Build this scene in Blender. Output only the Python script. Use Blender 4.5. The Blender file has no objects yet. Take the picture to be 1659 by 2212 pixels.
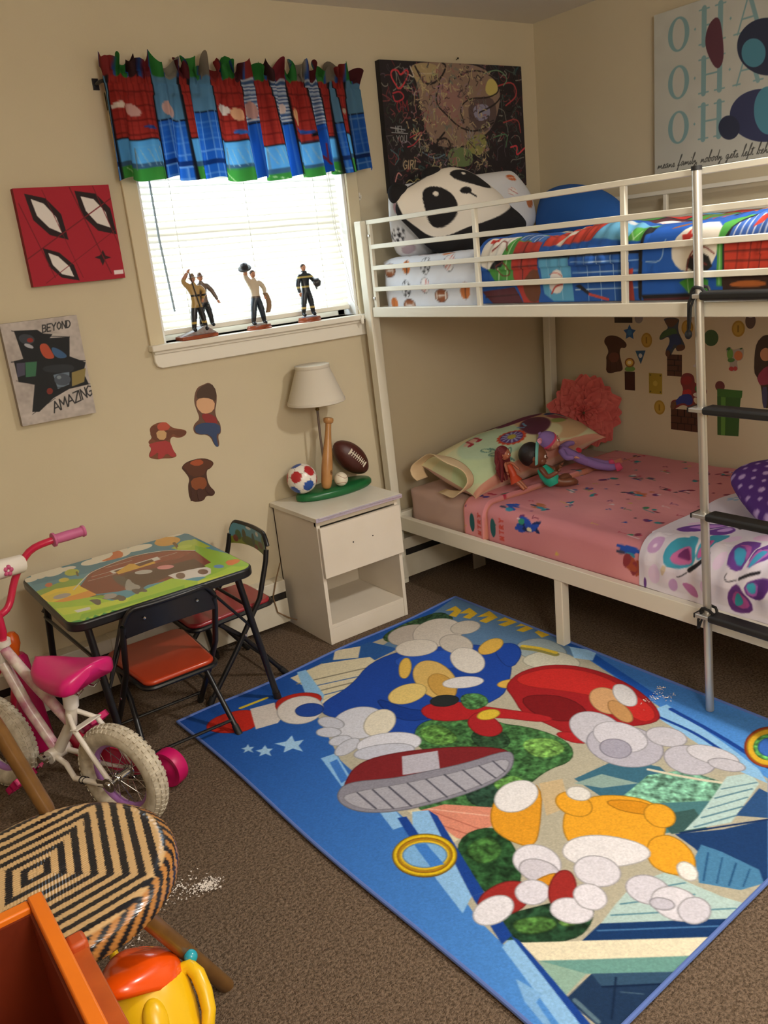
import bpy, bmesh, math, random
import numpy as np
from mathutils import Vector, Matrix
SC=bpy.context.scene; COL=SC.collection
random.seed(5)
PI=math.pi
def lin(c):
    c=np.asarray(c,float)/255.0
    return np.where(c<=0.04045,c/12.92,((c+0.055)/1.055)**2.4)
def hexc(s): return (int(s[0:2],16),int(s[2:4],16),int(s[4:6],16))
def V3(*a): return np.array(a,float)
# ------------------------------------------------------------------ materials
def mat(name,rgb,rough=.5,metal=0.,bump=None,var=None,transl=0.,coat=0.,vcol=False,alpha=None,ior=None,spec=None):
    m=bpy.data.materials.new(name); m.use_nodes=True
    nt=m.node_tree; N=nt.nodes; L=nt.links
    b=N['Principled BSDF']; out=N['Material Output']
    c=tuple(lin(rgb))+(1,) if rgb is not None else (1,1,1,1)
    b.inputs['Base Color'].default_value=c
    b.inputs['Roughness'].default_value=rough; b.inputs['Metallic'].default_value=metal
    if coat: b.inputs['Coat Weight'].default_value=coat; b.inputs['Coat Roughness'].default_value=.08
    if spec is not None: b.inputs['Specular IOR Level'].default_value=spec
    src=None
    if vcol:
        a=N.new('ShaderNodeAttribute'); a.attribute_name='Col'; src=a.outputs['Color']
    tc=None
    if bump or var:
        tc=N.new('ShaderNodeTexCoord')
    if var:   # ((rgb2),scale,amount)
        nz=N.new('ShaderNodeTexNoise'); nz.inputs['Scale'].default_value=var[1]; nz.inputs['Detail'].default_value=6
        L.new(tc.outputs['Object'],nz.inputs['Vector'])
        mr=N.new('ShaderNodeMapRange'); mr.inputs[1].default_value=.38; mr.inputs[2].default_value=.64
        mr.inputs[4].default_value=var[2]
        L.new(nz.outputs['Fac'],mr.inputs[0])
        mx=N.new('ShaderNodeMix'); mx.data_type='RGBA'
        L.new(mr.outputs[0],mx.inputs[0])
        if src is not None: L.new(src,mx.inputs[6])
        else: mx.inputs[6].default_value=c
        mx.inputs[7].default_value=tuple(lin(var[0]))+(1,)
        src=mx.outputs[2]
    if src is not None: L.new(src,b.inputs['Base Color'])
    if bump:
        bs=bump if isinstance(bump,list) else [bump]
        prev=None
        for sc_,st,dist in bs:
            nz=N.new('ShaderNodeTexNoise'); nz.inputs['Scale'].default_value=sc_; nz.inputs['Detail'].default_value=4
            L.new(tc.outputs['Object'],nz.inputs['Vector'])
            bp=N.new('ShaderNodeBump'); bp.inputs['Strength'].default_value=st; bp.inputs['Distance'].default_value=dist
            L.new(nz.outputs['Fac'],bp.inputs['Height'])
            if prev: L.new(prev.outputs['Normal'],bp.inputs['Normal'])
            prev=bp
        L.new(prev.outputs['Normal'],b.inputs['Normal'])
    if transl:
        t=N.new('ShaderNodeBsdfTranslucent'); ms=N.new('ShaderNodeMixShader'); ms.inputs[0].default_value=transl
        if src is not None: L.new(src,t.inputs['Color'])
        else: t.inputs['Color'].default_value=c
        L.new(b.outputs[0],ms.inputs[1]); L.new(t.outputs[0],ms.inputs[2]); L.new(ms.outputs[0],out.inputs['Surface'])
    return m
# ------------------------------------------------------------------ mesh builder
class MB:
    def __init__(s): s.v=[]; s.f=[]; s.mi=[]; s.cur=0; s.col=None
    def add(s,vs,fs):
        o=len(s.v); s.v+= [tuple(map(float,p)) for p in vs]
        s.f+= [tuple(i+o for i in f) for f in fs]; s.mi+= [s.cur]*len(fs); return s
    def m(s,i): s.cur=i; return s
    def box(s,x0,x1,y0,y1,z0,z1,M=None):
        vs=[(x,y,z) for x in (x0,x1) for y in (y0,y1) for z in (z0,z1)]
        if M is not None: vs=[tuple(M@Vector(p)) for p in vs]
        return s.add(vs,[(0,1,3,2),(4,6,7,5),(0,4,5,1),(2,3,7,6),(0,2,6,4),(1,5,7,3)])
    def bar(s,a,b,w,h,up=(0,0,1)):   # rectangular bar from a to b, w sideways, h along 'up'
        a=Vector(a);b=Vector(b);d=(b-a).normalized();u=Vector(up)
        sd=d.cross(u).normalized();u=sd.cross(d).normalized()
        vs=[tuple(p+sd*w/2*i+u*h/2*j) for p in (a,b) for i in (-1,1) for j in (-1,1)]
        return s.add(vs,[(0,1,3,2),(4,6,7,5),(0,4,5,1),(2,3,7,6),(0,2,6,4),(1,5,7,3)])
    def tube(s,pts,r,n=10,closed=False,caps=True,flat=1.0,up0=None):
        P=[Vector(p) for p in pts]; k=len(P)
        R=r if hasattr(r,'__len__') else [r]*k
        T=[]
        for i in range(k):
            if closed: t=P[(i+1)%k]-P[i-1]
            else: t=P[min(i+1,k-1)]-P[max(i-1,0)]
            T.append(t.normalized() if t.length>1e-9 else Vector((0,0,1)))
        u=Vector(up0) if up0 else (Vector((0,0,1)) if abs(T[0].z)<.9 else Vector((1,0,0)))
        u=(u-T[0]*u.dot(T[0])).normalized()
        vs=[]
        for i in range(k):
            if i: u=(u-T[i]*u.dot(T[i])).normalized()
            w=T[i].cross(u)
            for j in range(n):
                a=2*PI*j/n; vs.append(tuple(P[i]+(u*math.cos(a)*flat+w*math.sin(a))*R[i]))
        fs=[]
        for i in range(k if closed else k-1):
            for j in range(n):
                a=i*n+j;b=i*n+(j+1)%n;c=((i+1)%k)*n+(j+1)%n;d=((i+1)%k)*n+j
                fs.append((a,d,c,b))
        if caps and not closed:
            fs.append(tuple(range(n))); fs.append(tuple(reversed(range((k-1)*n,k*n))))
        return s.add(vs,fs)
    def lathe(s,prof,o=(0,0,0),axis=(0,0,1),n=24,sx=1.,sy=1.,rot=0):
        A=Vector(axis).normalized(); u=Vector((1,0,0)) if abs(A.x)<.9 else Vector((0,1,0))
        u=(u-A*u.dot(A)).normalized(); w=A.cross(u); O=Vector(o)
        if rot: u,w=u*math.cos(rot)+w*math.sin(rot), w*math.cos(rot)-u*math.sin(rot)
        vs=[];k=len(prof)
        for r,z in prof:
            for j in range(n):
                a=2*PI*j/n; vs.append(tuple(O+A*z+(u*math.cos(a)*sx+w*math.sin(a)*sy)*r))
        fs=[(i*n+j,i*n+(j+1)%n,(i+1)*n+(j+1)%n,(i+1)*n+j) for i in range(k-1) for j in range(n)]
        if prof[0][0]>1e-6: fs.append(tuple(reversed(range(n))))
        if prof[-1][0]>1e-6: fs.append(tuple(range((k-1)*n,k*n)))
        return s.add(vs,fs)
    def ball(s,c,r,n=16,m=10,M=None):
        r=r if hasattr(r,'__len__') else (r,r,r)
        vs=[];fs=[]
        for i in range(m+1):
            t=PI*i/m
            for j in range(n):
                a=2*PI*j/n; p=Vector((r[0]*math.sin(t)*math.cos(a),r[1]*math.sin(t)*math.sin(a),r[2]*math.cos(t)))
                if M is not None: p=M@p
                vs.append((p.x+c[0],p.y+c[1],p.z+c[2]))
        for i in range(m):
            for j in range(n): fs.append((i*n+j,(i+1)*n+j,(i+1)*n+(j+1)%n,i*n+(j+1)%n))
        return s.add(vs,fs)
    def prism(s,poly,f0,f1):   # poly 2d; f0,f1 map 2d to the two faces
        n=len(poly); vs=[f0(*p) for p in poly]+[f1(*p) for p in poly]
        fs=[tuple(range(n)),tuple(reversed(range(n,2*n)))]+[(i,i+n,(i+1)%n+n,(i+1)%n) for i in range(n)]
        return s.add(vs,fs)
    def grid(s,A,cu=False,cv=False):
        A=np.asarray(A); nu,nv=A.shape[:2]; o=len(s.v)
        s.v+= [tuple(p) for p in A.reshape(-1,3).tolist()]
        for i in range(nu if cu else nu-1):
            for j in range(nv if cv else nv-1):
                a=i*nv+j;b=i*nv+(j+1)%nv;c=((i+1)%nu)*nv+(j+1)%nv;d=((i+1)%nu)*nv+j
                s.f.append((o+a,o+d,o+c,o+b)); s.mi.append(s.cur)
        return s
OFF={}
def build(mb,name,mats,parent=None,loc=None,smooth=True,angle=.7,bevel=0,sub=0,solid=0,colors=None,weld=False,fixn=True,bseg=2):
    me=bpy.data.meshes.new(name)
    off=OFF.get(parent.name,(0,0,0)) if parent is not None else (loc or (0,0,0))
    vs=[(a-off[0],b-off[1],c-off[2]) for a,b,c in mb.v]
    me.from_pydata(vs,[],mb.f)
    mats=mats if isinstance(mats,(list,tuple)) else [mats]
    for m in mats: me.materials.append(m)
    if len(mats)>1: me.polygons.foreach_set('material_index',mb.mi)
    if colors is not None:
        ca=me.color_attributes.new('Col','FLOAT_COLOR','POINT')
        c4=np.ones((len(vs),4),np.float32); c4[:,:3]=colors; ca.data.foreach_set('color',c4.ravel())
    if fixn or weld:
        bm=bmesh.new(); bm.from_mesh(me)
        if weld: bmesh.ops.remove_doubles(bm,verts=bm.verts,dist=1e-5)
        bmesh.ops.recalc_face_normals(bm,faces=bm.faces); bm.to_mesh(me); bm.free()
    if smooth:
        me.polygons.foreach_set('use_smooth',[True]*len(me.polygons))
        if not sub: me.set_sharp_from_angle(angle=angle)
    o=bpy.data.objects.new(name,me); COL.objects.link(o)
    if parent is not None:
        o.parent=parent; OFF[o.name]=off
    else:
        o.location=off
        OFF[o.name]=off
    if solid: md=o.modifiers.new('Solidify','SOLIDIFY'); md.thickness=solid; md.offset=-1
    if bevel: md=o.modifiers.new('Bevel','BEVEL'); md.width=bevel; md.segments=bseg; md.limit_method='ANGLE'; md.angle_limit=.6
    if sub: md=o.modifiers.new('Subdivision','SUBSURF'); md.levels=sub; md.render_levels=sub
    return o
def tag(o,label=None,cat=None,group=None,kind=None):
    if label: o['label']=label
    if cat: o['category']=cat
    if group: o['group']=group
    if kind: o['kind']=kind
    return o
def thing(name,label,cat,loc=(0,0,0),rotz=0.,group=None,world=True):
    o=bpy.data.objects.new(name,None); COL.objects.link(o); o.location=loc; o.rotation_euler=(0,0,rotz)
    o.empty_display_size=.05
    OFF[o.name]=tuple(loc) if world else (0,0,0)
    return tag(o,label,cat,group)
def struct(mb,name,mats,**k):
    o=build(mb,name,mats,**k)
    if k.get('parent') is None: o['kind']='structure'
    return o
def copy_tree(o,parent=None):
    c=o.copy(); COL.objects.link(c)
    if parent is not None: c.parent=parent
    for ch in list(o.children): copy_tree(ch,c)
    return c
# ------------------------------------------------------------------ print painter
def chaikin(P,it=2,closed=True):
    P=np.asarray(P,float)
    for _ in range(it):
        Q=np.roll(P,-1,0) if closed else P[1:]
        A=P if closed else P[:-1]
        N=np.empty((2*len(A),2)); N[0::2]=.75*A+.25*Q; N[1::2]=.25*A+.75*Q
        P=N
    return P
def vnoise(X,Y,sc,seed=0):
    r=np.random.default_rng(seed); T=r.random((64,64))
    x=X*sc;y=Y*sc;xi=np.floor(x).astype(int);yi=np.floor(y).astype(int)
    fx=x-xi;fy=y-yi;fx=fx*fx*(3-2*fx);fy=fy*fy*(3-2*fy)
    g=lambda a,b:T[a%64,b%64]
    return (g(xi,yi)*(1-fx)+g(xi+1,yi)*fx)*(1-fy)+(g(xi,yi+1)*(1-fx)+g(xi+1,yi+1)*fx)*fy
class Print:   # coordinates in millimetres
    def __init__(s,x0,x1,y0,y1,res,bg):
        s.x0,s.y0,s.res=x0,y0,res
        s.nx=int((x1-x0)/res)+2; s.ny=int((y1-y0)/res)+2
        s.a=np.empty((s.ny,s.nx,3)); s.a[:]=bg
        s.X,s.Y=np.meshgrid(x0+np.arange(s.nx)*res,y0+np.arange(s.ny)*res)
    def win(s,x0,x1,y0,y1,pad):
        i0=max(0,int((x0-pad-s.x0)/s.res)); i1=min(s.nx,int((x1+pad-s.x0)/s.res)+2)
        j0=max(0,int((y0-pad-s.y0)/s.res)); j1=min(s.ny,int((y1+pad-s.y0)/s.res)+2)
        return (slice(j0,j1),slice(i0,i1)) if i1>i0 and j1>j0 else None
    def sd(s,P,w,closed=True):
        X=s.X[w];Y=s.Y[w];n=len(P);d=np.full(X.shape,1e18);ins=np.zeros(X.shape,bool)
        for i in range(n if closed else n-1):
            ax,ay=P[i];bx,by=P[(i+1)%n];ex,ey=bx-ax,by-ay
            L2=ex*ex+ey*ey+1e-12
            t=np.clip(((X-ax)*ex+(Y-ay)*ey)/L2,0,1)
            d=np.minimum(d,(X-ax-t*ex)**2+(Y-ay-t*ey)**2)
            if closed:
                c=((ay>Y)!=(by>Y)); 
                if ey!=0: ins^=c&(X<ex*(Y-ay)/ey+ax)
        d=np.sqrt(d)
        return np.where(ins,-d,d) if closed else d
    def put(s,w,mask,col):
        m=mask[...,None]; s.a[w]=s.a[w]*(1-m)+np.asarray(col,float)*m
    def poly(s,P,col,soft=0,sm=False,edge=None):
        P=chaikin(P) if sm else np.asarray(P,float)
        k=max(s.res,soft)
        w=s.win(P[:,0].min(),P[:,0].max(),P[:,1].min(),P[:,1].max(),k+(edge[1] if edge else 0))
        if w is None: return
        d=s.sd(P,w)
        if edge: s.put(w,np.clip(.5-(d-edge[1])/k,0,1),edge[0])
        s.put(w,np.clip(.5-d/k,0,1),col)
    def line(s,P,wd,col,sm=False):
        P=np.asarray(P,float)
        if sm and len(P)>2:
            Q=chaikin(P,2,False); P=np.vstack([P[:1],Q,P[-1:]])
        w=s.win(P[:,0].min(),P[:,0].max(),P[:,1].min(),P[:,1].max(),wd+s.res)
        if w is None: return
        s.put(w,np.clip(.5-(s.sd(P,w,False)-wd/2)/s.res,0,1),col)
    def ell(s,cx,cy,rx,ry,col,rot=0,n=20,**k):
        a=np.arange(n)*2*PI/n;c,q=math.cos(rot),math.sin(rot)
        x=rx*np.cos(a);y=ry*np.sin(a)
        s.poly(np.stack([cx+x*c-y*q,cy+x*q+y*c],1),col,sm=True,**k)
    def run(s,txt,f=None,outline=0,it=2):
        for ln in txt.strip().split('\n'):
            k,c,p=ln.split('|'); P=np.array([[float(q) for q in t.split(',')] for t in p.split(' ')])
            if f is not None: P=f(P)
            col=hexc(c)
            if k[0]=='L': s.line(P,max(float(k[1:]),s.res*.9),col,sm=True)
            else: s.poly(chaikin(P,it) if k=='S' else P,col,edge=((tuple(c_*.74 for c_ in col),outline) if outline and k=='S' else None))
    def text(s,t,x,y,h,wd,col,rot=0,slant=0,sp=.28,font=None):
        c,q=math.cos(rot),math.sin(rot); cx=0
        for ch in t:
            st,adv=(font or FONT).get(ch,([],.5))
            for pl in st:
                P=np.array(pl,float)*h; P[:,0]+=P[:,1]*slant+cx
                s.line(np.stack([x+P[:,0]*c-P[:,1]*q,y+P[:,0]*q+P[:,1]*c],1),wd,col,sm=(font is not None))
            cx+=(adv+(sp if font is None else 0))*h
    def sample(s,X,Y):
        x=np.clip((np.asarray(X)-s.x0)/s.res,0,s.nx-1.001);y=np.clip((np.asarray(Y)-s.y0)/s.res,0,s.ny-1.001)
        i=x.astype(int);j=y.astype(int);fx=(x-i)[...,None];fy=(y-j)[...,None]
        A=s.a
        c=(A[j,i]*(1-fx)+A[j,i+1]*fx)*(1-fy)+(A[j+1,i]*(1-fx)+A[j+1,i+1]*fx)*fy
        return lin(np.clip(c,0,255))
FONT={ # stroke capitals, unit height
'A':([[(0,0),(.35,1),(.7,0)],[(.14,.38),(.56,.38)]],.7),'B':([[(0,0),(0,1),(.4,.95),(.45,.72),(.35,.54),(0,.52)],[(.35,.54),(.5,.35),(.42,.06),(0,0)]],.5),
'D':([[(0,0),(0,1),(.35,.92),(.52,.6),(.5,.3),(.3,.04),(0,0)]],.55),'E':([[(.5,1),(0,1),(0,0),(.5,0)],[(0,.52),(.42,.52)]],.5),
'G':([[(.55,.85),(.3,1),(.05,.75),(.02,.35),(.25,0),(.55,.15),(.55,.45),(.33,.45)]],.6),'I':([[(0,0),(0,1)]],.1),
'L':([[(0,1),(0,0),(.45,0)]],.45),'M':([[(0,0),(.05,1),(.35,.35),(.65,1),(.7,0)]],.7),'N':([[(0,0),(0,1),(.5,0),(.5,1)]],.5),
'O':([[(.3,1),(.05,.75),(.02,.35),(.25,0),(.5,.2),(.56,.65),(.3,1)]],.58),'R':([[(0,0),(0,1),(.4,.95),(.46,.72),(.35,.52),(0,.5)],[(.2,.5),(.52,0)]],.52),
'T':([[(0,1),(.6,1)],[(.3,1),(.3,0)]],.6),'U':([[(0,1),(0,.25),(.25,0),(.5,.25),(.5,1)]],.5),'V':([[(0,1),(.3,0),(.6,1)]],.6),
'Y':([[(0,1),(.3,.5),(.6,1)],[(.3,.5),(.3,0)]],.6),'Z':([[(0,1),(.55,1),(0,0),(.55,0)]],.55),'?':([[(0,.75),(.1,.95),(.35,1),(.5,.8),(.25,.5),(.25,.3)],[(.25,.08),(.25,.02)]],.5)}
SCRIPT={ # joined handwriting, unit = x height .4
'm':([[(0,.05),(.08,.38),(.1,.0),(.2,.36),(.26,.05),(.36,.38),(.42,.02),(.52,.06)]],.5),'e':([[(0,.05),(.22,.25),(.18,.4),(.06,.25),(.1,.02),(.3,.08)]],.28),
'a':([[(.26,.34),(.1,.38),(.02,.15),(.14,.0),(.26,.34),(.27,.03),(.38,.08)]],.36),'n':([[(0,.05),(.08,.38),(.1,.0),(.22,.38),(.28,.02),(.38,.06)]],.36),
's':([[(0,.05),(.16,.4),(.22,.14),(.08,.0),(.3,.08)]],.28),'f':([[(0,.05),(.24,.8),(.22,1.0),(.12,.8),(.08,-.35),(.0,-.3),(.12,.1),(.3,.1)]],.28),
'i':([[(0,.05),(.1,.38),(.1,.02),(.2,.08)],[(.14,.55),(.15,.58)]],.19),'l':([[(0,.05),(.22,.8),(.18,1.0),(.08,.7),(.1,.02),(.22,.08)]],.2),
'y':([[(0,.05),(.06,.38),(.1,.08),(.24,.38),(.2,-.3),(.06,-.38),(.12,-.1),(.36,.12)]],.34),',':([[(.04,.03),(.0,-.15)]],.1),' ':([],.32),
'o':([[(.18,.38),(.04,.28),(.04,.05),(.18,.02),(.24,.25),(.16,.38),(.34,.3)]],.32),'b':([[(0,.05),(.2,.8),(.16,1.0),(.08,.7),(.06,.05),(.2,.02),(.22,.28),(.12,.34),(.34,.28)]],.32),
'd':([[(.24,.34),(.08,.36),(.02,.12),(.14,.0),(.26,.4),(.3,1.0),(.26,.05),(.38,.08)]],.36),'g':([[(.24,.34),(.08,.36),(.02,.12),(.16,.03),(.26,.36),(.2,-.3),(.06,-.36),(.12,-.1),(.38,.12)]],.36),
'h':([[(0,.05),(.22,.8),(.18,1.0),(.08,.7),(.07,.0),(.2,.38),(.25,.02),(.36,.06)]],.34),
't':([[(0,.05),(.16,.8),(.1,.05),(.26,.08)],[(.0,.5),(.28,.54)]],.24)}
def flatprint(name,pr,fn,u0,u1,v0,v1,nu,nv):
    """grid with colours: fn(u,v)->xyz ; returns MB and colours"""
    u=np.linspace(u0,u1,nu);v=np.linspace(v0,v1,nv);U,Vv=np.meshgrid(u,v,indexing='ij')
    A=np.stack(fn(U,Vv),-1); mb=MB(); mb.grid(A)
    return mb,pr.sample(U,Vv).reshape(-1,3)
def cmb(mb,cols,extra):   # extend the colour list for verts added after the print grid
    n=len(mb.v)-len(cols); return np.vstack([cols,np.tile(lin(extra),(n,1))]) if n>0 else cols
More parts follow.
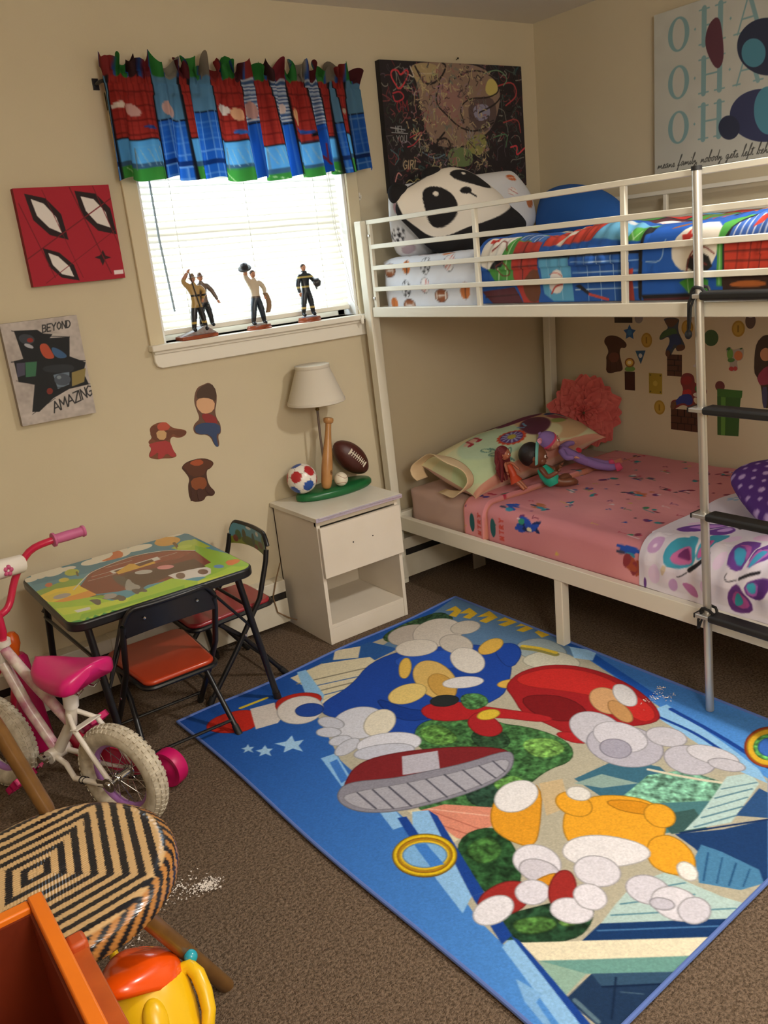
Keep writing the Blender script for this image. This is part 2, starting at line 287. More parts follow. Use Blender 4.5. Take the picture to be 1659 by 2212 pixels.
# print designs in millimetres on each surface: kind|colour|points
PD={}
PD['rug']='''P|b4ad98|471,35 860,57 1264,82 1305,365 1310,681 1067,1598 703,1790 141,1791 80,1754 120,1399 225,1059 267,623
P|5c7da0|762,124 1335,4 1344,570 1274,777 1123,490 1009,235
P|2b5a9c|583,28 822,44 860,180 626,188
P|d9cfb0|440,35 591,48 744,149 730,257 619,286 443,271
L8.0|8a8470|433,96 695,215
L6.8|4a6a9c|432,146 662,257
L8.6|8a8470|431,195 635,279
L6.8|4a6a9c|434,238 607,303
P|e2d8bc|418,276 564,274 678,380 569,354 602,462 508,380 483,441 417,367
P|d8ceb2|631,55 682,-3 773,47 709,119
S|3d5c3a|872,41 1017,15 1152,40 1207,143 1117,171 1000,129 872,134
S|2c4630|1057,29 1200,48 1186,152 1065,142
S|97a5a8|1185,506 1287,535 1305,616 1268,716 1180,723 1127,609
S|c8c4b0|1097,601 1239,626 1265,740 1220,820 1106,742
L29.7|8c8448|1187,553 1216,611 1229,681
L19.2|d8b83c|1197,543 1227,601 1239,672
S|5a7448|1116,511 1164,538 1109,614 1062,587
P|d0c8b4|613,565 708,628 702,729 613,733 550,664
S|3f6a3c|529,641 659,682 804,643 735,827 807,946 828,1082 763,1154 671,1124 560,1135 464,1096 302,1152 281,1022 290,972 493,866 482,745
S|2d4a30|646,809 737,869 692,972 605,916
S|6d9a4c|720,966 808,1023 791,1114 687,1074
S|57843f|542,675 620,701 600,836 512,778
S|284334|439,1008 577,1024 560,1135 463,1153 399,1088
S|5d8c45|510,1051 588,1070 584,1130 507,1110
P|d98c74|268,985 352,1023 433,1128 392,1186 287,1167 253,1075
L4.3|b86a58|266,1020 311,1161
L4.3|b86a58|306,1024 350,1175
L5.3|e8b098|306,1004 403,1148
P|d8ccaa|258,969 287,985 279,1159 255,1157
S|274a2a|277,1152 380,1179 371,1274 290,1381 192,1412 201,1357 196,1264
S|3f6a34|265,1191 354,1206 329,1281 252,1274
S|22402a|144,1414 239,1458 375,1529 307,1582 235,1587 141,1505 117,1455
S|4a7438|170,1449 247,1495 243,1540 163,1499
S|5a8040|262,1510 312,1538 288,1564 247,1544
P|3c6a80|693,1212 847,1243 912,1343 874,1459 723,1528 682,1320
P|6fa088|853,1353 947,1413 971,1529 877,1543 770,1454 691,1360
P|4a7a80|727,1411 877,1543 741,1572 659,1515
P|3a5a58|722,1473 813,1527 765,1597 685,1540
L10.6|d8d0b8|875,1338 927,1455 971,1529
L8.2|b8b098|903,1334 968,1460 1003,1539
P|c8b088|607,1153 670,1187 588,1282 514,1262
P|8fa8a0|677,1225 765,1255 803,1356 714,1295
P|b7d0cc|720,1556 798,1550 890,1534 999,1513 1056,1550 1031,1592 898,1612 831,1623
L5.3|5c8494|749,1566 864,1617
L5.3|5c8494|794,1559 911,1611
L4.3|5c8494|839,1552 955,1600
L5.3|5c8494|891,1541 996,1590
L4.3|5c8494|938,1532 1031,1585
P|1c3c6c|691,1546 791,1621 907,1682 698,1793 639,1705 681,1609
P|2c5080|864,1617 1012,1602 1010,1628 913,1680
L6.1|142c58|705,1554 907,1682
P|4a80a8|704,1614 717,1664 724,1757 690,1787 632,1761 584,1682 652,1628
L4.3|23507c|690,1642 598,1685
L3.1|23507c|699,1675 613,1711
L4.3|23507c|705,1708 626,1735
L3.1|23507c|710,1741 647,1759
P|b4ccc8|316,1598 390,1585 476,1576 565,1609 568,1667 583,1743 601,1790 536,1790
L4.3|5a8898|354,1599 573,1783
L4.3|5a8898|397,1593 544,1695
L4.3|5a8898|442,1585 561,1659
P|173868|247,1599 317,1597 536,1790 461,1791
L4.1|4a78a8|295,1605 504,1789
P|e6dcc0|141,1506 250,1602 461,1791 389,1791 134,1569
P|6c9c94|134,1569 388,1791 328,1795 183,1662
P|8fb0a0|134,1569 183,1662 107,1667 112,1624
P|1f3656|191,1669 330,1793 135,1796 99,1769 101,1671
P|33506c|191,1669 330,1793 285,1792 181,1705
L4.4|0f2240|181,1705 285,1792
L10.3|5a7484|113,1687 108,1750
L0.0|5a7484|199,1739 229,1774
L4.4|0f2240|221,1711 133,1765
P|8fc0e8|481,19 515,31 457,249 392,316 411,195
P|8cbce8|230,568 278,581 228,752 191,744
P|3f78c8|236,608 263,611 229,720 201,723
P|8cbce8|200,914 237,932 220,1014 181,1001
P|8cbce8|265,981 302,1009 163,1329 109,1353 173,1097
P|1a4294|302,1009 304,1046 194,1341 163,1329
P|1a4294|219,971 241,985 201,1125 174,1119
P|1a4294|163,1329 194,1341 144,1480 108,1482
P|8cbce8|127,1483 141,1494 73,1745 41,1715 102,1487
P|1a4294|141,1477 145,1501 89,1759 73,1745
P|7fb0e0|61,1566 74,1631 49,1635 32,1693 21,1678 32,1618
P|1f56b0|1319,661 1357,676 1235,1123 1203,1109
P|9cc8ec|1310,681 1349,782 1282,814 1252,751
P|8fc0e8|1132,1159 1208,1178 1142,1415 1090,1560 1047,1608 1045,1529 1086,1356
L16.3|1a4294|1193,1204 1164,1402 1116,1572
L12.2|1a4294|1129,1195 1129,1329 1100,1440
P|a4cdf0|73,320 89,326 103,314 97,335 110,345 94,351 90,373 84,350 66,349 79,338
P|a4cdf0|102,368 121,377 141,364 135,388 148,402 130,409 123,436 116,409 93,406 108,393
P|a4cdf0|168,382 202,400 235,384 222,422 249,436 218,453 210,493 196,452 162,449 184,423
P|d8b030|1215,67 1277,69 1261,124 1201,150 1194,113 1241,98
P|d8b030|1234,135 1303,130 1285,197 1227,209 1220,174 1263,169
P|d8b030|1258,219 1338,218 1314,289 1244,290 1240,253 1297,253
P|d8b030|1286,308 1358,313 1336,383 1272,371 1267,338 1318,347
P|d8b030|1299,403 1378,407 1348,474 1284,463 1278,430 1336,435
P|d8b030|1314,498 1380,501 1349,564 1296,551
S|1f46a0|409,290 564,274 716,184 885,209 1036,317 1113,450 1086,588 970,687 858,750 659,682 567,643 488,715 420,678 450,513 377,367
S|2a56b8|787,212 981,323 1049,462 928,487 766,352
S|163a8c|571,379 605,599 751,676 659,682 526,596
S|1f46a0|1113,450 1200,492 1154,584 1018,641
S|bdb3a8|1049,166 1022,192 987,206 950,207 916,197 889,174 874,144 874,111 887,78 912,51 947,36 985,33 1021,44 1049,68 1064,99 1064,134
S|cfc6ba|1144,253 1108,286 1064,305 1019,306 981,293 954,264 942,226 946,181 968,139 1003,104 1047,82 1094,78 1135,92 1164,124 1176,165 1169,211
S|c6bdb0|1214,285 1194,300 1171,306 1146,306 1124,296 1107,280 1098,260 1099,238 1109,218 1128,202 1151,195 1177,195 1200,205 1217,221 1226,243 1225,265
S|d8d0c4|977,285 956,302 928,308 899,302 871,286 850,263 838,234 838,204 849,178 870,160 898,153 929,158 957,174 979,199 991,230 990,259
S|c9c0b4|1063,398 1040,412 1016,414 995,402 982,381 976,351 979,318 991,286 1011,260 1034,245 1059,243 1080,253 1095,276 1100,308 1096,341 1082,373
S|ddd6cc|985,542 958,554 934,553 917,539 908,512 908,477 921,440 941,404 967,377 996,363 1022,363 1041,379 1050,408 1047,444 1033,483 1012,517
S|d8b468|780,602 750,610 726,597 712,567 712,523 724,471 747,417 779,371 816,341 850,331 876,345 890,379 888,427 874,482 848,535 815,577
S|c89c4c|775,609 756,613 742,604 734,584 734,555 742,522 757,489 776,461 797,444 818,439 833,448 841,469 840,500 832,534 816,567 796,593
S|e0c478|734,499 716,517 690,529 662,532 634,528 611,514 597,495 592,472 600,449 617,431 643,418 672,414 701,419 724,432 739,453 743,476
S|e0b858|788,345 767,364 748,377 734,382 727,377 727,365 735,346 750,325 769,302 790,281 811,268 826,263 834,268 833,281 823,300 808,323
S|dcb050|1176,452 1160,469 1137,482 1112,489 1086,492 1064,486 1050,476 1046,463 1052,446 1066,430 1088,417 1114,408 1141,406 1163,410 1177,421 1182,436
S|dcb050|1002,735 992,741 976,741 960,735 943,725 930,712 922,697 920,684 924,673 936,668 950,668 967,673 984,684 997,698 1005,712 1007,725
S|dcd8d8|912,613 898,620 876,620 852,611 829,596 809,575 796,554 791,535 797,520 811,511 831,512 856,520 880,536 900,556 913,578 917,598
S|c22c20|46,109 118,72 231,122 198,229 136,244 64,180
P|d8cfc8|222,121 305,148 262,267 242,280 168,256
S|b82a20|309,136 399,152 452,224 424,283 319,279 272,247
S|d9d2cc|409,313 386,341 357,357 326,360 297,349 276,326 263,295 263,258 274,223 295,192 325,174 357,170 388,181 411,206 423,239 422,277
S|24489c|402,324 390,336 375,341 358,340 342,331 329,316 321,298 321,279 326,262 337,249 353,244 370,245 387,254 399,269 407,288 408,307
L14.2|d8c038|201,89 302,96
S|cfd0da|514,540 488,568 454,585 419,588 386,577 360,554 345,522 344,485 356,449 380,420 414,401 451,397 487,407 513,432 528,466 528,504
S|c2c4d0|391,467 381,473 369,471 357,463 348,448 341,429 338,408 341,390 347,376 357,370 369,371 381,380 391,396 398,415 400,436 398,454
S|c8cad6|360,494 352,501 341,501 328,497 316,487 307,473 301,458 299,444 304,432 312,425 323,425 336,430 348,440 357,453 362,469 363,483
S|c8cad6|362,552 354,559 342,563 329,562 316,557 306,548 298,538 296,525 299,515 306,508 317,503 330,504 343,510 354,519 362,529 364,542
S|c4c6d2|374,579 366,591 352,602 333,609 314,612 296,611 282,604 275,596 275,583 283,572 296,561 314,553 335,549 354,551 368,557 375,567
S|e0d8c4|549,545 533,571 511,593 484,608 458,613 436,610 421,597 415,577 419,552 433,526 455,504 481,488 508,481 533,484 549,498 554,520
S|d8d8e2|512,732 491,747 461,749 427,739 393,719 364,692 346,660 338,630 345,605 364,590 395,586 430,595 465,616 495,645 514,677 520,708
S|c4c6d4|468,751 454,759 429,756 400,745 369,725 341,701 321,674 311,650 314,633 328,624 352,626 382,638 414,658 443,683 463,709 472,733
S|7c2428|208,731 288,681 382,704 539,816 639,923 666,987 593,1008 402,905 248,807 182,767
P|b8b4c0|414,753 511,814 452,891 355,829
S|8a8894|163,754 215,732 324,822 387,856 516,925 663,971 654,1011 582,1057 473,1050 324,994 228,943 163,875 144,805
S|a8a6b0|160,775 209,790 339,871 494,950 643,999 586,1046 484,1039 333,983 235,934 171,865
L5.3|50505c|208,795 202,895
L5.3|50505c|248,818 237,932
L6.1|50505c|290,844 279,961
L5.3|50505c|339,871 329,984
L5.3|50505c|390,898 378,1005
L6.1|50505c|443,921 432,1025
L5.3|50505c|497,946 485,1038
L5.3|50505c|546,965 538,1043
L5.3|50505c|592,979 580,1041
S|a02024|935,697 1063,668 1186,740 1242,886 1224,1057 1158,1185 1096,1219 986,1139 857,1077 858,961 847,868 901,775
S|c42c28|1004,677 1159,741 1224,900 1179,1126 1118,1204 1056,1176 1120,1040 1053,875 979,746
S|7c181c|922,777 1029,895 1000,1036 898,1005 868,890
S|b02428|624,577 729,604 784,733 908,957 858,961 765,797 610,690
S|a82428|687,755 774,744 747,880 689,895 657,841
S|d8b83c|798,805 789,812 776,814 762,814 748,808 737,799 730,788 728,777 732,767 742,761 754,757 769,758 784,764 795,773 802,784 803,795
S|282c2c|763,640 751,648 734,650 717,646 701,637 689,623 681,608 681,591 687,578 698,570 714,567 731,571 748,581 760,595 768,611 769,627
S|4c7c48|782,618 848,669 815,746 731,719
S|b02428|828,1007 897,1082 886,1144 829,1101
S|d0a070|1093,1087 1068,1092 1048,1087 1035,1072 1030,1049 1035,1022 1050,993 1071,969 1097,951 1122,945 1145,950 1159,966 1163,990 1155,1018 1140,1047 1117,1071
S|c4925c|1052,1153 1039,1152 1033,1142 1032,1124 1038,1102 1048,1077 1062,1056 1079,1040 1094,1031 1106,1032 1113,1042 1114,1062 1108,1085 1097,1108 1082,1130 1066,1145
S|d8d4d4|1142,1104 1126,1103 1117,1093 1114,1077 1119,1056 1131,1032 1148,1010 1168,993 1187,982 1203,982 1214,992 1215,1010 1210,1033 1197,1057 1180,1078 1160,1094
S|c8c4cc|950,1198 918,1206 890,1198 869,1177 857,1146 857,1107 870,1067 892,1032 922,1007 956,998 986,1004 1010,1028 1021,1063 1019,1103 1005,1143 980,1176
S|bab6c2|972,1323 933,1334 895,1328 860,1307 835,1274 822,1231 825,1186 842,1145 873,1114 913,1099 956,1103 994,1125 1021,1163 1032,1209 1026,1256 1005,1295
S|d4d0d8|978,1263 951,1268 925,1262 904,1244 890,1215 885,1182 890,1147 906,1117 930,1096 957,1088 986,1094 1008,1114 1023,1144 1027,1180 1019,1214 1002,1243
S|a8a4b4|915,1249 897,1255 880,1255 865,1247 855,1232 850,1214 852,1195 860,1178 875,1165 892,1158 911,1159 927,1168 938,1182 942,1201 940,1220 929,1237
S|cac6ce|1075,1336 1056,1341 1037,1337 1019,1325 1006,1307 999,1284 1001,1262 1010,1242 1024,1227 1044,1222 1064,1226 1083,1238 1096,1258 1102,1281 1100,1304 1090,1324
S|c2bec8|1022,1463 996,1469 970,1464 948,1450 933,1428 927,1400 931,1373 946,1348 967,1330 994,1323 1022,1328 1044,1343 1060,1366 1065,1395 1059,1424 1044,1447
S|d2ced4|1081,1503 1064,1504 1047,1494 1033,1475 1022,1449 1017,1421 1018,1394 1026,1372 1040,1360 1056,1359 1075,1369 1090,1390 1101,1416 1105,1445 1103,1471 1094,1492
S|c6c2ca|1068,1529 1057,1530 1045,1524 1032,1513 1022,1496 1016,1478 1014,1461 1018,1448 1026,1439 1037,1439 1050,1445 1063,1456 1073,1473 1079,1491 1081,1508 1077,1521
S|e09a28|380,1179 455,1115 557,1100 612,1159 459,1285 393,1321 368,1245
S|e8e4e4|585,1165 565,1184 539,1196 511,1200 483,1197 462,1186 448,1169 445,1148 453,1126 470,1108 496,1094 526,1088 554,1092 578,1103 592,1121 594,1143
S|e8a42c|501,1329 583,1277 681,1305 751,1393 754,1466 677,1531 572,1548 484,1472 467,1396
S|d89020|673,1327 753,1422 722,1473 668,1393
S|e8a42c|629,1509 685,1540 666,1618 597,1662 556,1611 558,1557
S|ece6e0|591,1669 583,1668 576,1663 573,1655 573,1645 577,1634 585,1625 594,1617 605,1614 614,1615 621,1620 624,1629 623,1640 618,1650 611,1660 602,1666
S|e6e2e4|486,1365 559,1414 606,1511 580,1556 496,1520 432,1455 423,1388
S|dcd8e0|472,1537 452,1543 433,1541 414,1531 400,1515 393,1495 392,1474 401,1455 415,1441 434,1434 455,1435 475,1445 489,1462 497,1483 495,1504 487,1523
S|e8a42c|616,1335 600,1339 583,1334 571,1323 563,1305 561,1284 566,1263 576,1244 592,1232 609,1228 626,1232 640,1245 648,1263 648,1285 643,1306 631,1324
S|e2ded8|665,1294 654,1297 643,1296 633,1290 625,1279 621,1267 621,1254 626,1243 634,1234 644,1231 655,1231 666,1238 675,1248 678,1261 678,1274 673,1285
S|e8a42c|734,1517 717,1520 702,1517 690,1509 683,1494 684,1478 689,1462 701,1447 717,1437 735,1433 750,1436 762,1446 769,1460 769,1477 762,1494 750,1507
S|e0dce4|387,1419 366,1426 345,1423 327,1412 314,1393 308,1370 310,1344 320,1322 338,1306 360,1298 382,1300 401,1311 415,1331 420,1356 416,1381 405,1403
S|cfcad4|363,1435 349,1438 334,1434 320,1424 310,1408 305,1389 305,1370 310,1353 322,1342 336,1337 352,1340 366,1352 376,1369 381,1389 381,1408 375,1424
S|d89020|274,1398 371,1417 355,1446 283,1419
S|9c2c28|281,1415 266,1429 243,1437 216,1439 190,1432 166,1421 150,1405 144,1386 148,1369 162,1354 185,1345 211,1344 240,1349 264,1360 280,1378 287,1397
S|e2dfe6|221,1410 211,1422 193,1431 172,1434 152,1432 134,1425 119,1413 114,1399 116,1385 126,1373 142,1364 164,1361 185,1363 205,1370 219,1382 224,1396
S|dcd8e2|306,1451 293,1459 277,1461 262,1458 249,1450 241,1437 237,1422 241,1407 249,1395 263,1387 279,1385 294,1387 307,1396 316,1410 319,1424 316,1440
S|9c2c28|352,1495 330,1507 309,1512 293,1510 283,1503 281,1491 286,1475 300,1458 319,1443 341,1432 362,1426 380,1426 391,1434 393,1446 385,1463 371,1480
S|e0dce4|326,1568 311,1572 296,1569 280,1560 268,1547 261,1530 259,1512 263,1496 274,1486 288,1481 304,1483 320,1492 332,1507 340,1524 340,1542 336,1558
S|e2dee6|377,1567 363,1569 348,1567 337,1558 330,1545 327,1530 332,1515 340,1501 353,1492 367,1489 382,1492 394,1501 401,1514 402,1530 398,1546 389,1558
S|d6d2dc|500,1657 482,1661 465,1657 450,1646 439,1630 434,1612 436,1593 445,1576 459,1565 477,1561 495,1565 512,1575 523,1592 527,1612 524,1631 514,1647
S|dcd8e0|504,1732 484,1734 466,1729 450,1716 441,1698 439,1677 443,1657 455,1639 473,1629 492,1626 512,1632 528,1645 537,1664 540,1686 533,1706 520,1723
S|d2ced8|525,1746 511,1753 494,1754 479,1750 466,1743 459,1732 459,1720 464,1708 474,1697 490,1691 507,1689 522,1692 535,1701 542,1711 542,1725 537,1737
S|c8c4d0|480,1682 473,1683 464,1680 456,1675 450,1667 445,1658 444,1649 447,1642 452,1637 459,1635 467,1638 475,1643 481,1652 485,1661 487,1669 484,1677
S|8c6420|234,1199 209,1217 180,1222 151,1216 126,1198 108,1172 99,1140 103,1109 117,1080 141,1061 172,1053 202,1059 230,1078 249,1106 256,1139 251,1173
S|e4c020|234,1196 210,1213 181,1218 154,1212 129,1194 111,1169 103,1139 106,1108 120,1081 143,1062 173,1055 202,1061 228,1080 247,1107 255,1139 249,1171
S|b8801c|227,1189 206,1203 183,1207 158,1202 136,1186 120,1164 114,1137 115,1111 127,1088 147,1072 171,1067 198,1073 220,1089 237,1113 243,1141 240,1167
S|e0b828|223,1185 205,1197 184,1200 161,1194 141,1179 127,1159 120,1135 121,1112 131,1092 149,1080 170,1076 194,1081 215,1096 229,1117 236,1142 234,1166
S|7cb0e0|217,1179 202,1189 184,1191 166,1185 149,1173 136,1155 129,1135 130,1114 137,1098 152,1088 170,1086 189,1091 207,1104 220,1122 227,1143 225,1163
P|3f7ccc|183,1087 208,1107 190,1200 159,1182
S|9c4420|1262,1582 1222,1597 1181,1601 1145,1594 1119,1579 1107,1556 1110,1529 1129,1501 1161,1477 1201,1461 1244,1455 1283,1461 1311,1478 1323,1503 1318,1532 1296,1560
S|e0b030|1257,1577 1221,1589 1184,1593 1152,1587 1130,1573 1118,1552 1122,1528 1138,1504 1166,1483 1202,1468 1240,1464 1275,1470 1300,1484 1310,1507 1306,1532 1286,1557
S|5a9c50|1244,1564 1218,1573 1192,1576 1169,1572 1152,1561 1144,1546 1146,1528 1159,1511 1179,1496 1205,1486 1232,1483 1256,1487 1274,1498 1282,1513 1279,1531 1266,1549
S|3c6cc0|1235,1555 1217,1561 1198,1563 1181,1560 1169,1553 1163,1541 1165,1529 1173,1516 1188,1506 1206,1499 1226,1497 1243,1499 1255,1507 1262,1518 1259,1531 1250,1544'''
PD['table']='''P|4f90a4|10,-42 617,-40 565,652 482,808 -12,548
P|3f8098|14,-56 280,-97 617,-40 609,168 282,177 16,110
P|86a840|-4,188 111,154 159,194 89,314 5,263
P|a8c03c|486,145 588,117 589,255 501,228
P|8cb83c|557,192 601,396 606,576 522,733 432,490
S|e8e2d0|47,54 43,63 36,70 27,74 18,73 9,69 3,62 -1,52 -1,42 3,32 10,25 18,21 28,21 37,26 43,33 47,43
S|e8e2d0|89,26 83,45 73,60 62,68 51,69 41,62 34,50 31,32 33,12 38,-6 48,-21 59,-30 71,-32 81,-25 88,-12 91,7
S|e8e2d0|138,41 131,59 120,73 105,81 91,81 78,74 68,60 64,42 65,22 72,4 83,-11 97,-19 112,-20 126,-12 135,2 140,21
S|e8e2d0|176,52 171,60 162,66 150,69 137,67 125,62 116,55 111,45 110,36 115,27 123,21 135,19 148,20 160,25 170,33 175,42
S|e8e2d0|191,-15 188,-9 181,-5 172,-2 162,-2 152,-5 145,-9 140,-14 139,-20 143,-26 149,-30 158,-33 169,-33 178,-31 186,-27 191,-21
S|e8e2d0|271,56 265,68 254,77 240,81 225,79 211,73 201,63 195,51 196,38 201,26 212,17 227,12 242,13 256,20 266,30 272,43
S|e8e2d0|305,41 297,60 285,74 271,83 257,83 245,76 237,63 234,44 237,24 245,5 256,-11 271,-19 285,-20 297,-13 305,1 308,20
S|e8e2d0|376,46 366,66 351,82 334,90 316,90 301,82 291,67 286,47 289,25 298,4 312,-12 330,-21 348,-21 364,-13 375,3 379,24
S|e8e2d0|453,51 445,64 431,72 413,75 393,73 376,66 362,55 355,42 355,28 363,16 377,7 395,3 415,5 433,12 446,24 454,37
S|e8e2d0|620,-2 611,12 595,22 575,28 554,29 534,24 519,14 512,1 512,-13 521,-26 536,-37 557,-43 579,-44 599,-39 614,-29 621,-16
S|d0703c|328,-24 350,26 331,86 308,89 269,81 256,64 308,48
S|d8a048|549,81 538,99 523,111 505,115 488,111 474,99 464,81 461,59 465,37 476,18 491,6 509,1 527,5 541,18 551,37 553,59
S|d8a048|524,30 517,45 507,55 497,61 488,60 481,52 478,40 478,24 482,8 489,-7 499,-19 509,-24 518,-23 525,-16 529,-3 528,13
L11.4|6a4a28|517,95 503,166
S|a8c048|576,160 568,173 558,181 545,184 533,180 523,172 517,160 515,145 518,130 526,117 536,109 549,106 561,109 571,118 578,131 579,146
S|b8cc50|549,185 544,192 537,196 527,196 517,193 508,186 502,178 500,168 501,160 505,153 513,149 523,149 533,152 542,159 548,167 551,177
S|b0b83c|169,108 163,121 156,131 147,135 138,133 131,126 126,115 124,100 126,85 131,72 139,62 148,58 157,59 164,67 169,79 171,93
L6.0|6a5a28|161,104 152,149
S|c86848|65,161 63,168 59,174 54,178 49,178 46,174 43,168 42,160 43,152 46,144 50,137 54,134 59,134 63,138 66,144 66,152
S|d0c048|120,158 117,166 112,171 106,173 100,172 95,167 91,160 89,151 90,142 93,135 98,129 104,127 111,128 116,133 119,140 121,149
P|e8c838|2,236 59,214 127,243 140,375 86,405 13,380
P|e09838|10,332 69,323 136,322 138,381 80,398 9,406
P|d8c040|11,255 62,250 83,275 13,320
S|a8a098|82,307 78,315 71,320 61,323 51,322 41,317 34,310 30,301 30,292 34,284 41,278 50,276 61,277 70,281 78,289 82,298
P|7c3428|126,259 196,148 355,106 478,166 531,245 517,409 358,452 199,412 140,375
P|4c3028|224,342 275,262 372,307 495,324 488,430 413,431 359,418 276,438 261,453
P|8c3c2c|195,165 348,123 472,180 523,246 471,274 304,242 171,226
L5.1|d8d4c8|101,272 159,194 202,145 355,106 461,146 532,242
L3.2|c8c0b8|179,201 479,211
L3.5|c8c0b8|161,232 250,241
L3.2|c8c0b8|245,151 337,155
P|d8d4cc|243,196 415,193 412,230 244,234
P|5c2c20|253,208 390,202 388,230 257,236
P|d8a840|255,228 318,181 330,197 333,240 388,230 384,254 300,255 254,255
S|58504a|231,245 261,273 255,328 268,412 265,475 262,495 247,469 230,489 234,421 224,377 222,323
S|9c9890|225,394 255,328 265,331 257,382 267,427 248,454 219,428
S|58504a|95,400 127,376 161,400 183,457 197,489 172,490 150,434 123,478 112,473 125,435 106,429
S|9c9890|185,439 181,447 174,452 166,453 158,450 150,444 145,436 143,426 144,416 148,408 154,403 163,401 171,404 179,410 184,419 186,429
S|84a838|153,418 149,425 144,429 137,430 130,427 124,422 119,415 117,407 118,399 121,393 127,389 133,388 141,390 147,395 151,402 153,410
S|b8b4ac|347,322 342,329 335,332 325,331 315,325 306,317 299,307 296,297 297,288 301,281 309,278 319,279 329,284 338,293 345,303 348,313
S|d88c8c|416,338 411,344 403,348 394,347 384,342 376,334 369,324 367,314 368,305 372,298 380,295 390,296 399,301 408,309 414,318 417,329
S|d8d0c8|365,399 454,417 500,445 462,526 399,484 372,503 368,429
S|74584c|404,456 399,466 393,472 387,473 382,471 379,464 378,453 379,442 383,430 388,420 395,414 401,412 406,415 409,422 410,432 408,444
S|74584c|472,485 467,492 461,497 455,497 449,493 446,486 444,476 445,465 448,455 453,448 459,443 465,443 471,447 474,454 476,464 475,475
S|5c8cb8|530,482 526,487 521,489 515,488 510,484 506,477 504,469 504,460 506,453 510,448 515,445 520,447 526,451 530,458 532,466 532,475
S|d8743c|553,435 595,449 592,484 541,497
P|a0c438|-2,303 44,356 124,387 168,501 270,464 363,441 412,535 544,501 606,576 482,808 -18,567
P|c0d040|10,391 102,454 213,492 185,521 88,497 12,466
P|84b430|55,502 201,524 369,532 354,565 153,543 34,546
P|c4d048|412,535 537,564 594,581 571,624 398,567
P|2f8a3c|2,537 21,538 35,541 45,561 59,541 67,564 81,543 90,563 107,547 117,566 131,549 146,563 132,590 8,583
P|2f8a3c|374,620 465,615 560,645 549,683 356,660
S|58504a|106,405 136,425 124,473 111,471 109,432
S|58504a|185,428 201,478 186,507 169,487
S|58504a|237,425 270,464 262,495 247,469 232,491 229,448
P|d8d8cc|46,455 91,464 87,488 50,481'''
PD['canv']='''P|241418|-2394,1771 -2330,1754 -2290,1703 -2282,1621 -2339,1640 -2382,1689
P|e4dcd8|-2377,1754 -2339,1738 -2307,1693 -2299,1643 -2337,1663 -2368,1702
P|241418|-2232,1773 -2163,1761 -2122,1712 -2116,1627 -2177,1643 -2221,1694
P|e4dcd8|-2215,1755 -2173,1744 -2140,1701 -2133,1650 -2176,1667 -2206,1708
P|241418|-2371,1601 -2321,1583 -2281,1540 -2272,1488 -2329,1503 -2363,1542
P|e4dcd8|-2357,1585 -2327,1571 -2297,1536 -2288,1502 -2326,1514 -2350,1546
P|2c1216|-2174,1580 -2168,1561 -2150,1553 -2171,1549 -2184,1529 -2190,1551 -2207,1558 -2187,1563
L2.8|741420|-2417,1742 -2350,1505
L2.0|741420|-2336,1780 -2258,1496
L4.0|741420|-2246,1784 -2160,1502
L2.8|741420|-2168,1785 -2110,1575
L3.5|741420|-2425,1571 -2094,1755
L2.0|741420|-2383,1490 -2102,1651
P|e8d8d8|-2149,1510 -2116,1510 -2117,1496 -2150,1496'''
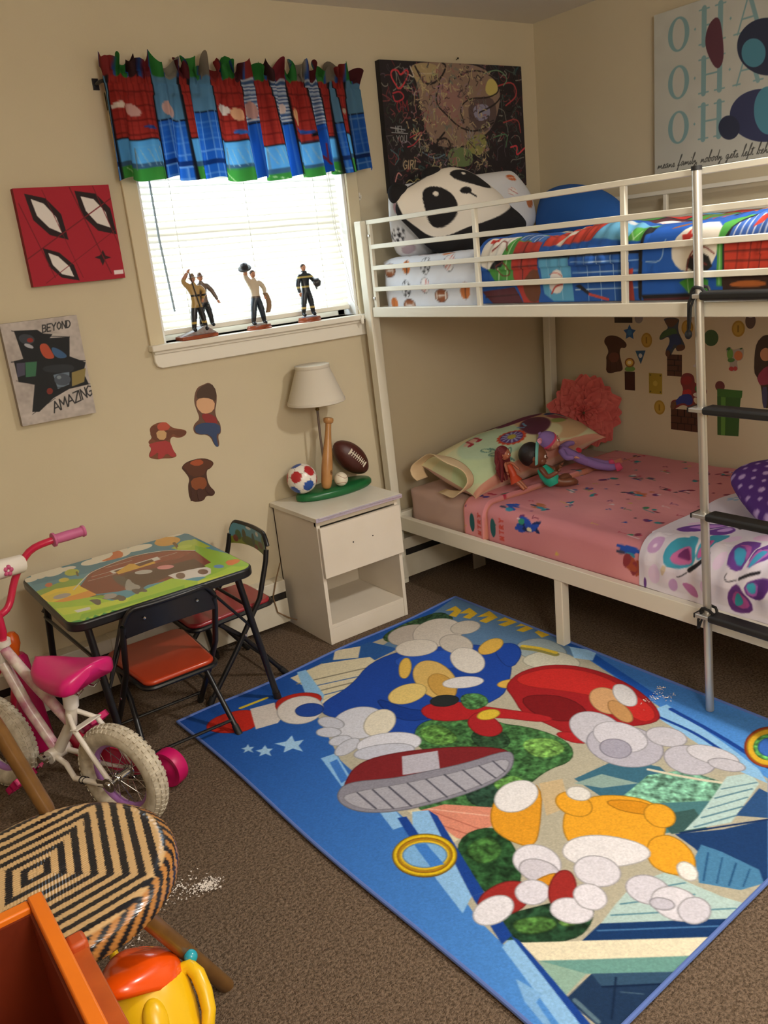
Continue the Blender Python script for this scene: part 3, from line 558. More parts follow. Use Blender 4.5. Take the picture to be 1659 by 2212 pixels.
PD['grey']='''P|1c1e22|-2517,1352 -2444,1346 -2428,1332 -2343,1313 -2357,1245 -2307,1217 -2322,1183 -2311,1141 -2380,1137 -2439,1115 -2494,1078 -2516,1082 -2489,1171 -2538,1187 -2538,1256 -2507,1259
P|b8b0aa|-2409,1314 -2344,1309 -2342,1317 -2395,1328
S|3c4048|-2459,1313 -2463,1307 -2470,1304 -2480,1303 -2489,1305 -2498,1309 -2504,1315 -2507,1322 -2507,1329 -2503,1334 -2496,1337 -2486,1338 -2477,1336 -2468,1332 -2462,1326 -2458,1319
S|a8a8b0|-2467,1290 -2469,1288 -2473,1288 -2478,1290 -2484,1292 -2489,1296 -2493,1299 -2495,1303 -2494,1305 -2492,1307 -2488,1307 -2483,1305 -2477,1303 -2472,1299 -2469,1296 -2467,1292
S|8c3028|-2463,1314 -2464,1311 -2467,1309 -2471,1308 -2475,1308 -2478,1309 -2481,1311 -2483,1314 -2483,1317 -2482,1320 -2479,1322 -2475,1323 -2471,1323 -2468,1322 -2465,1320 -2463,1317
S|b04c34|-2451,1297 -2423,1301 -2411,1268 -2405,1244 -2442,1249
S|3c5c84|-2414,1288 -2383,1272 -2358,1241 -2405,1244
P|3c6c50|-2503,1247 -2466,1244 -2480,1197 -2512,1199
P|4c4a5c|-2532,1248 -2504,1246 -2513,1206 -2538,1203
P|6c7c8c|-2423,1192 -2368,1195 -2377,1152 -2418,1143
P|8c7c4c|-2361,1190 -2311,1198 -2325,1152 -2370,1143
S|2c3036|-2454,1228 -2347,1219 -2353,1188 -2451,1204
S|4c5460|-2369,1167 -2372,1160 -2380,1154 -2390,1151 -2400,1152 -2411,1155 -2418,1161 -2423,1168 -2423,1176 -2420,1183 -2413,1189 -2403,1192 -2392,1192 -2382,1188 -2374,1183 -2369,1175
S|7c8890|-2398,1180 -2399,1178 -2402,1176 -2404,1175 -2407,1175 -2410,1176 -2412,1178 -2413,1180 -2414,1182 -2412,1185 -2410,1186 -2408,1187 -2405,1187 -2402,1186 -2400,1185 -2399,1182
S|7c3028|-2435,1139 -2437,1135 -2440,1131 -2444,1130 -2448,1130 -2452,1131 -2455,1134 -2456,1138 -2456,1142 -2454,1146 -2452,1149 -2448,1151 -2443,1151 -2440,1150 -2437,1147 -2435,1143
L2.1|1c1c20|-2524,1353 -2455,1328 -2344,1309
L3.0|1c1c20|-2546,1254 -2434,1248 -2291,1219
L1.5|1c1c20|-2544,1192 -2425,1145 -2306,1142
L1.5|1c1c20|-2517,1074 -2432,1114'''
PD['graf']='''S|8c7464|-786,2212 -393,2221 -266,2151 -259,2061 -329,1940 -496,1881 -664,1883 -721,1980 -730,2140
S|a8946c|-774,2208 -589,2209 -651,2132 -732,2121
S|947068|-639,2123 -499,2145 -482,2029 -615,1961 -660,2047
S|5c4a48|-479,2059 -301,2101 -280,1980 -420,1920
S|c4b468|-324,2169 -267,2141 -287,2081 -360,2100
S|8c8a50|-478,1921 -344,1940 -383,1838 -484,1861
S|8c88a0|-437,2049 -334,2060 -324,2000 -414,1980
S|6a7c50|-595,1882 -453,1880 -446,1799 -589,1803
L7.8|241c1c|-737,2195 -692,2122 -610,2143 -563,2201 -589,2214
L6.4|241c1c|-611,2133 -646,2057 -582,2009 -517,1960 -418,1940 -311,1980
L5.5|241c1c|-526,2154 -409,2196 -295,2170 -255,2111 -332,2080 -449,2079 -509,2039 -487,1980
L7.8|241c1c|-603,1941 -663,1893 -625,1863 -567,1882 -591,1922 -647,1912
L3.7|241c1c|-465,1900 -411,1859 -472,1830 -499,1851
L6.5|241c1c|-396,2020 -274,2061 -239,2122
L5.2|b8a888|-714,2168 -634,2170 -603,2209
L5.2|c8c0b0|-763,2194 -742,2149 -779,2166
L7.4|c83c44|-836,2110 -869,2155 -860,2178 -828,2179 -818,2156 -783,2184 -772,2166 -817,2110 -836,2110
L6.5|b83440|-864,2091 -825,2101 -802,2074 -856,2055 -865,2082
L4.6|b83440|-794,1923 -711,1952 -771,1895 -811,1886
L7.3|d0404c|-212,1876 -164,1886 -184,1834 -117,1875
L6.5|a83c40|-268,2131 -175,2153 -149,2093 -229,2051
L6.5|984040|-250,1980 -155,2001 -144,1938
L4.2|a8a8a8|-892,1962 -855,1957 -816,1952
L3.2|a8a8a8|-888,1943 -805,1938
L5.2|6c8c6c|-353,2178 -262,2200 -205,2162 -238,2132
L5.2|507c58|-316,1919 -222,1939 -243,1877
L4.2|4c7074|-902,1878 -855,1848 -884,1820
L5.5|d08c88|-892,1753 -874,1791 -857,1776
L3.7|c8b878|-834,1746 -812,1760 -795,1742 -772,1764 -747,1743
L4.2|8c4850|-731,2009 -675,2038 -710,1961
L5.2|607888|-734,1865 -669,1834 -612,1853
L5.2|946c84|-640,2114 -583,2134 -560,2096'''
PD['ohana']='''S|2c3248|1281,2014 1274,1981 1250,1955 1212,1943 1166,1945 1119,1962 1077,1992 1048,2030 1038,2070 1046,2105 1073,2130 1113,2141 1160,2136 1205,2118 1244,2088 1271,2052
S|4c8498|1154,2023 1151,2006 1142,1992 1126,1985 1108,1985 1089,1993 1073,2007 1062,2025 1058,2045 1061,2063 1071,2076 1087,2083 1105,2082 1124,2074 1139,2060 1150,2043
S|34395a|1282,1794 1274,1762 1248,1737 1206,1724 1155,1724 1102,1740 1056,1767 1025,1803 1013,1841 1023,1875 1053,1900 1097,1911 1149,1908 1200,1891 1242,1864 1271,1830
S|4c8498|1227,1820 1224,1789 1213,1765 1195,1750 1173,1747 1151,1757 1132,1778 1118,1807 1113,1840 1116,1872 1128,1896 1146,1910 1167,1912 1189,1902 1208,1881 1221,1852
S|5c3440|904,2125 924,2178 965,2193 982,2115 988,2031 958,2004 916,2072
S|2c3248|1059,1791 1056,1775 1046,1762 1032,1755 1015,1754 997,1760 982,1772 972,1788 968,1805 971,1821 981,1834 996,1841 1013,1841 1030,1835 1045,1823 1055,1807'''
PD['boy']='''S|4a3426|-1917,1019 -1899,1055 -1845,1068 -1826,1030 -1839,987 -1884,1010
S|d8a880|-1914,1015 -1874,1015 -1840,995 -1851,957 -1895,951 -1920,984
S|8c2c2c|-1909,955 -1871,953 -1840,924 -1856,890 -1891,916
S|34466a|-1944,913 -1903,923 -1836,905 -1838,868 -1858,867 -1857,826 -1855,816 -1870,821 -1879,871 -1936,883'''
PD['pupA']='''S|6a3c28|-2112,950 -2083,948 -2069,924 -1979,909 -1978,891 -2012,886 -2032,908 -2044,883 -2095,885 -2118,908
S|b8503c|-2087,949 -2054,957 -2034,935 -2048,920 -2084,927
S|c8a070|-2094,929 -2052,921 -2062,887 -2093,894
S|a83838|-2104,887 -2049,884 -2039,837 -2030,817 -2052,817 -2067,838 -2089,821 -2107,822 -2098,850 -2122,838 -2141,836 -2121,864 -2132,884'''
PD['pupB']='''S|5c3420|-2019,769 -1992,785 -1924,785 -1885,757 -1902,742 -1921,743 -1936,716 -1989,725 -2005,762
S|a8502c|-1992,781 -1943,789 -1923,766 -1958,759
S|8c4c28|-1994,717 -1936,716 -1926,682 -1946,662 -1992,674
S|4a2c22|-2003,691 -1982,677 -1994,633 -2010,631 -1995,661
S|4a2c22|-1975,673 -1952,670 -1945,643 -1953,622 -1976,624
S|4a2c22|-1943,677 -1923,657 -1901,644 -1911,631 -1933,644'''
PD['pupC']='''S|4a2a1c|371,969 375,990 402,1001 453,997 465,982 497,967 490,949 458,951 452,930 400,923 387,949
S|6a3a2a|400,921 445,925 457,899 437,878 405,877 389,897
S|4a2a1c|389,892 405,882 401,840 381,831 374,844
S|4a2a1c|408,877 438,881 437,836 404,827
S|4a2a1c|444,899 457,874 472,854 469,840 450,842'''
PD['figA']='''S|5c4030|701,1080 775,1080 769,1064 741,1040 713,1049
S|3c5a34|690,1020 718,1035 758,1040 769,1012 730,1011 684,991 675,993
S|2c3c66|730,1011 769,1016 786,988 786,964 764,964 752,973 735,944 710,943 730,977
S|5c3a28|805,960 805,954 801,949 794,944 786,942 778,941 770,943 764,947 761,952 762,957 766,963 772,967 780,970 789,970 797,968 802,965
S|5c3a28|732,929 731,923 728,919 724,915 719,914 715,915 711,918 708,923 707,928 708,934 711,939 715,942 719,943 724,942 728,939 731,935'''
PD['figB']='''S|8c2c2c|784,805 798,830 831,836 845,813 815,792
S|a82c2c|793,771 837,779 840,754 798,747
S|2c3880|787,751 837,759 849,721 827,704 798,717 759,699 753,713
S|6a4830|761,697 757,690 752,684 746,681 740,681 736,683 733,689 733,696 735,703 739,711 745,716 751,719 756,720 760,717 763,712 763,705
S|6a4830|872,715 876,710 877,704 875,696 870,689 863,682 855,678 848,677 842,679 838,684 837,690 839,698 844,705 851,712 859,716 866,717
S|3c7040|910,786 908,778 903,771 894,766 884,764 873,765 864,768 858,775 856,782 858,790 864,797 873,802 883,804 894,803 902,800 908,793
S|c8c0b4|913,760 911,755 904,751 894,748 881,746 869,746 858,747 851,751 848,755 851,760 858,764 869,767 881,769 893,769 904,767 911,764'''
PD['pipe']='''P|3c6a2c|963,789 1078,788 1076,758 964,756
P|345c28|964,756 1069,758 1065,594 968,590
P|5c8c3c|982,755 1003,755 1004,592 985,591'''
PD['girl']='''S|3c2c22|1135,987 1162,1013 1190,1014 1203,931 1156,921 1139,849 1127,866 1127,942
S|b8805c|1198,940 1196,930 1192,921 1184,915 1175,913 1166,914 1158,920 1153,928 1151,938 1152,949 1157,957 1165,963 1173,966 1182,964 1190,958 1196,950
S|8c3448|1139,849 1176,895 1204,887 1206,826 1160,814 1150,822
S|44405c|1162,809 1188,811 1187,725 1170,724'''
PD['fruit']='''S|6c9c48|1033,937 1032,928 1029,920 1025,915 1020,913 1014,915 1010,920 1006,927 1005,936 1006,945 1009,952 1013,957 1019,959 1024,957 1029,953 1032,945
S|c87848|1075,931 1074,924 1070,917 1064,913 1057,911 1050,912 1044,916 1039,922 1038,930 1039,938 1043,944 1049,949 1056,951 1063,949 1070,945 1074,939
S|b04040|1038,876 1037,873 1035,869 1031,867 1027,866 1023,867 1019,869 1016,872 1015,875 1016,879 1019,882 1022,884 1026,885 1031,884 1034,882 1037,880
S|b04040|1054,878 1053,874 1051,871 1048,869 1045,868 1041,869 1038,871 1036,873 1036,877 1036,880 1038,884 1041,886 1044,886 1048,886 1051,884 1053,881
S|3c6a34|1001,956 1018,966 1021,954 1009,950
S|3c6a34|1061,960 1076,964 1068,954
S|4c7c3c|1040,912 1039,909 1036,906 1031,904 1025,903 1019,903 1014,905 1011,908 1010,911 1011,914 1014,917 1019,919 1025,920 1030,919 1035,918 1039,915'''
PD['flow']='''S|6c9448|517,850 516,846 512,843 507,840 501,839 494,840 489,842 485,845 484,849 486,853 489,856 495,859 501,860 507,860 513,858 516,854
S|6c9448|542,852 541,848 537,844 532,842 526,841 520,841 514,843 511,846 510,850 511,854 515,858 520,860 526,861 532,861 538,859 541,856
S|8c5a2c|540,881 538,873 532,866 523,861 512,858 502,860 493,864 487,871 485,879 487,887 493,894 502,900 513,902 524,900 532,896 538,889
S|d8b048|533,881 531,875 527,870 520,866 512,865 505,865 498,869 494,873 493,879 494,885 499,890 505,894 513,895 521,895 527,891 531,887
S|ecdcb0|524,881 523,877 521,875 517,873 513,872 508,872 505,874 502,876 501,880 502,883 505,886 508,887 513,888 517,888 521,886 523,884'''
PD['ghost']='''S|d0c8c8|842,878 863,891 852,924 874,941 898,935 903,902 890,878 864,874
S|b4acb4|900,911 900,904 898,898 896,894 893,892 890,893 888,897 886,903 885,911 886,918 887,924 890,928 892,930 895,928 898,924 900,918'''
PD['panda']='''P|1c1a1c|-1108,1679 -328,1779 -164,1310 -1033,1426
S|ece4d6|-1077,1656 -1062,1688 -1000,1713 -904,1749 -815,1780 -712,1766 -600,1704 -517,1658 -476,1620 -522,1598 -664,1558 -783,1542 -875,1513 -938,1511 -1017,1568 -1065,1605
S|1c1a1c|-986,1668 -964,1698 -917,1707 -857,1685 -828,1638 -835,1586 -887,1548 -934,1546 -966,1576 -981,1617
S|1c1a1c|-832,1749 -785,1765 -712,1760 -649,1729 -589,1685 -653,1685 -734,1703 -813,1723
S|ece4d6|-911,1675 -912,1671 -915,1668 -919,1666 -924,1666 -928,1667 -931,1669 -934,1672 -934,1676 -933,1679 -930,1682 -926,1684 -921,1685 -917,1684 -914,1682 -911,1679
S|ece4d6|-744,1747 -746,1744 -748,1743 -752,1742 -756,1741 -761,1742 -764,1743 -766,1745 -767,1747 -766,1750 -763,1751 -760,1752 -755,1753 -751,1752 -747,1751 -745,1749
S|1c1a1c|-811,1680 -784,1695 -751,1692 -745,1677 -762,1666 -794,1668
L7.2|1c1a1c|-762,1672 -729,1655'''
PD['wpil']='''S|c86838|-352,1726 -356,1721 -365,1719 -377,1718 -390,1719 -403,1722 -413,1726 -419,1731 -420,1736 -415,1740 -407,1743 -395,1744 -382,1743 -369,1740 -359,1736 -353,1731
L2.4|f0e8e0|-415,1730 -356,1731
S|f0ece8|-364,1669 -368,1662 -377,1658 -389,1656 -402,1657 -414,1660 -423,1666 -428,1672 -428,1679 -423,1685 -415,1690 -403,1692 -390,1691 -378,1688 -369,1682 -364,1676
L2.4|b84848|-419,1687 -392,1673 -366,1663
L1.6|b84848|-425,1671 -419,1687 -395,1691 -364,1678 -364,1662 -397,1656 -425,1668
S|c89ca4|-1002,1645 -1004,1635 -1008,1627 -1013,1622 -1018,1621 -1022,1623 -1025,1628 -1027,1637 -1027,1646 -1025,1656 -1021,1664 -1016,1669 -1011,1671 -1007,1669 -1004,1663 -1002,1655
S|b8a8b4|-945,1477 -948,1470 -956,1464 -966,1460 -979,1460 -990,1462 -1000,1467 -1006,1474 -1007,1482 -1004,1490 -996,1495 -986,1499 -974,1500 -962,1497 -952,1492 -946,1485
S|c07040|-245,1625 -248,1615 -255,1607 -265,1602 -276,1601 -287,1603 -296,1609 -301,1618 -303,1628 -300,1637 -293,1645 -283,1651 -272,1652 -262,1650 -253,1644 -247,1635'''
PD['comf']='''P|2058ac|724,1576 1805,1493 1814,1232 690,1238
P|4c9440|790,1376 870,1468 933,1499 904,1341 814,1341
P|4c9440|891,1508 1016,1498 912,1335 882,1336
L2.8|d8ecc8|899,1484 878,1342
L3.9|d8ecc8|845,1386 837,1343
S|e8e4dc|755,1452 800,1485 885,1488 886,1444 837,1392 790,1376 754,1396
P|c83830|774,1457 795,1458 806,1471 811,1457 816,1448 805,1445 800,1438 789,1446 777,1444
L4.8|7c2c28|808,1427 847,1455 880,1426
S|1c1c1c|799,1375 820,1405 874,1408 872,1387
L3.9|7c2c28|832,1386 874,1405 901,1356 847,1355 836,1386
P|3c64a0|919,1485 1048,1490 1029,1441 916,1448
L2.8|d8dce4|933,1490 921,1450
L2.8|d8dce4|954,1490 942,1449
L2.8|d8dce4|975,1490 963,1448
L4.0|d8dce4|995,1491 984,1446
L2.8|d8dce4|1016,1490 1005,1445
P|c83830|982,1475 1015,1484 1048,1490 1047,1476 1030,1469 1002,1471
P|b03a30|916,1445 1025,1441 1015,1284 1018,1260 950,1261 909,1353
L6.4|5c2420|919,1418 1023,1418
L4.5|5c2420|916,1382 1021,1382
L4.8|5c2420|963,1442 951,1333
S|6c4028|951,1333 992,1373 1028,1366 1027,1278 984,1264 953,1297
P|5c2c34|746,1308 911,1319 950,1261 807,1260
L4.0|3c1c20|763,1289 927,1295
P|c04030|1038,1468 1140,1483 1285,1477 1248,1427 1036,1429
L4.5|702820|1054,1456 1256,1461
L3.4|702820|1170,1478 1161,1430
L3.4|702820|1228,1479 1216,1428
P|d0c8b8|1095,1428 1124,1457 1170,1467 1184,1461 1139,1447 1115,1427
P|68acd0|1252,1429 1277,1465 1352,1474 1442,1475 1442,1460 1378,1444 1365,1425
S|d0d4d8|1305,1470 1352,1474 1378,1467 1345,1459
P|54a040|1365,1425 1378,1454 1455,1469 1436,1428
L1.6|d8ecc8|1372,1447 1394,1428
L2.2|d8ecc8|1407,1450 1391,1428
P|1c1c20|1027,1415 1351,1407 1429,1403 1429,1387 1034,1399
P|5ca4cc|1028,1399 1163,1398 1169,1270 1083,1271 1044,1295
L2.2|8cc4e0|1066,1398 1068,1283
L3.2|8cc4e0|1121,1398 1123,1276
S|e8e0dc|1067,1341 1096,1369 1127,1359 1132,1316 1108,1291 1069,1301
L2.2|c04840|1072,1352 1096,1360 1126,1345
L5.6|c04840|1076,1295 1094,1317 1125,1322
P|1f56a8|1170,1399 1416,1396 1414,1261 1206,1264 1170,1293
L2.8|a8c8e8|1174,1385 1416,1379
L2.8|a8c8e8|1172,1354 1416,1351
L2.8|a8c8e8|1178,1304 1415,1305
L1.6|a8c8e8|1233,1395 1228,1269
L2.2|a8c8e8|1282,1395 1278,1265
L2.2|a8c8e8|1330,1395 1331,1265
P|24242c|1178,1315 1197,1320 1236,1294 1229,1287
P|c84838|1229,1294 1307,1276 1307,1268 1229,1286
P|c84030|1363,1354 1399,1357 1399,1342 1370,1341
P|9c3c30|1376,1341 1396,1340 1401,1266 1378,1269
P|1c1c20|1420,1461 1449,1459 1424,1261 1415,1277
P|1f5cb8|1429,1436 1479,1462 1551,1475 1608,1470 1564,1274 1431,1282
L2.8|b8d0e8|1501,1426 1497,1369 1441,1372
S|a06038|1498,1448 1522,1458 1580,1468 1557,1458 1522,1451
P|4c9c3c|1552,1314 1610,1337 1644,1316 1644,1280 1587,1281
L1.6|d8ecc8|1578,1323 1584,1283
L2.2|d8ecc8|1601,1322 1604,1283
S|ece4d4|1522,1385 1539,1438 1591,1462 1663,1457 1675,1395 1638,1331 1581,1338 1546,1349
P|c83830|1551,1432 1566,1433 1574,1445 1579,1434 1592,1429 1580,1423 1583,1415 1570,1420 1560,1418
S|1c1a18|1572,1343 1580,1382 1637,1388 1660,1339
L3.6|7c3028|1575,1343 1586,1391 1626,1405 1659,1382
L4.5|7c3028|1586,1381 1637,1355
L3.2|7c3028|1612,1404 1615,1341
P|5c2c34|1431,1275 1639,1278 1639,1258 1434,1261
P|1c1c20|1424,1284 1644,1285 1644,1276 1431,1273
P|4c9c40|1666,1452 1710,1475 1736,1478 1691,1413 1688,1300 1669,1301
L1.6|d8ecc8|1675,1414 1677,1305
P|1c1c20|1683,1413 1696,1440 1736,1478 1746,1474 1701,1428 1694,1300 1685,1300
P|3c64b0|1701,1440 1756,1480 1825,1487 1828,1408 1696,1415
L3.6|dce0e8|1714,1448 1709,1416
L3.6|dce0e8|1732,1460 1728,1416
L3.6|dce0e8|1749,1467 1746,1416
L3.6|dce0e8|1767,1470 1763,1415
L3.6|dce0e8|1784,1473 1781,1415
L3.6|dce0e8|1801,1476 1798,1415
P|c83428|1758,1435 1767,1466 1805,1482 1825,1478 1827,1421 1797,1452
P|c43c28|1688,1406 1828,1406 1831,1328 1690,1329
L4.5|642018|1691,1385 1829,1384
L4.5|642018|1692,1362 1830,1359
L2.4|642018|1728,1406 1724,1332
L2.4|642018|1764,1406 1761,1331
L2.4|642018|1794,1404 1791,1329
P|3c2418|1687,1329 1831,1328 1834,1251 1689,1252
S|b8642c|1704,1305 1741,1313 1811,1310 1812,1297 1720,1297'''
PD['fly']='''S|6c3c98|1410,530 1424,549 1475,568 1551,587 1547,575 1517,551 1495,526 1464,515 1432,519
S|c48cd8|1440,542 1475,560 1547,583 1517,558 1495,539 1464,540
S|6c3c98|1506,525 1521,549 1555,580 1587,570 1588,546 1562,530 1532,525
S|c8a0e0|1538,552 1555,573 1577,571 1569,552 1544,545
S|7848a4|1560,594 1565,619 1590,640 1619,644 1624,614 1591,594
S|c890d4|1569,600 1576,618 1605,637 1619,633 1619,606 1591,597
L9.9|1c1820|1556,587 1569,584 1591,577
L1.1|1c1820|1553,589 1543,598 1554,607
S|40a4c4|1449,451 1463,480 1495,498 1517,508 1540,494 1548,475 1563,458 1559,436 1506,422 1467,423
S|d070a8|1475,447 1506,476 1533,478 1548,461 1559,443 1525,434 1491,433
S|7c2c70|1495,452 1521,476 1540,466 1552,448 1525,449
S|40a4c4|1544,523 1570,535 1602,543 1595,500 1585,470 1570,453 1555,470
S|c860a0|1557,484 1570,511 1584,504 1583,473 1566,455
S|5c2040|1561,499 1573,505 1577,482 1566,476
L11.8|1c1820|1555,428 1578,448 1597,473
L2.7|1c1820|1548,421 1525,406 1512,401
S|70409c|1657,518 1676,528 1723,530 1729,459 1698,448 1663,463
S|40a0c8|1666,490 1704,496 1722,464 1695,464
S|b860b0|1659,502 1700,512 1725,485 1722,471 1697,501
S|6c3894|1730,526 1750,538 1792,540 1798,523 1787,491 1732,450
S|b868b8|1734,487 1750,514 1770,512 1768,483 1735,451
S|40a0c8|1740,479 1754,505 1764,498 1758,477 1739,455
S|5c2c80|1743,430 1782,450 1820,451 1818,421 1786,396 1760,405
S|a85cb0|1746,431 1782,440 1789,416 1767,403
S|38a0b8|1749,432 1775,439 1783,418 1766,413
S|64307c|1689,391 1712,428 1740,422 1767,390 1768,353 1715,337 1690,347
S|b04c90|1700,370 1713,408 1733,414 1757,394 1761,368 1728,355
S|30a0a8|1710,373 1720,403 1733,410 1744,387 1737,371 1714,358
L6.8|1c1820|1724,438 1746,447 1775,460
L1.4|1c1820|1716,434 1692,426 1678,432 1683,441
S|c8a0d0|1431,472 1429,463 1424,455 1416,449 1406,445 1397,444 1389,447 1384,453 1382,461 1384,470 1389,478 1397,484 1407,488 1416,489 1424,486 1429,480
S|ecd8f0|1413,468 1413,466 1411,463 1409,462 1407,461 1404,461 1402,461 1401,463 1400,465 1401,467 1402,469 1404,471 1407,472 1409,472 1411,472 1413,470
S|c8a0d0|1812,583 1811,577 1806,571 1799,567 1791,564 1782,563 1775,564 1770,568 1768,573 1770,579 1774,585 1781,590 1790,593 1798,593 1805,592 1810,588
S|f0e0f4|1796,579 1796,578 1794,576 1793,575 1790,574 1788,574 1786,574 1785,575 1785,577 1785,579 1786,580 1788,582 1790,583 1792,583 1794,582 1795,581
S|e8c4e4|1742,564 1740,557 1732,549 1720,542 1706,538 1692,536 1680,537 1672,541 1669,547 1672,555 1680,563 1692,570 1706,574 1720,576 1731,574 1739,570
S|b8c8ec|1661,576 1741,618 1789,616 1742,586
S|c8a0d0|1512,374 1511,365 1507,357 1501,351 1495,347 1488,347 1482,350 1478,356 1476,364 1478,373 1482,381 1488,387 1495,391 1501,391 1507,388 1511,382
S|c078b0|1529,386 1552,392 1578,378 1586,348 1560,348 1541,367
S|e0c0e0|1593,403 1622,424 1622,383 1600,370
S|60b4d8|1754,611 1798,618 1815,615 1814,609 1780,603
S|d0b0dc|1820,490 1820,482 1818,475 1814,470 1810,468 1805,468 1802,471 1799,477 1798,484 1798,491 1801,498 1804,503 1809,506 1813,506 1817,502 1819,497
S|e4cce8|1447,393 1445,380 1440,368 1432,359 1423,353 1413,353 1405,359 1400,368 1398,380 1400,394 1406,406 1414,415 1423,420 1432,419 1440,414 1445,405
S|d8c4a8|1455,424 1479,423 1455,384
S|e8d0ec|1641,531 1640,524 1635,518 1629,513 1620,510 1612,509 1605,511 1600,515 1599,521 1600,528 1605,535 1612,540 1620,543 1628,544 1635,542 1640,537
S|dcc0e4|1626,608 1625,597 1622,588 1618,581 1612,578 1607,579 1602,584 1599,592 1598,602 1599,612 1602,622 1606,628 1612,631 1617,630 1622,626 1625,618
S|ecd4ee|1660,468 1659,460 1655,453 1649,447 1643,444 1636,443 1630,446 1626,452 1625,460 1626,468 1630,475 1635,481 1642,484 1649,484 1655,481 1658,476
S|c8b0e8|1729,679 1727,677 1721,673 1711,670 1700,668 1689,666 1679,666 1672,666 1670,668 1672,671 1679,675 1688,678 1700,680 1711,682 1721,682 1727,681
S|c8a0d0|1611,684 1609,681 1605,678 1598,675 1590,673 1582,672 1575,673 1570,674 1568,676 1570,679 1575,682 1582,685 1590,686 1598,687 1605,687 1609,686
S|b898d0|1757,716 1756,713 1752,710 1746,708 1738,706 1731,705 1725,706 1720,707 1719,709 1720,712 1724,714 1731,717 1738,719 1745,719 1752,719 1756,718
S|d8c8f0|1528,608 1526,604 1519,600 1508,596 1495,593 1481,591 1470,591 1463,592 1460,595 1463,599 1470,603 1481,607 1495,611 1508,612 1519,613 1526,611
S|e8c8e8|1464,571 1462,568 1457,564 1449,560 1440,557 1431,556 1423,557 1418,559 1416,562 1418,566 1423,570 1431,573 1440,576 1449,577 1457,576 1462,574
S|6c3c8c|1387,348 1387,340 1385,334 1383,329 1381,327 1379,328 1377,332 1376,337 1375,344 1376,352 1377,358 1379,363 1382,365 1384,364 1386,360 1387,355
S|d8b8e0|1800,662 1798,659 1792,655 1783,652 1772,649 1761,648 1752,647 1745,648 1743,650 1745,654 1752,657 1761,660 1772,663 1783,665 1792,665 1798,664
S|c8a8dc|1884,605 1883,596 1880,587 1874,580 1868,577 1861,577 1855,581 1850,588 1849,597 1850,607 1853,616 1859,622 1866,626 1872,625 1878,621 1883,614
S|7848a4|1834,656 1864,656 1895,632 1872,615 1841,627
S|40a0c8|1852,504 1888,520 1907,487 1872,459
S|e0c0e4|1949,584 1948,575 1943,567 1936,561 1928,557 1919,557 1911,560 1906,565 1904,573 1905,582 1910,590 1917,596 1926,599 1934,600 1942,597 1947,591
S|70409c|1931,494 1960,489 1979,457 1951,437 1926,461
S|c8a0d0|2004,555 2003,548 1999,541 1993,536 1986,533 1978,532 1972,534 1967,539 1966,545 1967,553 1971,560 1977,565 1984,568 1991,569 1998,566 2002,562
S|c8a0d0|1917,411 1916,405 1912,398 1907,393 1900,390 1893,389 1887,391 1883,395 1881,400 1882,407 1886,413 1892,418 1898,422 1905,422 1911,421 1915,417
S|d4b8e4|2033,667 2031,660 2026,654 2017,648 2007,644 1997,644 1988,645 1982,650 1979,656 1981,663 1987,670 1995,675 2005,679 2016,680 2024,678 2030,673
S|c08cc8|2065,530 2064,522 2059,515 2051,509 2042,506 2033,504 2025,506 2019,510 2017,517 2019,524 2024,531 2031,537 2040,541 2049,542 2057,540 2063,536
S|c8a8dc|2088,622 2086,615 2081,609 2073,603 2063,599 2053,598 2045,600 2039,604 2036,610 2038,617 2043,624 2051,630 2061,633 2071,634 2080,632 2085,628'''
PD['o_panda']='''P|000000|-1079,1645 -1059,1688 -1004,1715 -904,1749 -840,1772 -775,1780 -687,1760 -599,1710 -525,1665 -476,1614 -407,1573 -364,1524 -440,1494 -603,1475 -674,1450 -858,1441 -927,1470 -997,1538 -1052,1587 -1079,1614'''
PD['o_earA']='''P|000000|-1102,1695 -1088,1719 -1058,1729 -1018,1722 -1001,1708 -1018,1686 -1057,1671 -1074,1650 -1095,1662'''
PD['o_earB']='''P|000000|-932,1744 -917,1772 -881,1783 -839,1782 -828,1766 -857,1753 -906,1738'''
PD['o_wpil']='''P|000000|-1037,1664 -1029,1698 -982,1724 -840,1742 -555,1753 -367,1766 -331,1755 -278,1709 -233,1660 -213,1598 -203,1532 -342,1476 -619,1445 -912,1448 -1007,1451 -1033,1496 -1040,1561'''
PD['o_blue']='''P|000000|163,1610 189,1667 302,1687 458,1661 580,1606 655,1544 660,1489 576,1469 318,1489 180,1519'''
PD['o_boy']='''P|000000|-1926,1012 -1907,1057 -1874,1065 -1848,1070 -1826,1030 -1834,986 -1847,956 -1844,925 -1832,904 -1835,866 -1851,862 -1849,817 -1869,817 -1885,872 -1938,880 -1949,904 -1938,925 -1912,938 -1921,976'''
PD['o_pupA']='''P|000000|-2120,943 -2081,958 -2046,951 -2029,925 -1973,908 -1979,888 -2012,882 -2034,896 -2048,881 -2043,847 -2026,816 -2053,813 -2089,821 -2107,820 -2144,837 -2116,872 -2134,893 -2109,906'''
PD['o_pupB']='''P|000000|-2023,770 -1991,789 -1923,788 -1881,760 -1902,739 -1920,737 -1925,710 -1920,671 -1897,643 -1912,627 -1940,638 -1954,617 -2010,628 -2008,693 -1994,717 -2008,748'''
PD['o_pupC']='''P|000000|365,969 375,993 405,1004 453,998 500,967 490,944 462,948 455,925 460,894 475,849 462,837 436,834 404,824 374,828 379,881 376,902 393,923 384,949'''
PD['o_figA']='''P|000000|696,1083 780,1083 769,1050 772,1021 792,988 808,960 797,946 764,937 758,959 741,934 730,914 707,916 707,945 730,973 724,1006 684,984 672,993 690,1023 724,1037 704,1064'''
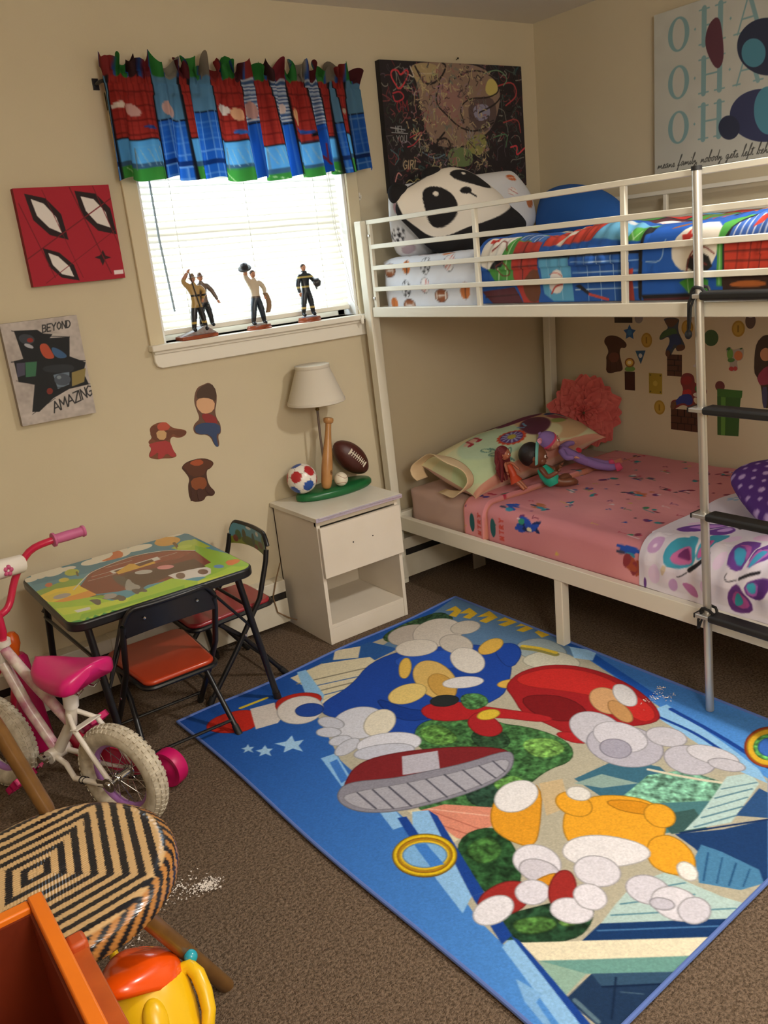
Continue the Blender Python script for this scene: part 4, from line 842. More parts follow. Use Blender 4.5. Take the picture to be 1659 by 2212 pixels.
PD['o_figB']='''P|000000|781,804 789,839 817,850 845,842 853,823 853,804 886,806 913,784 913,760 887,741 846,745 854,716 882,714 876,694 844,674 829,695 798,709 764,689 747,678 733,689 736,722 776,730 793,751 798,781'''
PD['o_pipe']='''P|000000|963,789 1078,788 1076,758 1069,757 1065,594 968,590'''
PD['o_girl']='''P|000000|1127,866 1127,942 1140,991 1162,1016 1195,1016 1205,931 1210,727 1170,721 1160,814 1139,849'''
PD['o_fruit']='''P|000000|999,956 1018,968 1029,952 1058,960 1078,965 1079,931 1070,911 1047,910 1057,876 1043,865 1016,867 1020,907 1007,920 1004,943'''
PD['o_flow']='''P|000000|482,846 498,860 484,877 495,896 513,903 532,897 542,880 529,861 543,849 526,840 501,838'''
PD['o_ghost']='''P|000000|839,878 861,891 850,923 871,942 898,937 906,902 892,875 864,872'''
EXPO=1.05; SKY=4.3
LAMP=(-1.22,-2.45,2.28); LAMPW=76; LCOL=(1,.96,.90); FILL=(-2.6,-3.6,1.8); FILLW=38; FILLCOL=(1,.97,.93)
# ================================================================= camera
cam=bpy.data.cameras.new('camera'); co=bpy.data.objects.new('camera',cam); COL.objects.link(co); SC.camera=co
def setcam():
    yaw,pitch,roll=.604,-.297,-.104
    f=Vector((math.sin(yaw)*math.cos(pitch),math.cos(yaw)*math.cos(pitch),math.sin(pitch)))
    r=Vector((math.cos(yaw),-math.sin(yaw),0)); u=r.cross(f)
    r2=r*math.cos(roll)+u*math.sin(roll); u2=-r*math.sin(roll)+u*math.cos(roll)
    M=Matrix((r2,u2,-f)).transposed().to_4x4(); M.translation=(-3.199,-3.037,1.478); co.matrix_world=M
    cam.sensor_fit='HORIZONTAL'; cam.sensor_width=36; cam.lens=36*1826/1659; cam.clip_start=.05
setcam()
SC.view_settings.view_transform='Standard'; SC.view_settings.look='None'; SC.view_settings.gamma=1; SC.view_settings.use_curve_mapping=False
SC.view_settings.exposure=EXPO
# ================================================================= light
w=bpy.data.worlds.new('sky'); SC.world=w; w.use_nodes=True
bg=w.node_tree.nodes['Background']; bg.inputs['Color'].default_value=(.74,.88,1,1); bg.inputs['Strength'].default_value=SKY
def light(name,kind,loc,energy,color,size=.2,rot=None,sy=None):
    l=bpy.data.lights.new(name,kind); l.energy=energy; l.color=color
    if kind=='AREA':
        l.size=size
        if sy: l.shape='RECTANGLE'; l.size_y=sy
    else: l.shadow_soft_size=size
    o=bpy.data.objects.new(name,l); COL.objects.link(o); o.location=loc
    if rot: o.rotation_euler=rot
    return o
sp_=light('ceiling_lamp_light','SPOT',LAMP,LAMPW,LCOL,.09); sp_.data.spot_size=math.radians(172); sp_.data.spot_blend=1.0
light('fill_light','POINT',FILL,FILLW,FILLCOL,.30)  # added fill light, out of view behind the camera, lifts the ambient level
po=light('window_daylight','AREA',(-1.567,.16,1.62),1,(1,1,1),.875,(PI/2,0,PI),.76); po.data.cycles.is_portal=True
po.rotation_euler=(-PI/2,0,0)
# ================================================================= shell
m_wall=mat('cream_wall_paint',(205,192,163),.75,bump=[(9,.05,.02),(160,.12,.002)],var=((196,181,150),2.2,.35))
m_ceil=mat('ceiling_paint',(222,214,200),.85,bump=[(60,.2,.004)])
m_trim=mat('trim_paint',(232,226,212),.45)
m_carpet=mat('brown_carpet',(132,112,94),1.0,bump=[(300,.8,.006),(75,.7,.010)],var=((84,70,56),150,.9),spec=.05)
WX0,WX1,WZ0,WZ1=-2.006,-1.129,1.238,2.02
b=MB(); b.box(-3.9,WX0,0,.14,0,2.4); b.box(WX1,.14,0,.14,0,2.4); b.box(WX0,WX1,0,.14,0,WZ0); b.box(WX0,WX1,0,.14,WZ1,2.4)
struct(b,'wall_back',m_wall,smooth=False)
b=MB(); b.box(0,.12,-4.2,0,0,2.4); struct(b,'wall_right',m_wall,smooth=False)
b=MB(); b.box(-4.02,-3.9,-4.2,.14,0,2.4); struct(b,'wall_left',m_wall,smooth=False)
b=MB(); b.box(-4.02,.12,-4.32,-4.2,0,2.4); struct(b,'wall_front',m_wall,smooth=False)
b=MB(); b.box(-4.02,.14,-4.32,.14,2.4,2.5); struct(b,'ceiling',m_ceil,smooth=False)
# carpet with a gentle pile
nu,nv=150,160
U,Vv=np.meshgrid(np.linspace(-3.9,0,nu),np.linspace(-4.2,0,nv),indexing='ij')
b=MB(); b.box(-3.9,0,-4.2,0,-.06,-.0015); b.grid(np.stack([U,Vv,-.001+.001*vnoise(U,Vv,14,3)],-1)); struct(b,'floor',m_carpet)
# ================================================================= window
b=MB()
b.box(WX0-.055,WX0,-.016,0,WZ0-.01,WZ1+.06); b.box(WX1,WX1+.055,-.016,0,WZ0-.01,WZ1+.06); b.box(WX0-.055,WX1+.055,-.018,0,WZ1,WZ1+.06)
win=struct(b,'window_1',mat('casing_paint',(214,200,168),.5),bevel=.003)
OFF[win.name]=(0,0,0)
b=MB(); b.box(WX0-.062,WX1+.062,-.048,.0,WZ0-.022,WZ0); b.box(WX0,WX1,0,.1,WZ0-.022,WZ0); build(b,'window_stool',m_trim,win,bevel=.004)
b=MB(); P=[(WX0-.05,WZ0-.022),(WX0-.05,WZ0-.06),(WX0-.042,WZ0-.078),(WX0-.025,WZ0-.086),(WX1+.025,WZ0-.086),(WX1+.042,WZ0-.078),(WX1+.05,WZ0-.06),(WX1+.05,WZ0-.022)]
b.prism(P,lambda x,z:(x,-.02,z),lambda x,z:(x,0,z)); b.box(WX0-.05,WX1+.05,-.03,-.018,WZ0-.034,WZ0-.022); build(b,'window_apron',m_trim,win,bevel=.003)
b=MB(); b.box(WX0,WX0+.012,.0,.13,WZ0,WZ1); b.box(WX1-.012,WX1,.0,.13,WZ0,WZ1); b.box(WX0,WX1,0,.13,WZ1-.012,WZ1); build(b,'window_jamb',mat('jamb_paint',(240,240,238),.4),win)
b=MB()
x0,x1=WX0+.012,WX1-.012
for (a,c,d,e) in ((x0,x0+.035,WZ0,WZ1),(x1-.035,x1,WZ0,WZ1),(x0,x1,WZ0,WZ0+.045),(x0,x1,WZ1-.05,WZ1)): b.box(a,c,.085,.115,d,e)
b.box(x0,x1,.08,.12,1.60,1.64)
build(b,'window_sash',m_trim,win,bevel=.002)
mg=bpy.data.materials.new('window_glass'); mg.use_nodes=True; nt=mg.node_tree; nt.nodes.clear()
o_=nt.nodes.new('ShaderNodeOutputMaterial'); tr=nt.nodes.new('ShaderNodeBsdfTransparent'); gl=nt.nodes.new('ShaderNodeBsdfGlossy'); gl.inputs['Roughness'].default_value=.02
mx=nt.nodes.new('ShaderNodeMixShader'); mx.inputs[0].default_value=.06
nt.links.new(tr.outputs[0],mx.inputs[1]); nt.links.new(gl.outputs[0],mx.inputs[2]); nt.links.new(mx.outputs[0],o_.inputs[0])
b=MB(); b.box(x0+.03,x1-.03,.098,.102,WZ0+.04,WZ1-.04); build(b,'window_glass',mg,win,smooth=False)
# ================================================================= baseboard heater along the back wall
m_heat=mat('heater_enamel',(214,206,188),.4,var=((186,174,150),7,.4)); m_slot=mat('heater_dark_fins',(34,28,24),.7)
ht=thing('baseboard_heater','long low white baseboard heater with a dark slot along the window wall','heater',(-1.9,-.03,0))
def heater(x0,x1,front0=None):
    b=MB(); b.box(x0,x1,-.012,0,.02,.215); b.box(x0,x1,-.062,0,.205,.217); b.bar((x0,-.062,.19),(x1,-.062,.19),.004,.05); build(b,'hood',m_heat,ht,bevel=.002)
    b=MB(); b.box(x0,x1,-.05,-.012,.11,.165); build(b,'fins',m_slot,ht,smooth=False)
    b=MB(); b.box(x0 if front0 is None else front0,x1,-.066,-.060,.03,.135); b.box(x0,x1,-.06,-.014,.03,.036)
    build(b,'front_panel',m_heat,ht,bevel=.001)
heater(-3.6,-1.685); heater(-1.25,-.06)
b=MB(); b.box(-2.43,-2.30,-.07,-.0,.03,.219); build(b,'joint_cover',m_heat,ht,bevel=.003)
# ================================================================= blind
bl=thing('venetian_blind','white slatted mini blind hanging inside the bright window','blind',(-1.567,.045,WZ0))
m_sl=mat('blind_slat',(244,240,226),.4,transl=.13)
b=MB()
zs=np.arange(1.292,1.985,.0235)
for z in zs:
    a=math.radians(50); pr=[]
    for k in range(5):
        t=(k/4-.5)*.025; bow=.0016*(1-(2*(k/4)-1)**2)
        pr.append((.045+t*math.cos(a)-bow*math.sin(a), z+t*math.sin(a)+bow*math.cos(a)))
    xs=np.linspace(WX0+.018,WX1-.018,9)
    A=np.array([[(x,y,zz+.0007*math.sin(x*19+z*40)) for (y,zz) in pr] for x in xs]); b.grid(A)
build(b,'slats',m_sl,bl,fixn=False)
b=MB(); b.box(WX0+.016,WX1-.016,.034,.056,1.262,1.282); build(b,'bottom_rail',m_trim,bl,bevel=.004)
b=MB(); b.box(WX0+.014,WX1-.014,.025,.065,1.985,2.008); build(b,'head_rail',m_trim,bl,bevel=.002)
b=MB(); b.tube([(-1.948,.018,1.975),(-1.948,.014,1.6),(-1.935,.014,1.345)],.004,8); build(b,'tilt_wand',mat('clear_wand',(150,170,185),.25),bl)
b=MB()
for x in (-1.87,-1.57,-1.26): b.tube([(x,.03,1.985),(x,.03,1.28)],.0011,5); b.tube([(x,.06,1.985),(x,.06,1.28)],.0011,5)
for x in (-1.205,-1.195): b.tube([(x,.02,1.98),(x+.01,.012,1.6),(x+.04,-.02,1.30),(-1.15,-.051,1.245),(-1.149,-.053,1.225)],.0012,5)
build(b,'lift_cord',mat('blind_cord',(225,222,212),.8),bl)
b=MB(); b.lathe([(0,0),(.006,.002),(.007,.018),(.003,.026),(0,.027)],(-1.149,-.054,1.2)); build(b,'cord_tassel',m_trim,bl)
# ================================================================= curtain rod and valance
m_blk=mat('black_enamel',(16,16,18),.35)
b=MB(); b.tube([(-2.085,-.002,2.102),(-2.085,-.05,2.102),(-2.082,-.062,2.102),(-1.06,-.062,2.098),(-1.057,-.05,2.098),(-1.057,-.002,2.098)],.006,10)
b.box(-2.095,-2.075,-.006,0,2.085,2.12); b.box(-1.067,-1.047,-.006,0,2.08,2.115)
tag(build(b,'curtain_rod',m_blk,loc=(-1.57,-.04,2.1)),'thin black curtain rod threaded through the sports valance','curtain rod')
pv=Print(0,1560,0,900,2.2,hexc('2858a8'))
def Zc(y): return 900-y
RED,LB,GR,BL_,DK='9c2a26','5aa6e0','3c8c3c','1f56b4','14161e'
def panel(x0,x1,kind,ln):
    q=lambda a,c,col:pv.poly([(x0,Zc(a)),(x1,Zc(a)),(x1,Zc(c)),(x0,Zc(c))],hexc(col))
    if kind=='r':
        q(90,ln,'a83028'); 
        for k in range(int(x0),int(x1),26): pv.line([(k,Zc(90)),(k,Zc(ln))],5,hexc('8c2420'))
        for k in range(200,ln,34): pv.line([(x0,Zc(k)),(x1,Zc(k))],6,hexc('7a1f1c'))
        q(ln,ln+14,DK); q(ln+14,ln+180,LB); q(ln+180,ln+215,'3c5f80'); q(ln+215,860,GR)
        pv.line([(x0+20,Zc(ln+225)),(x0+70,Zc(850))],4,hexc('b8dca0'))
    elif kind=='b':
        q(90,ln,'5c8cb0'); q(ln,ln+12,DK); q(ln+12,860,'2060bc')
        for k in range(int(x0)+12,int(x1),36): pv.line([(k,Zc(ln)),(k,Zc(860))],4,hexc('6c9cd8'))
        for k in range(ln+40,860,44): pv.line([(x0,Zc(k)),(x1,Zc(k))],4,hexc('6c9cd8'))
        q(700,740,'12306c')
    elif kind=='s':
        q(90,ln,'c8d0dc')
        for k in range(100,ln,22): pv.poly([(x0,Zc(k)),(x1,Zc(k)),(x1,Zc(k+11)),(x0,Zc(k+11))],hexc('2c4c80'))
        q(ln,ln+12,DK); q(ln+12,860,'1c5cc0')
        for k in range(int(x0)+12,int(x1),36): pv.line([(k,Zc(ln)),(k,Zc(860))],3,hexc('5c94d8'))
    pv.line([(x0,Zc(90)),(x0,Zc(860))],9,hexc(DK))
for p in ((0,18,'b',400),(18,255,'r',540),(255,395,'b',400),(395,450,'r',540),(450,590,'b',330),(590,765,'r',545),(765,850,'s',420),(850,945,'r',585),(945,1045,'s',425),(1045,1170,'r',570),(1170,1265,'s',430),(1265,1330,'r',530),(1330,1365,'b',420),(1365,1450,'r',510),(1450,1560,'b',350)): panel(*p)
for cx,cy,rx,ry,c,rt_ in ((60,300,40,24,'e8dcd0',.3),(130,330,30,50,'d8a8a0',.4),(640,320,34,40,'ece0d8',.5),(700,360,26,50,'e8b088',.2),(320,330,34,60,'d0a8a0',.3),(800,330,30,70,'c89890',.1),(1000,310,24,40,'e0c8c0',0),(1080,380,30,70,'e0a878',.1),(1400,330,26,22,'b8a088',.6),(190,460,30,14,'28468c',-.4),(720,500,50,16,'2c68b8',-.3),(1110,490,56,14,'28509c',-.2),(1180,520,36,22,'14161e',.3),(1230,480,40,12,'28509c',.2)): pv.ell(cx,Zc(cy),rx,ry,hexc(c),rt_)
for gx in (120,640,880,1080): 
    pv.line([(gx,Zc(600)),(gx+90,Zc(600)),(gx+110,Zc(740))],6,hexc('c8d0c8')); pv.line([(gx,Zc(600)),(gx,Zc(760))],5,hexc('6c7c80'))
    for k in range(5): pv.line([(gx+k*20,Zc(610)),(gx+k*18+20,Zc(740))],2.4,hexc('98b8c8'))
pv.line([(1190,Zc(600)),(1245,Zc(790))],9,hexc('8c2c38')); pv.line([(1240,Zc(600)),(1235,Zc(760))],8,hexc('8c2c38'))
for k,c in enumerate(('8c2c2c','2c7c34','3c2024','7c2430','2f8038','8a8478','5c1c24','3c8c40','7c7468','8a2c2c','2c7c34','4c1c24')*2): pv.poly([(k*66,Zc(-40)),(k*66+66,Zc(-40)),(k*66+60,Zc(92)),(k*66+4,Zc(92))],hexc(c))
nu,nv=420,70
u=np.linspace(0,1,nu); v=np.linspace(0,1,nv); U,Vv=np.meshgrid(u,v,indexing='ij')   # v: 0 top ruffle -> 1 hem
ph=U*2*PI*13+1.3*np.sin(U*9)+.8*np.sin(U*23+1)
amp=np.where(Vv<.20,.018+.02*(.2-Vv)/.2,np.where(Vv<.28,.006+.003*np.sin(U*70),.013+.030*(Vv-.28)))
X=-2.086+U*1.03+.012*np.sin(ph*.5+2)*Vv+.035*(Vv-.3)*(U-.4)*.8
Y=-.076-.026*np.clip(Vv,0,1)+amp*np.sin(ph+.6*Vv)+.004*np.sin(ph*2.7+Vv*5)
ph2=U*2*PI*24+2.2*np.sin(U*17)+1.4*np.sin(U*41+1); rf=np.clip((.2-Vv)/.2,0,1)
Y=np.where(Vv<.2,-.070+(.010+.020*rf)*np.sin(ph2+1.5*rf)+.006*rf*np.sin(ph2*2.3),Y)
X=X+.010*rf*np.sin(ph2*1.5+.7)
Z=2.168-.383*Vv+rf*(.016*np.sin(ph2*.71+1)+.010*np.sin(ph2*1.9)+.006*np.sin(U*90))+Vv**4*(.006*np.sin(ph*.5)+.008*np.sin(U*7+1))
Y=np.minimum(Y,np.where((Vv>.10)&(Vv<.27),-.0715,-.010))
b=MB(); b.grid(np.stack([X,Y,Z],-1))
m_val=mat('printed_cotton',(255,255,255),.85,vcol=True,transl=.55,bump=(400,.2,.001))
cols=pv.sample(U*1560,900-(-30+Vv*880)).reshape(-1,3)
tag(build(b,'window_valance',m_val,loc=(-1.57,-.07,1.8),colors=cols,fixn=False,angle=3.2),'gathered sports print valance in red, blue and green above the window','curtain')
# small things on the wall
b=MB(); b.box(-1.071,-1.059,-.004,0,1.69,1.72); b.tube([(-1.065,-.004,1.702),(-1.065,-.014,1.698),(-1.065,-.016,1.71)],.0025,8)
tag(build(b,'wall_hook',m_trim,loc=(-1.065,0,1.7),bevel=.001),'tiny white adhesive hook on the wall right of the window','hook')
b=MB(); b.tube([(-.482,0,2.234),(-.482,-.012,2.238)],.0016,6); b.lathe([(0,0),(.004,0),(.004,.002),(0,.002)],(-.482,-.012,2.238),(0,-1,0),10)
tag(build(b,'nail',m_blk,loc=(-.482,0,2.236)),'small nail in the wall above the graffiti canvas','nail')
# ================================================================= canvases
m_canvas=mat('printed_canvas',(255,255,255),.8,vcol=True,bump=(900,.25,.0006))
def pd(k,i=0): 
    ln=PD[k].strip().split('\n')[i]; return np.array([[float(q) for q in t.split(',')] for t in ln.split('|')[2].split(' ')])
def canvas(name,label,pr,side,x0,x1,z0,z1,d,edge,loc,nx,nz):
    fx=(lambda h,dd,z:(h,-dd,z)) if side=='back' else (lambda h,dd,z:(-dd,-h,z))
    u=np.linspace(x0,x1,nx);v=np.linspace(z0,z1,nz);U,Vv=np.meshgrid(u,v,indexing='ij')
    D=np.full(U.shape,d)
    A=np.stack(fx(U,D,Vv),-1); b=MB(); b.grid(A); cols=pr.sample(U*1000,Vv*1000).reshape(-1,3)
    c=[(x0,z0),(x1,z0),(x1,z1),(x0,z1)]
    for i in range(4):
        (a,e),(g,h)=c[i],c[(i+1)%4]
        b.add([fx(a,d,e),fx(g,d,h),fx(g,.001,h),fx(a,.001,e)],[(0,1,2,3)])
    b.add([fx(a,.001,e) for a,e in c],[(0,1,2,3)])
    cols=cmb(b,cols,edge)
    return tag(build(b,name,m_canvas,loc=loc,colors=cols,smooth=False),label,'canvas')
pr=Print(-2430,-2100,1470,1800,1.2,hexc('a81e30')); pr.run(PD['canv'])
canvas('wall_canvas','square red canvas with three black and white leaf shapes, beside the window',pr,'back',-2.426,-2.113,1.482,1.788,.03,hexc('8c1c28'),(-2.27,0,1.635),180,180)
pr=Print(-2570,-2290,1025,1390,1.2,hexc('b4aaa4'))
n_=vnoise(pr.X,pr.Y,.03,4)*.6+vnoise(pr.X,pr.Y,.11,5)*.4; pr.a+= (n_[...,None]-.5)*40
pr.run(PD['grey'])
pr.text('BEYOND',-2428,1335,23,3.6,hexc('2a2a2c'),.06,.25,.17); pr.text('AMAZING',-2446,1066,34,4.2,hexc('2a2a2c'),.26,.2,.08)
canvas('wall_canvas','pale grey portrait canvas lettered BEYOND AMAZING, low on the left wall area',pr,'back',-2.556,-2.306,1.040,1.378,.03,hexc('9c928c'),(-2.43,0,1.21),190,250)
pr=Print(-930,-110,1690,2230,1.8,hexc('241e22'))
rg=np.random.default_rng(8)
pal=[hexc(c) for c in ('6c2c30','3c2428','4c5c54','2c3c3c','5c5450','7c3c40','3c4434','50404c','141214','848078','28484c')]
for i in range(420):
    x,y=rg.uniform(-925,-115),rg.uniform(1695,2220); n=rg.integers(3,6)
    P=np.cumsum(np.vstack([[[x,y]],rg.normal(0,16,(n,2))]),0); pr.line(P,rg.uniform(1.8,5),pal[rg.integers(len(pal))],sm=True)
pr.run(PD['graf'])
for i in range(360):
    x,y=rg.uniform(-800,-330),rg.uniform(1790,2205); P=np.cumsum(np.vstack([[[x,y]],rg.normal(0,10,(5,2))]),0)
    pr.line(P,rg.uniform(1.6,4.2),hexc(('b09a78','4c3c40','94605f','c0ac80','6c7068','a8a878','2c2426','8c7484')[rg.integers(8)]),sm=True)
pr.text('GIRL',-845,1800,34,4,hexc('c8b08c'),.0,.2,.2); pr.text('YOU',-868,1905,26,3,hexc('a8a8a8'),0,.1,.2); pr.text('NEL',-868,1945,22,3,hexc('a8a8a8'),0,.1,.2)
pr.text('IN',-470,1905,40,4,hexc('8c8c8c'),.2,.2,.2); pr.text('OM',-850,2020,40,4,hexc('902c34'),.1,.1,.2)
canvas('wall_canvas','large dark graffiti canvas full of coloured scribbles, behind the panda cushion',pr,'back',-.920,-.121,1.71,2.214,.03,hexc('1c181a'),(-.52,0,1.96),420,270)
# OHANA canvas on the right wall
pr=Print(660,1540,1660,2275,1.6,hexc('bcbcb2')); 
n_=vnoise(pr.X,pr.Y,.02,14); pr.a+=(n_[...,None]-.5)*8
tc=hexc('7d9fa2')
def serif(P,ch,x,z,h):
    w=h*.86
    if ch=='O':
        P.ell(x,z,w*.46,h*.5,tc,n=28); P.ell(x,z,w*.265,h*.44,hexc('bcbcb2'),n=28)
        return
    def st(a,b,c,d,t): P.line([(x+a*h,z+b*h),(x+c*h,z+d*h)],t*h,tc)
    if ch=='H':
        for s in (-1,1): st(.28*s,-.5,.28*s,.5,.17); st(.28*s-.17,-.48,.28*s+.17,-.48,.045); st(.28*s-.17,.48,.28*s+.17,.48,.045)
        st(-.28,.02,.28,.02,.05)
    if ch=='A':
        st(-.36,-.5,-.02,.5,.05); st(.34,-.5,.0,.5,.13); st(-.2,-.12,.2,-.12,.05); st(-.48,-.48,-.24,-.48,.045); st(.2,-.48,.5,-.48,.045)
    if ch=='N':
        st(-.32,-.5,-.32,.5,.05); st(.32,-.5,.32,.5,.05); st(-.34,.48,.32,-.48,.13); st(-.46,.48,-.26,.48,.045); st(-.44,-.48,-.2,-.48,.045); st(.2,.48,.46,.48,.045)
for z in (2169,1999,1835):
    for k,(ch,x) in enumerate(zip('OHANA',(790,936,1085,1240,1390))):
        serif(pr,ch,x,z,122)
        if k: pr.poly([(x-73,z+6),(x-68,z),(x-73,z-6),(x-78,z)],tc)
pr.run(PD['ohana'])
pr.text('means family, nobody gets left behind',690,1690,46,2.6,hexc('30302e'),-.01,.25,font=SCRIPT)
canvas('wall_canvas','large pale canvas with OHANA lettered in grey blue, on the wall above the bunk',pr,'right',.677,1.500,1.674,2.262,.03,hexc('a8a89e'),(0,-1.09,1.97),500,380)
# ================================================================= wall decals
DM={}
def dm(c):
    if c not in DM: DM[c]=mat('decal_print_'+c,hexc(c),.5)
    return DM[c]
def decal(key,name,label,side,group=None,extra=None,base=None):
    P0=pd('o_'+key)/1000; lns=PD[key].strip().split('\n'); b=MB(); mats=[]
    fx=(lambda d:(lambda h,z:(h,-d,z))) if side=='back' else (lambda d:(lambda h,z:(-d,-h,z)))
    def put(P,c,d0,d1):
        m=dm(c)
        if m not in mats: mats.append(m)
        b.m(mats.index(m)); b.prism([tuple(p) for p in P],fx(d0),fx(d1))
    put(chaikin(P0,2),base or lns[0].split('|')[1],.0012,.0)
    for i,ln in enumerate(lns):
        k,c,p=ln.split('|'); P=np.array([[float(q) for q in t.split(',')] for t in p.split(' ')])/1000
        put(chaikin(P,1) if k=='S' else P,c,.0016+.0003*i,.0008)
    c=P0.mean(0); loc=(c[0],0,c[1]) if side=='back' else (0,-c[0],c[1])
    return tag(build(b,name,mats,loc=loc,smooth=False),label,'wall sticker',group)
decal('boy','wall_decal','sticker of a leaping child in navy, highest of three below the window','back',base='6a4a3a')
decal('pupA','wall_decal','plain brown puppy sticker with one long ear flying out to the right','back',base='7c4830')
decal('pupB','wall_decal','dark brown puppy sticker, lowest of three window wall stickers','back',base='4a2c1e')
decal('pupC','wall_decal','brown sitting puppy sticker in shadow above the coral flower','right',base='4a2c1e')
decal('figA','wall_decal','green and blue blotch sticker just under the upper bunk rail','right',base='3c4650')
decal('figB','wall_decal','red and blue blotch sticker with a green dome, left of the ladder pole','right',base='7c3030')
decal('pipe','wall_decal','plain green upright rectangle sticker behind the ladder rung','right')
decal('girl','wall_decal','dark haired figure sticker cut by the right photo edge','right',base='3c2c22')
decal('fruit','wall_decal','fruit sticker with a pear, an orange and two cherries','right',base='a89c90')
decal('flow','wall_decal','orange ringed flower sticker standing on a brown square','right',base='7c8c50')
decal('ghost','wall_decal','round whitish balloon sticker left of the ladder pole','right',base='ccc4c4')
def shape_decal(name,label,P,col,extra=(),group=None):
    mats=[dm(col)]; b=MB(); fx=lambda d:(lambda h,z:(-d,-h,z)); b.prism(P,fx(.0012),fx(0))
    for i,(Q,c) in enumerate(extra):
        m=dm(c)
        if m not in mats: mats.append(m)
        b.m(mats.index(m)); b.prism(Q,fx(.0016+.0002*i),fx(.0008))
    c=np.mean(np.array(P),0)
    return tag(build(b,name,mats,loc=(0,-c[0],c[1]),smooth=False),label,'wall sticker',group)
def circ(x,z,r,n=24,k=1.): return [(x+r*math.cos(2*PI*i/n),z+k*r*math.sin(2*PI*i/n)) for i in range(n)]
def starp(x,z,r,q=.5,a=PI/2): return [(x+(r if i%2==0 else r*q)*math.cos(a+PI*i/5),z+(r if i%2==0 else r*q)*math.sin(a+PI*i/5)) for i in range(10)]
def rect(x0,x1,z0,z1): return [(x0,z0),(x1,z0),(x1,z1),(x0,z1)]
for (x,z,lab) in ((.607,.984,'gold coin sticker right of the blue star'),(.816,1.041,'gold coin sticker left of the ladder pole, just under the upper rail'),(1.053,1.039,'gold coin sticker right of the ladder pole'),(.674,.684,'lowest gold coin sticker, left of the long brick sticker'),(.893,.68,'gold coin sticker peeping out beside the ladder pole above the bed')):
    shape_decal('coin_decal',lab,circ(x,z,.0285,k=1.15),'a8842c',[(circ(x,z,.022,k=1.15),'b8963c'),(rect(x-.004,x+.004,z-.014,z+.014),'8c6c20')],'gold coin stickers')
shape_decal('star_decal','blue star sticker on the wall above the coral flower',starp(.514,1.017,.036,.52),'2c5c94',[(circ(.514,1.017,.013),'3c74ac')])
shape_decal('triangle_decal','small blue triangle pennant sticker',[(.545,.935),(.600,.938),(.574,.876)],'2c5478',[(circ(.573,.914,.010),'c8c8c4')])
def brick(name,lab,P,x0,x1,z0,z1,rows,n,col='4c2c1c'):
    ex=[]
    for r in range(rows):
        zz=z0+(z1-z0)*r/rows
        if r: ex.append((rect(x0,x1,zz-.0012,zz+.0012),'241410'))
        for k in range(1,n):
            xx=x0+(x1-x0)*(k+(.5 if r%2 else 0))/n
            if xx<x1: ex.append((rect(xx-.0012,xx+.0012,zz,zz+(z1-z0)/rows),'241410'))
    shape_decal(name,lab,P,col,ex)
brick('brick_decal','square brown brick sticker under the green and blue blotch',rect(.715,.79,.83,.925),.715,.79,.83,.925,4,2)
brick('brick_decal','long brown brick sticker low on the wall, left of the ladder pole',rect(.735,.875,.59,.685),.735,.875,.59,.685,3,4)
shape_decal('square_decal','plain dark brown square sticker under the flower sticker',rect(.483,.54,.752,.838),'3c1c14')
shape_decal('square_decal','plain yellow square sticker with four corner dots',rect(.618,.688,.745,.838),'a08828',[(circ(x,z,.004),'5c4c14') for x in (.626,.68) for z in (.754,.829)]+[(circ(.653,.792,.012),'b8a040')])
shape_decal('blob_decal','dark brown strip sticker half hidden under the upper bunk rail',rect(.43,.53,1.06,1.085),'2c2018')
shape_decal('blob_decal','greenish round sticker half hidden by the ladder pole, left side',circ(.93,1.0,.034),'3c5c34')
shape_decal('blob_decal','small dark red sticker right of the ladder pole',circ(.975,.80,.022),'6c3434')
shape_decal('blob_decal','small grey brown blotch sticker between the coins, under the bunk rail',circ(1.105,1.07,.022,k=1.4),'5c4840',[(circ(1.105,1.10,.018),'a89c94')])
shape_decal('blob_decal','small pale blotch sticker under the upper bunk rail, left of the green and blue one',circ(.565,1.08,.022),'8c8484')
# ================================================================= figurines on the window stool
def zmat(name,stops,rough=.35,axis=2):
    m=bpy.data.materials.new(name); m.use_nodes=True; nt=m.node_tree; N=nt.nodes; L=nt.links; b=N['Principled BSDF']; b.inputs['Roughness'].default_value=rough
    tc=N.new('ShaderNodeTexCoord'); sp=N.new('ShaderNodeSeparateXYZ'); L.new(tc.outputs['Object'],sp.inputs[0])
    mr=N.new('ShaderNodeMapRange'); mr.inputs[1].default_value=0; mr.inputs[2].default_value=.26; L.new(sp.outputs[axis],mr.inputs[0])
    cr=N.new('ShaderNodeValToRGB'); cr.color_ramp.interpolation='CONSTANT'; L.new(mr.outputs[0],cr.inputs[0])
    e=cr.color_ramp.elements
    while len(e)<len(stops): e.new(.5)
    for el,(z,c) in zip(e,stops): el.position=min(1,z/.26); el.color=tuple(lin(hexc(c)))+(1,)
    L.new(cr.outputs[0],b.inputs['Base Color']); return m
def skin(name,mat_,parent,J,E,loc=(0,0,0),sub=2,root=0):
    """one continuous body: J = [(x,y,z,r[,r2])], E = edges"""
    me=bpy.data.meshes.new(name); me.from_pydata([j[:3] for j in J],E,[]); me.materials.append(mat_)
    o=bpy.data.objects.new(name,me); COL.objects.link(o)
    if parent is not None: o.parent=parent
    o.location=loc
    md=o.modifiers.new('Skin','SKIN'); md.use_smooth_shade=True; md.branch_smoothing=.6
    for i,sv in enumerate(me.skin_vertices[0].data):
        r=J[i][3]; sv.radius=(r,J[i][4] if len(J[i])>4 else r); sv.use_root=(i==root)
    sd=o.modifiers.new('Subdivision','SUBSURF'); sd.levels=sub; sd.render_levels=sub
    return o
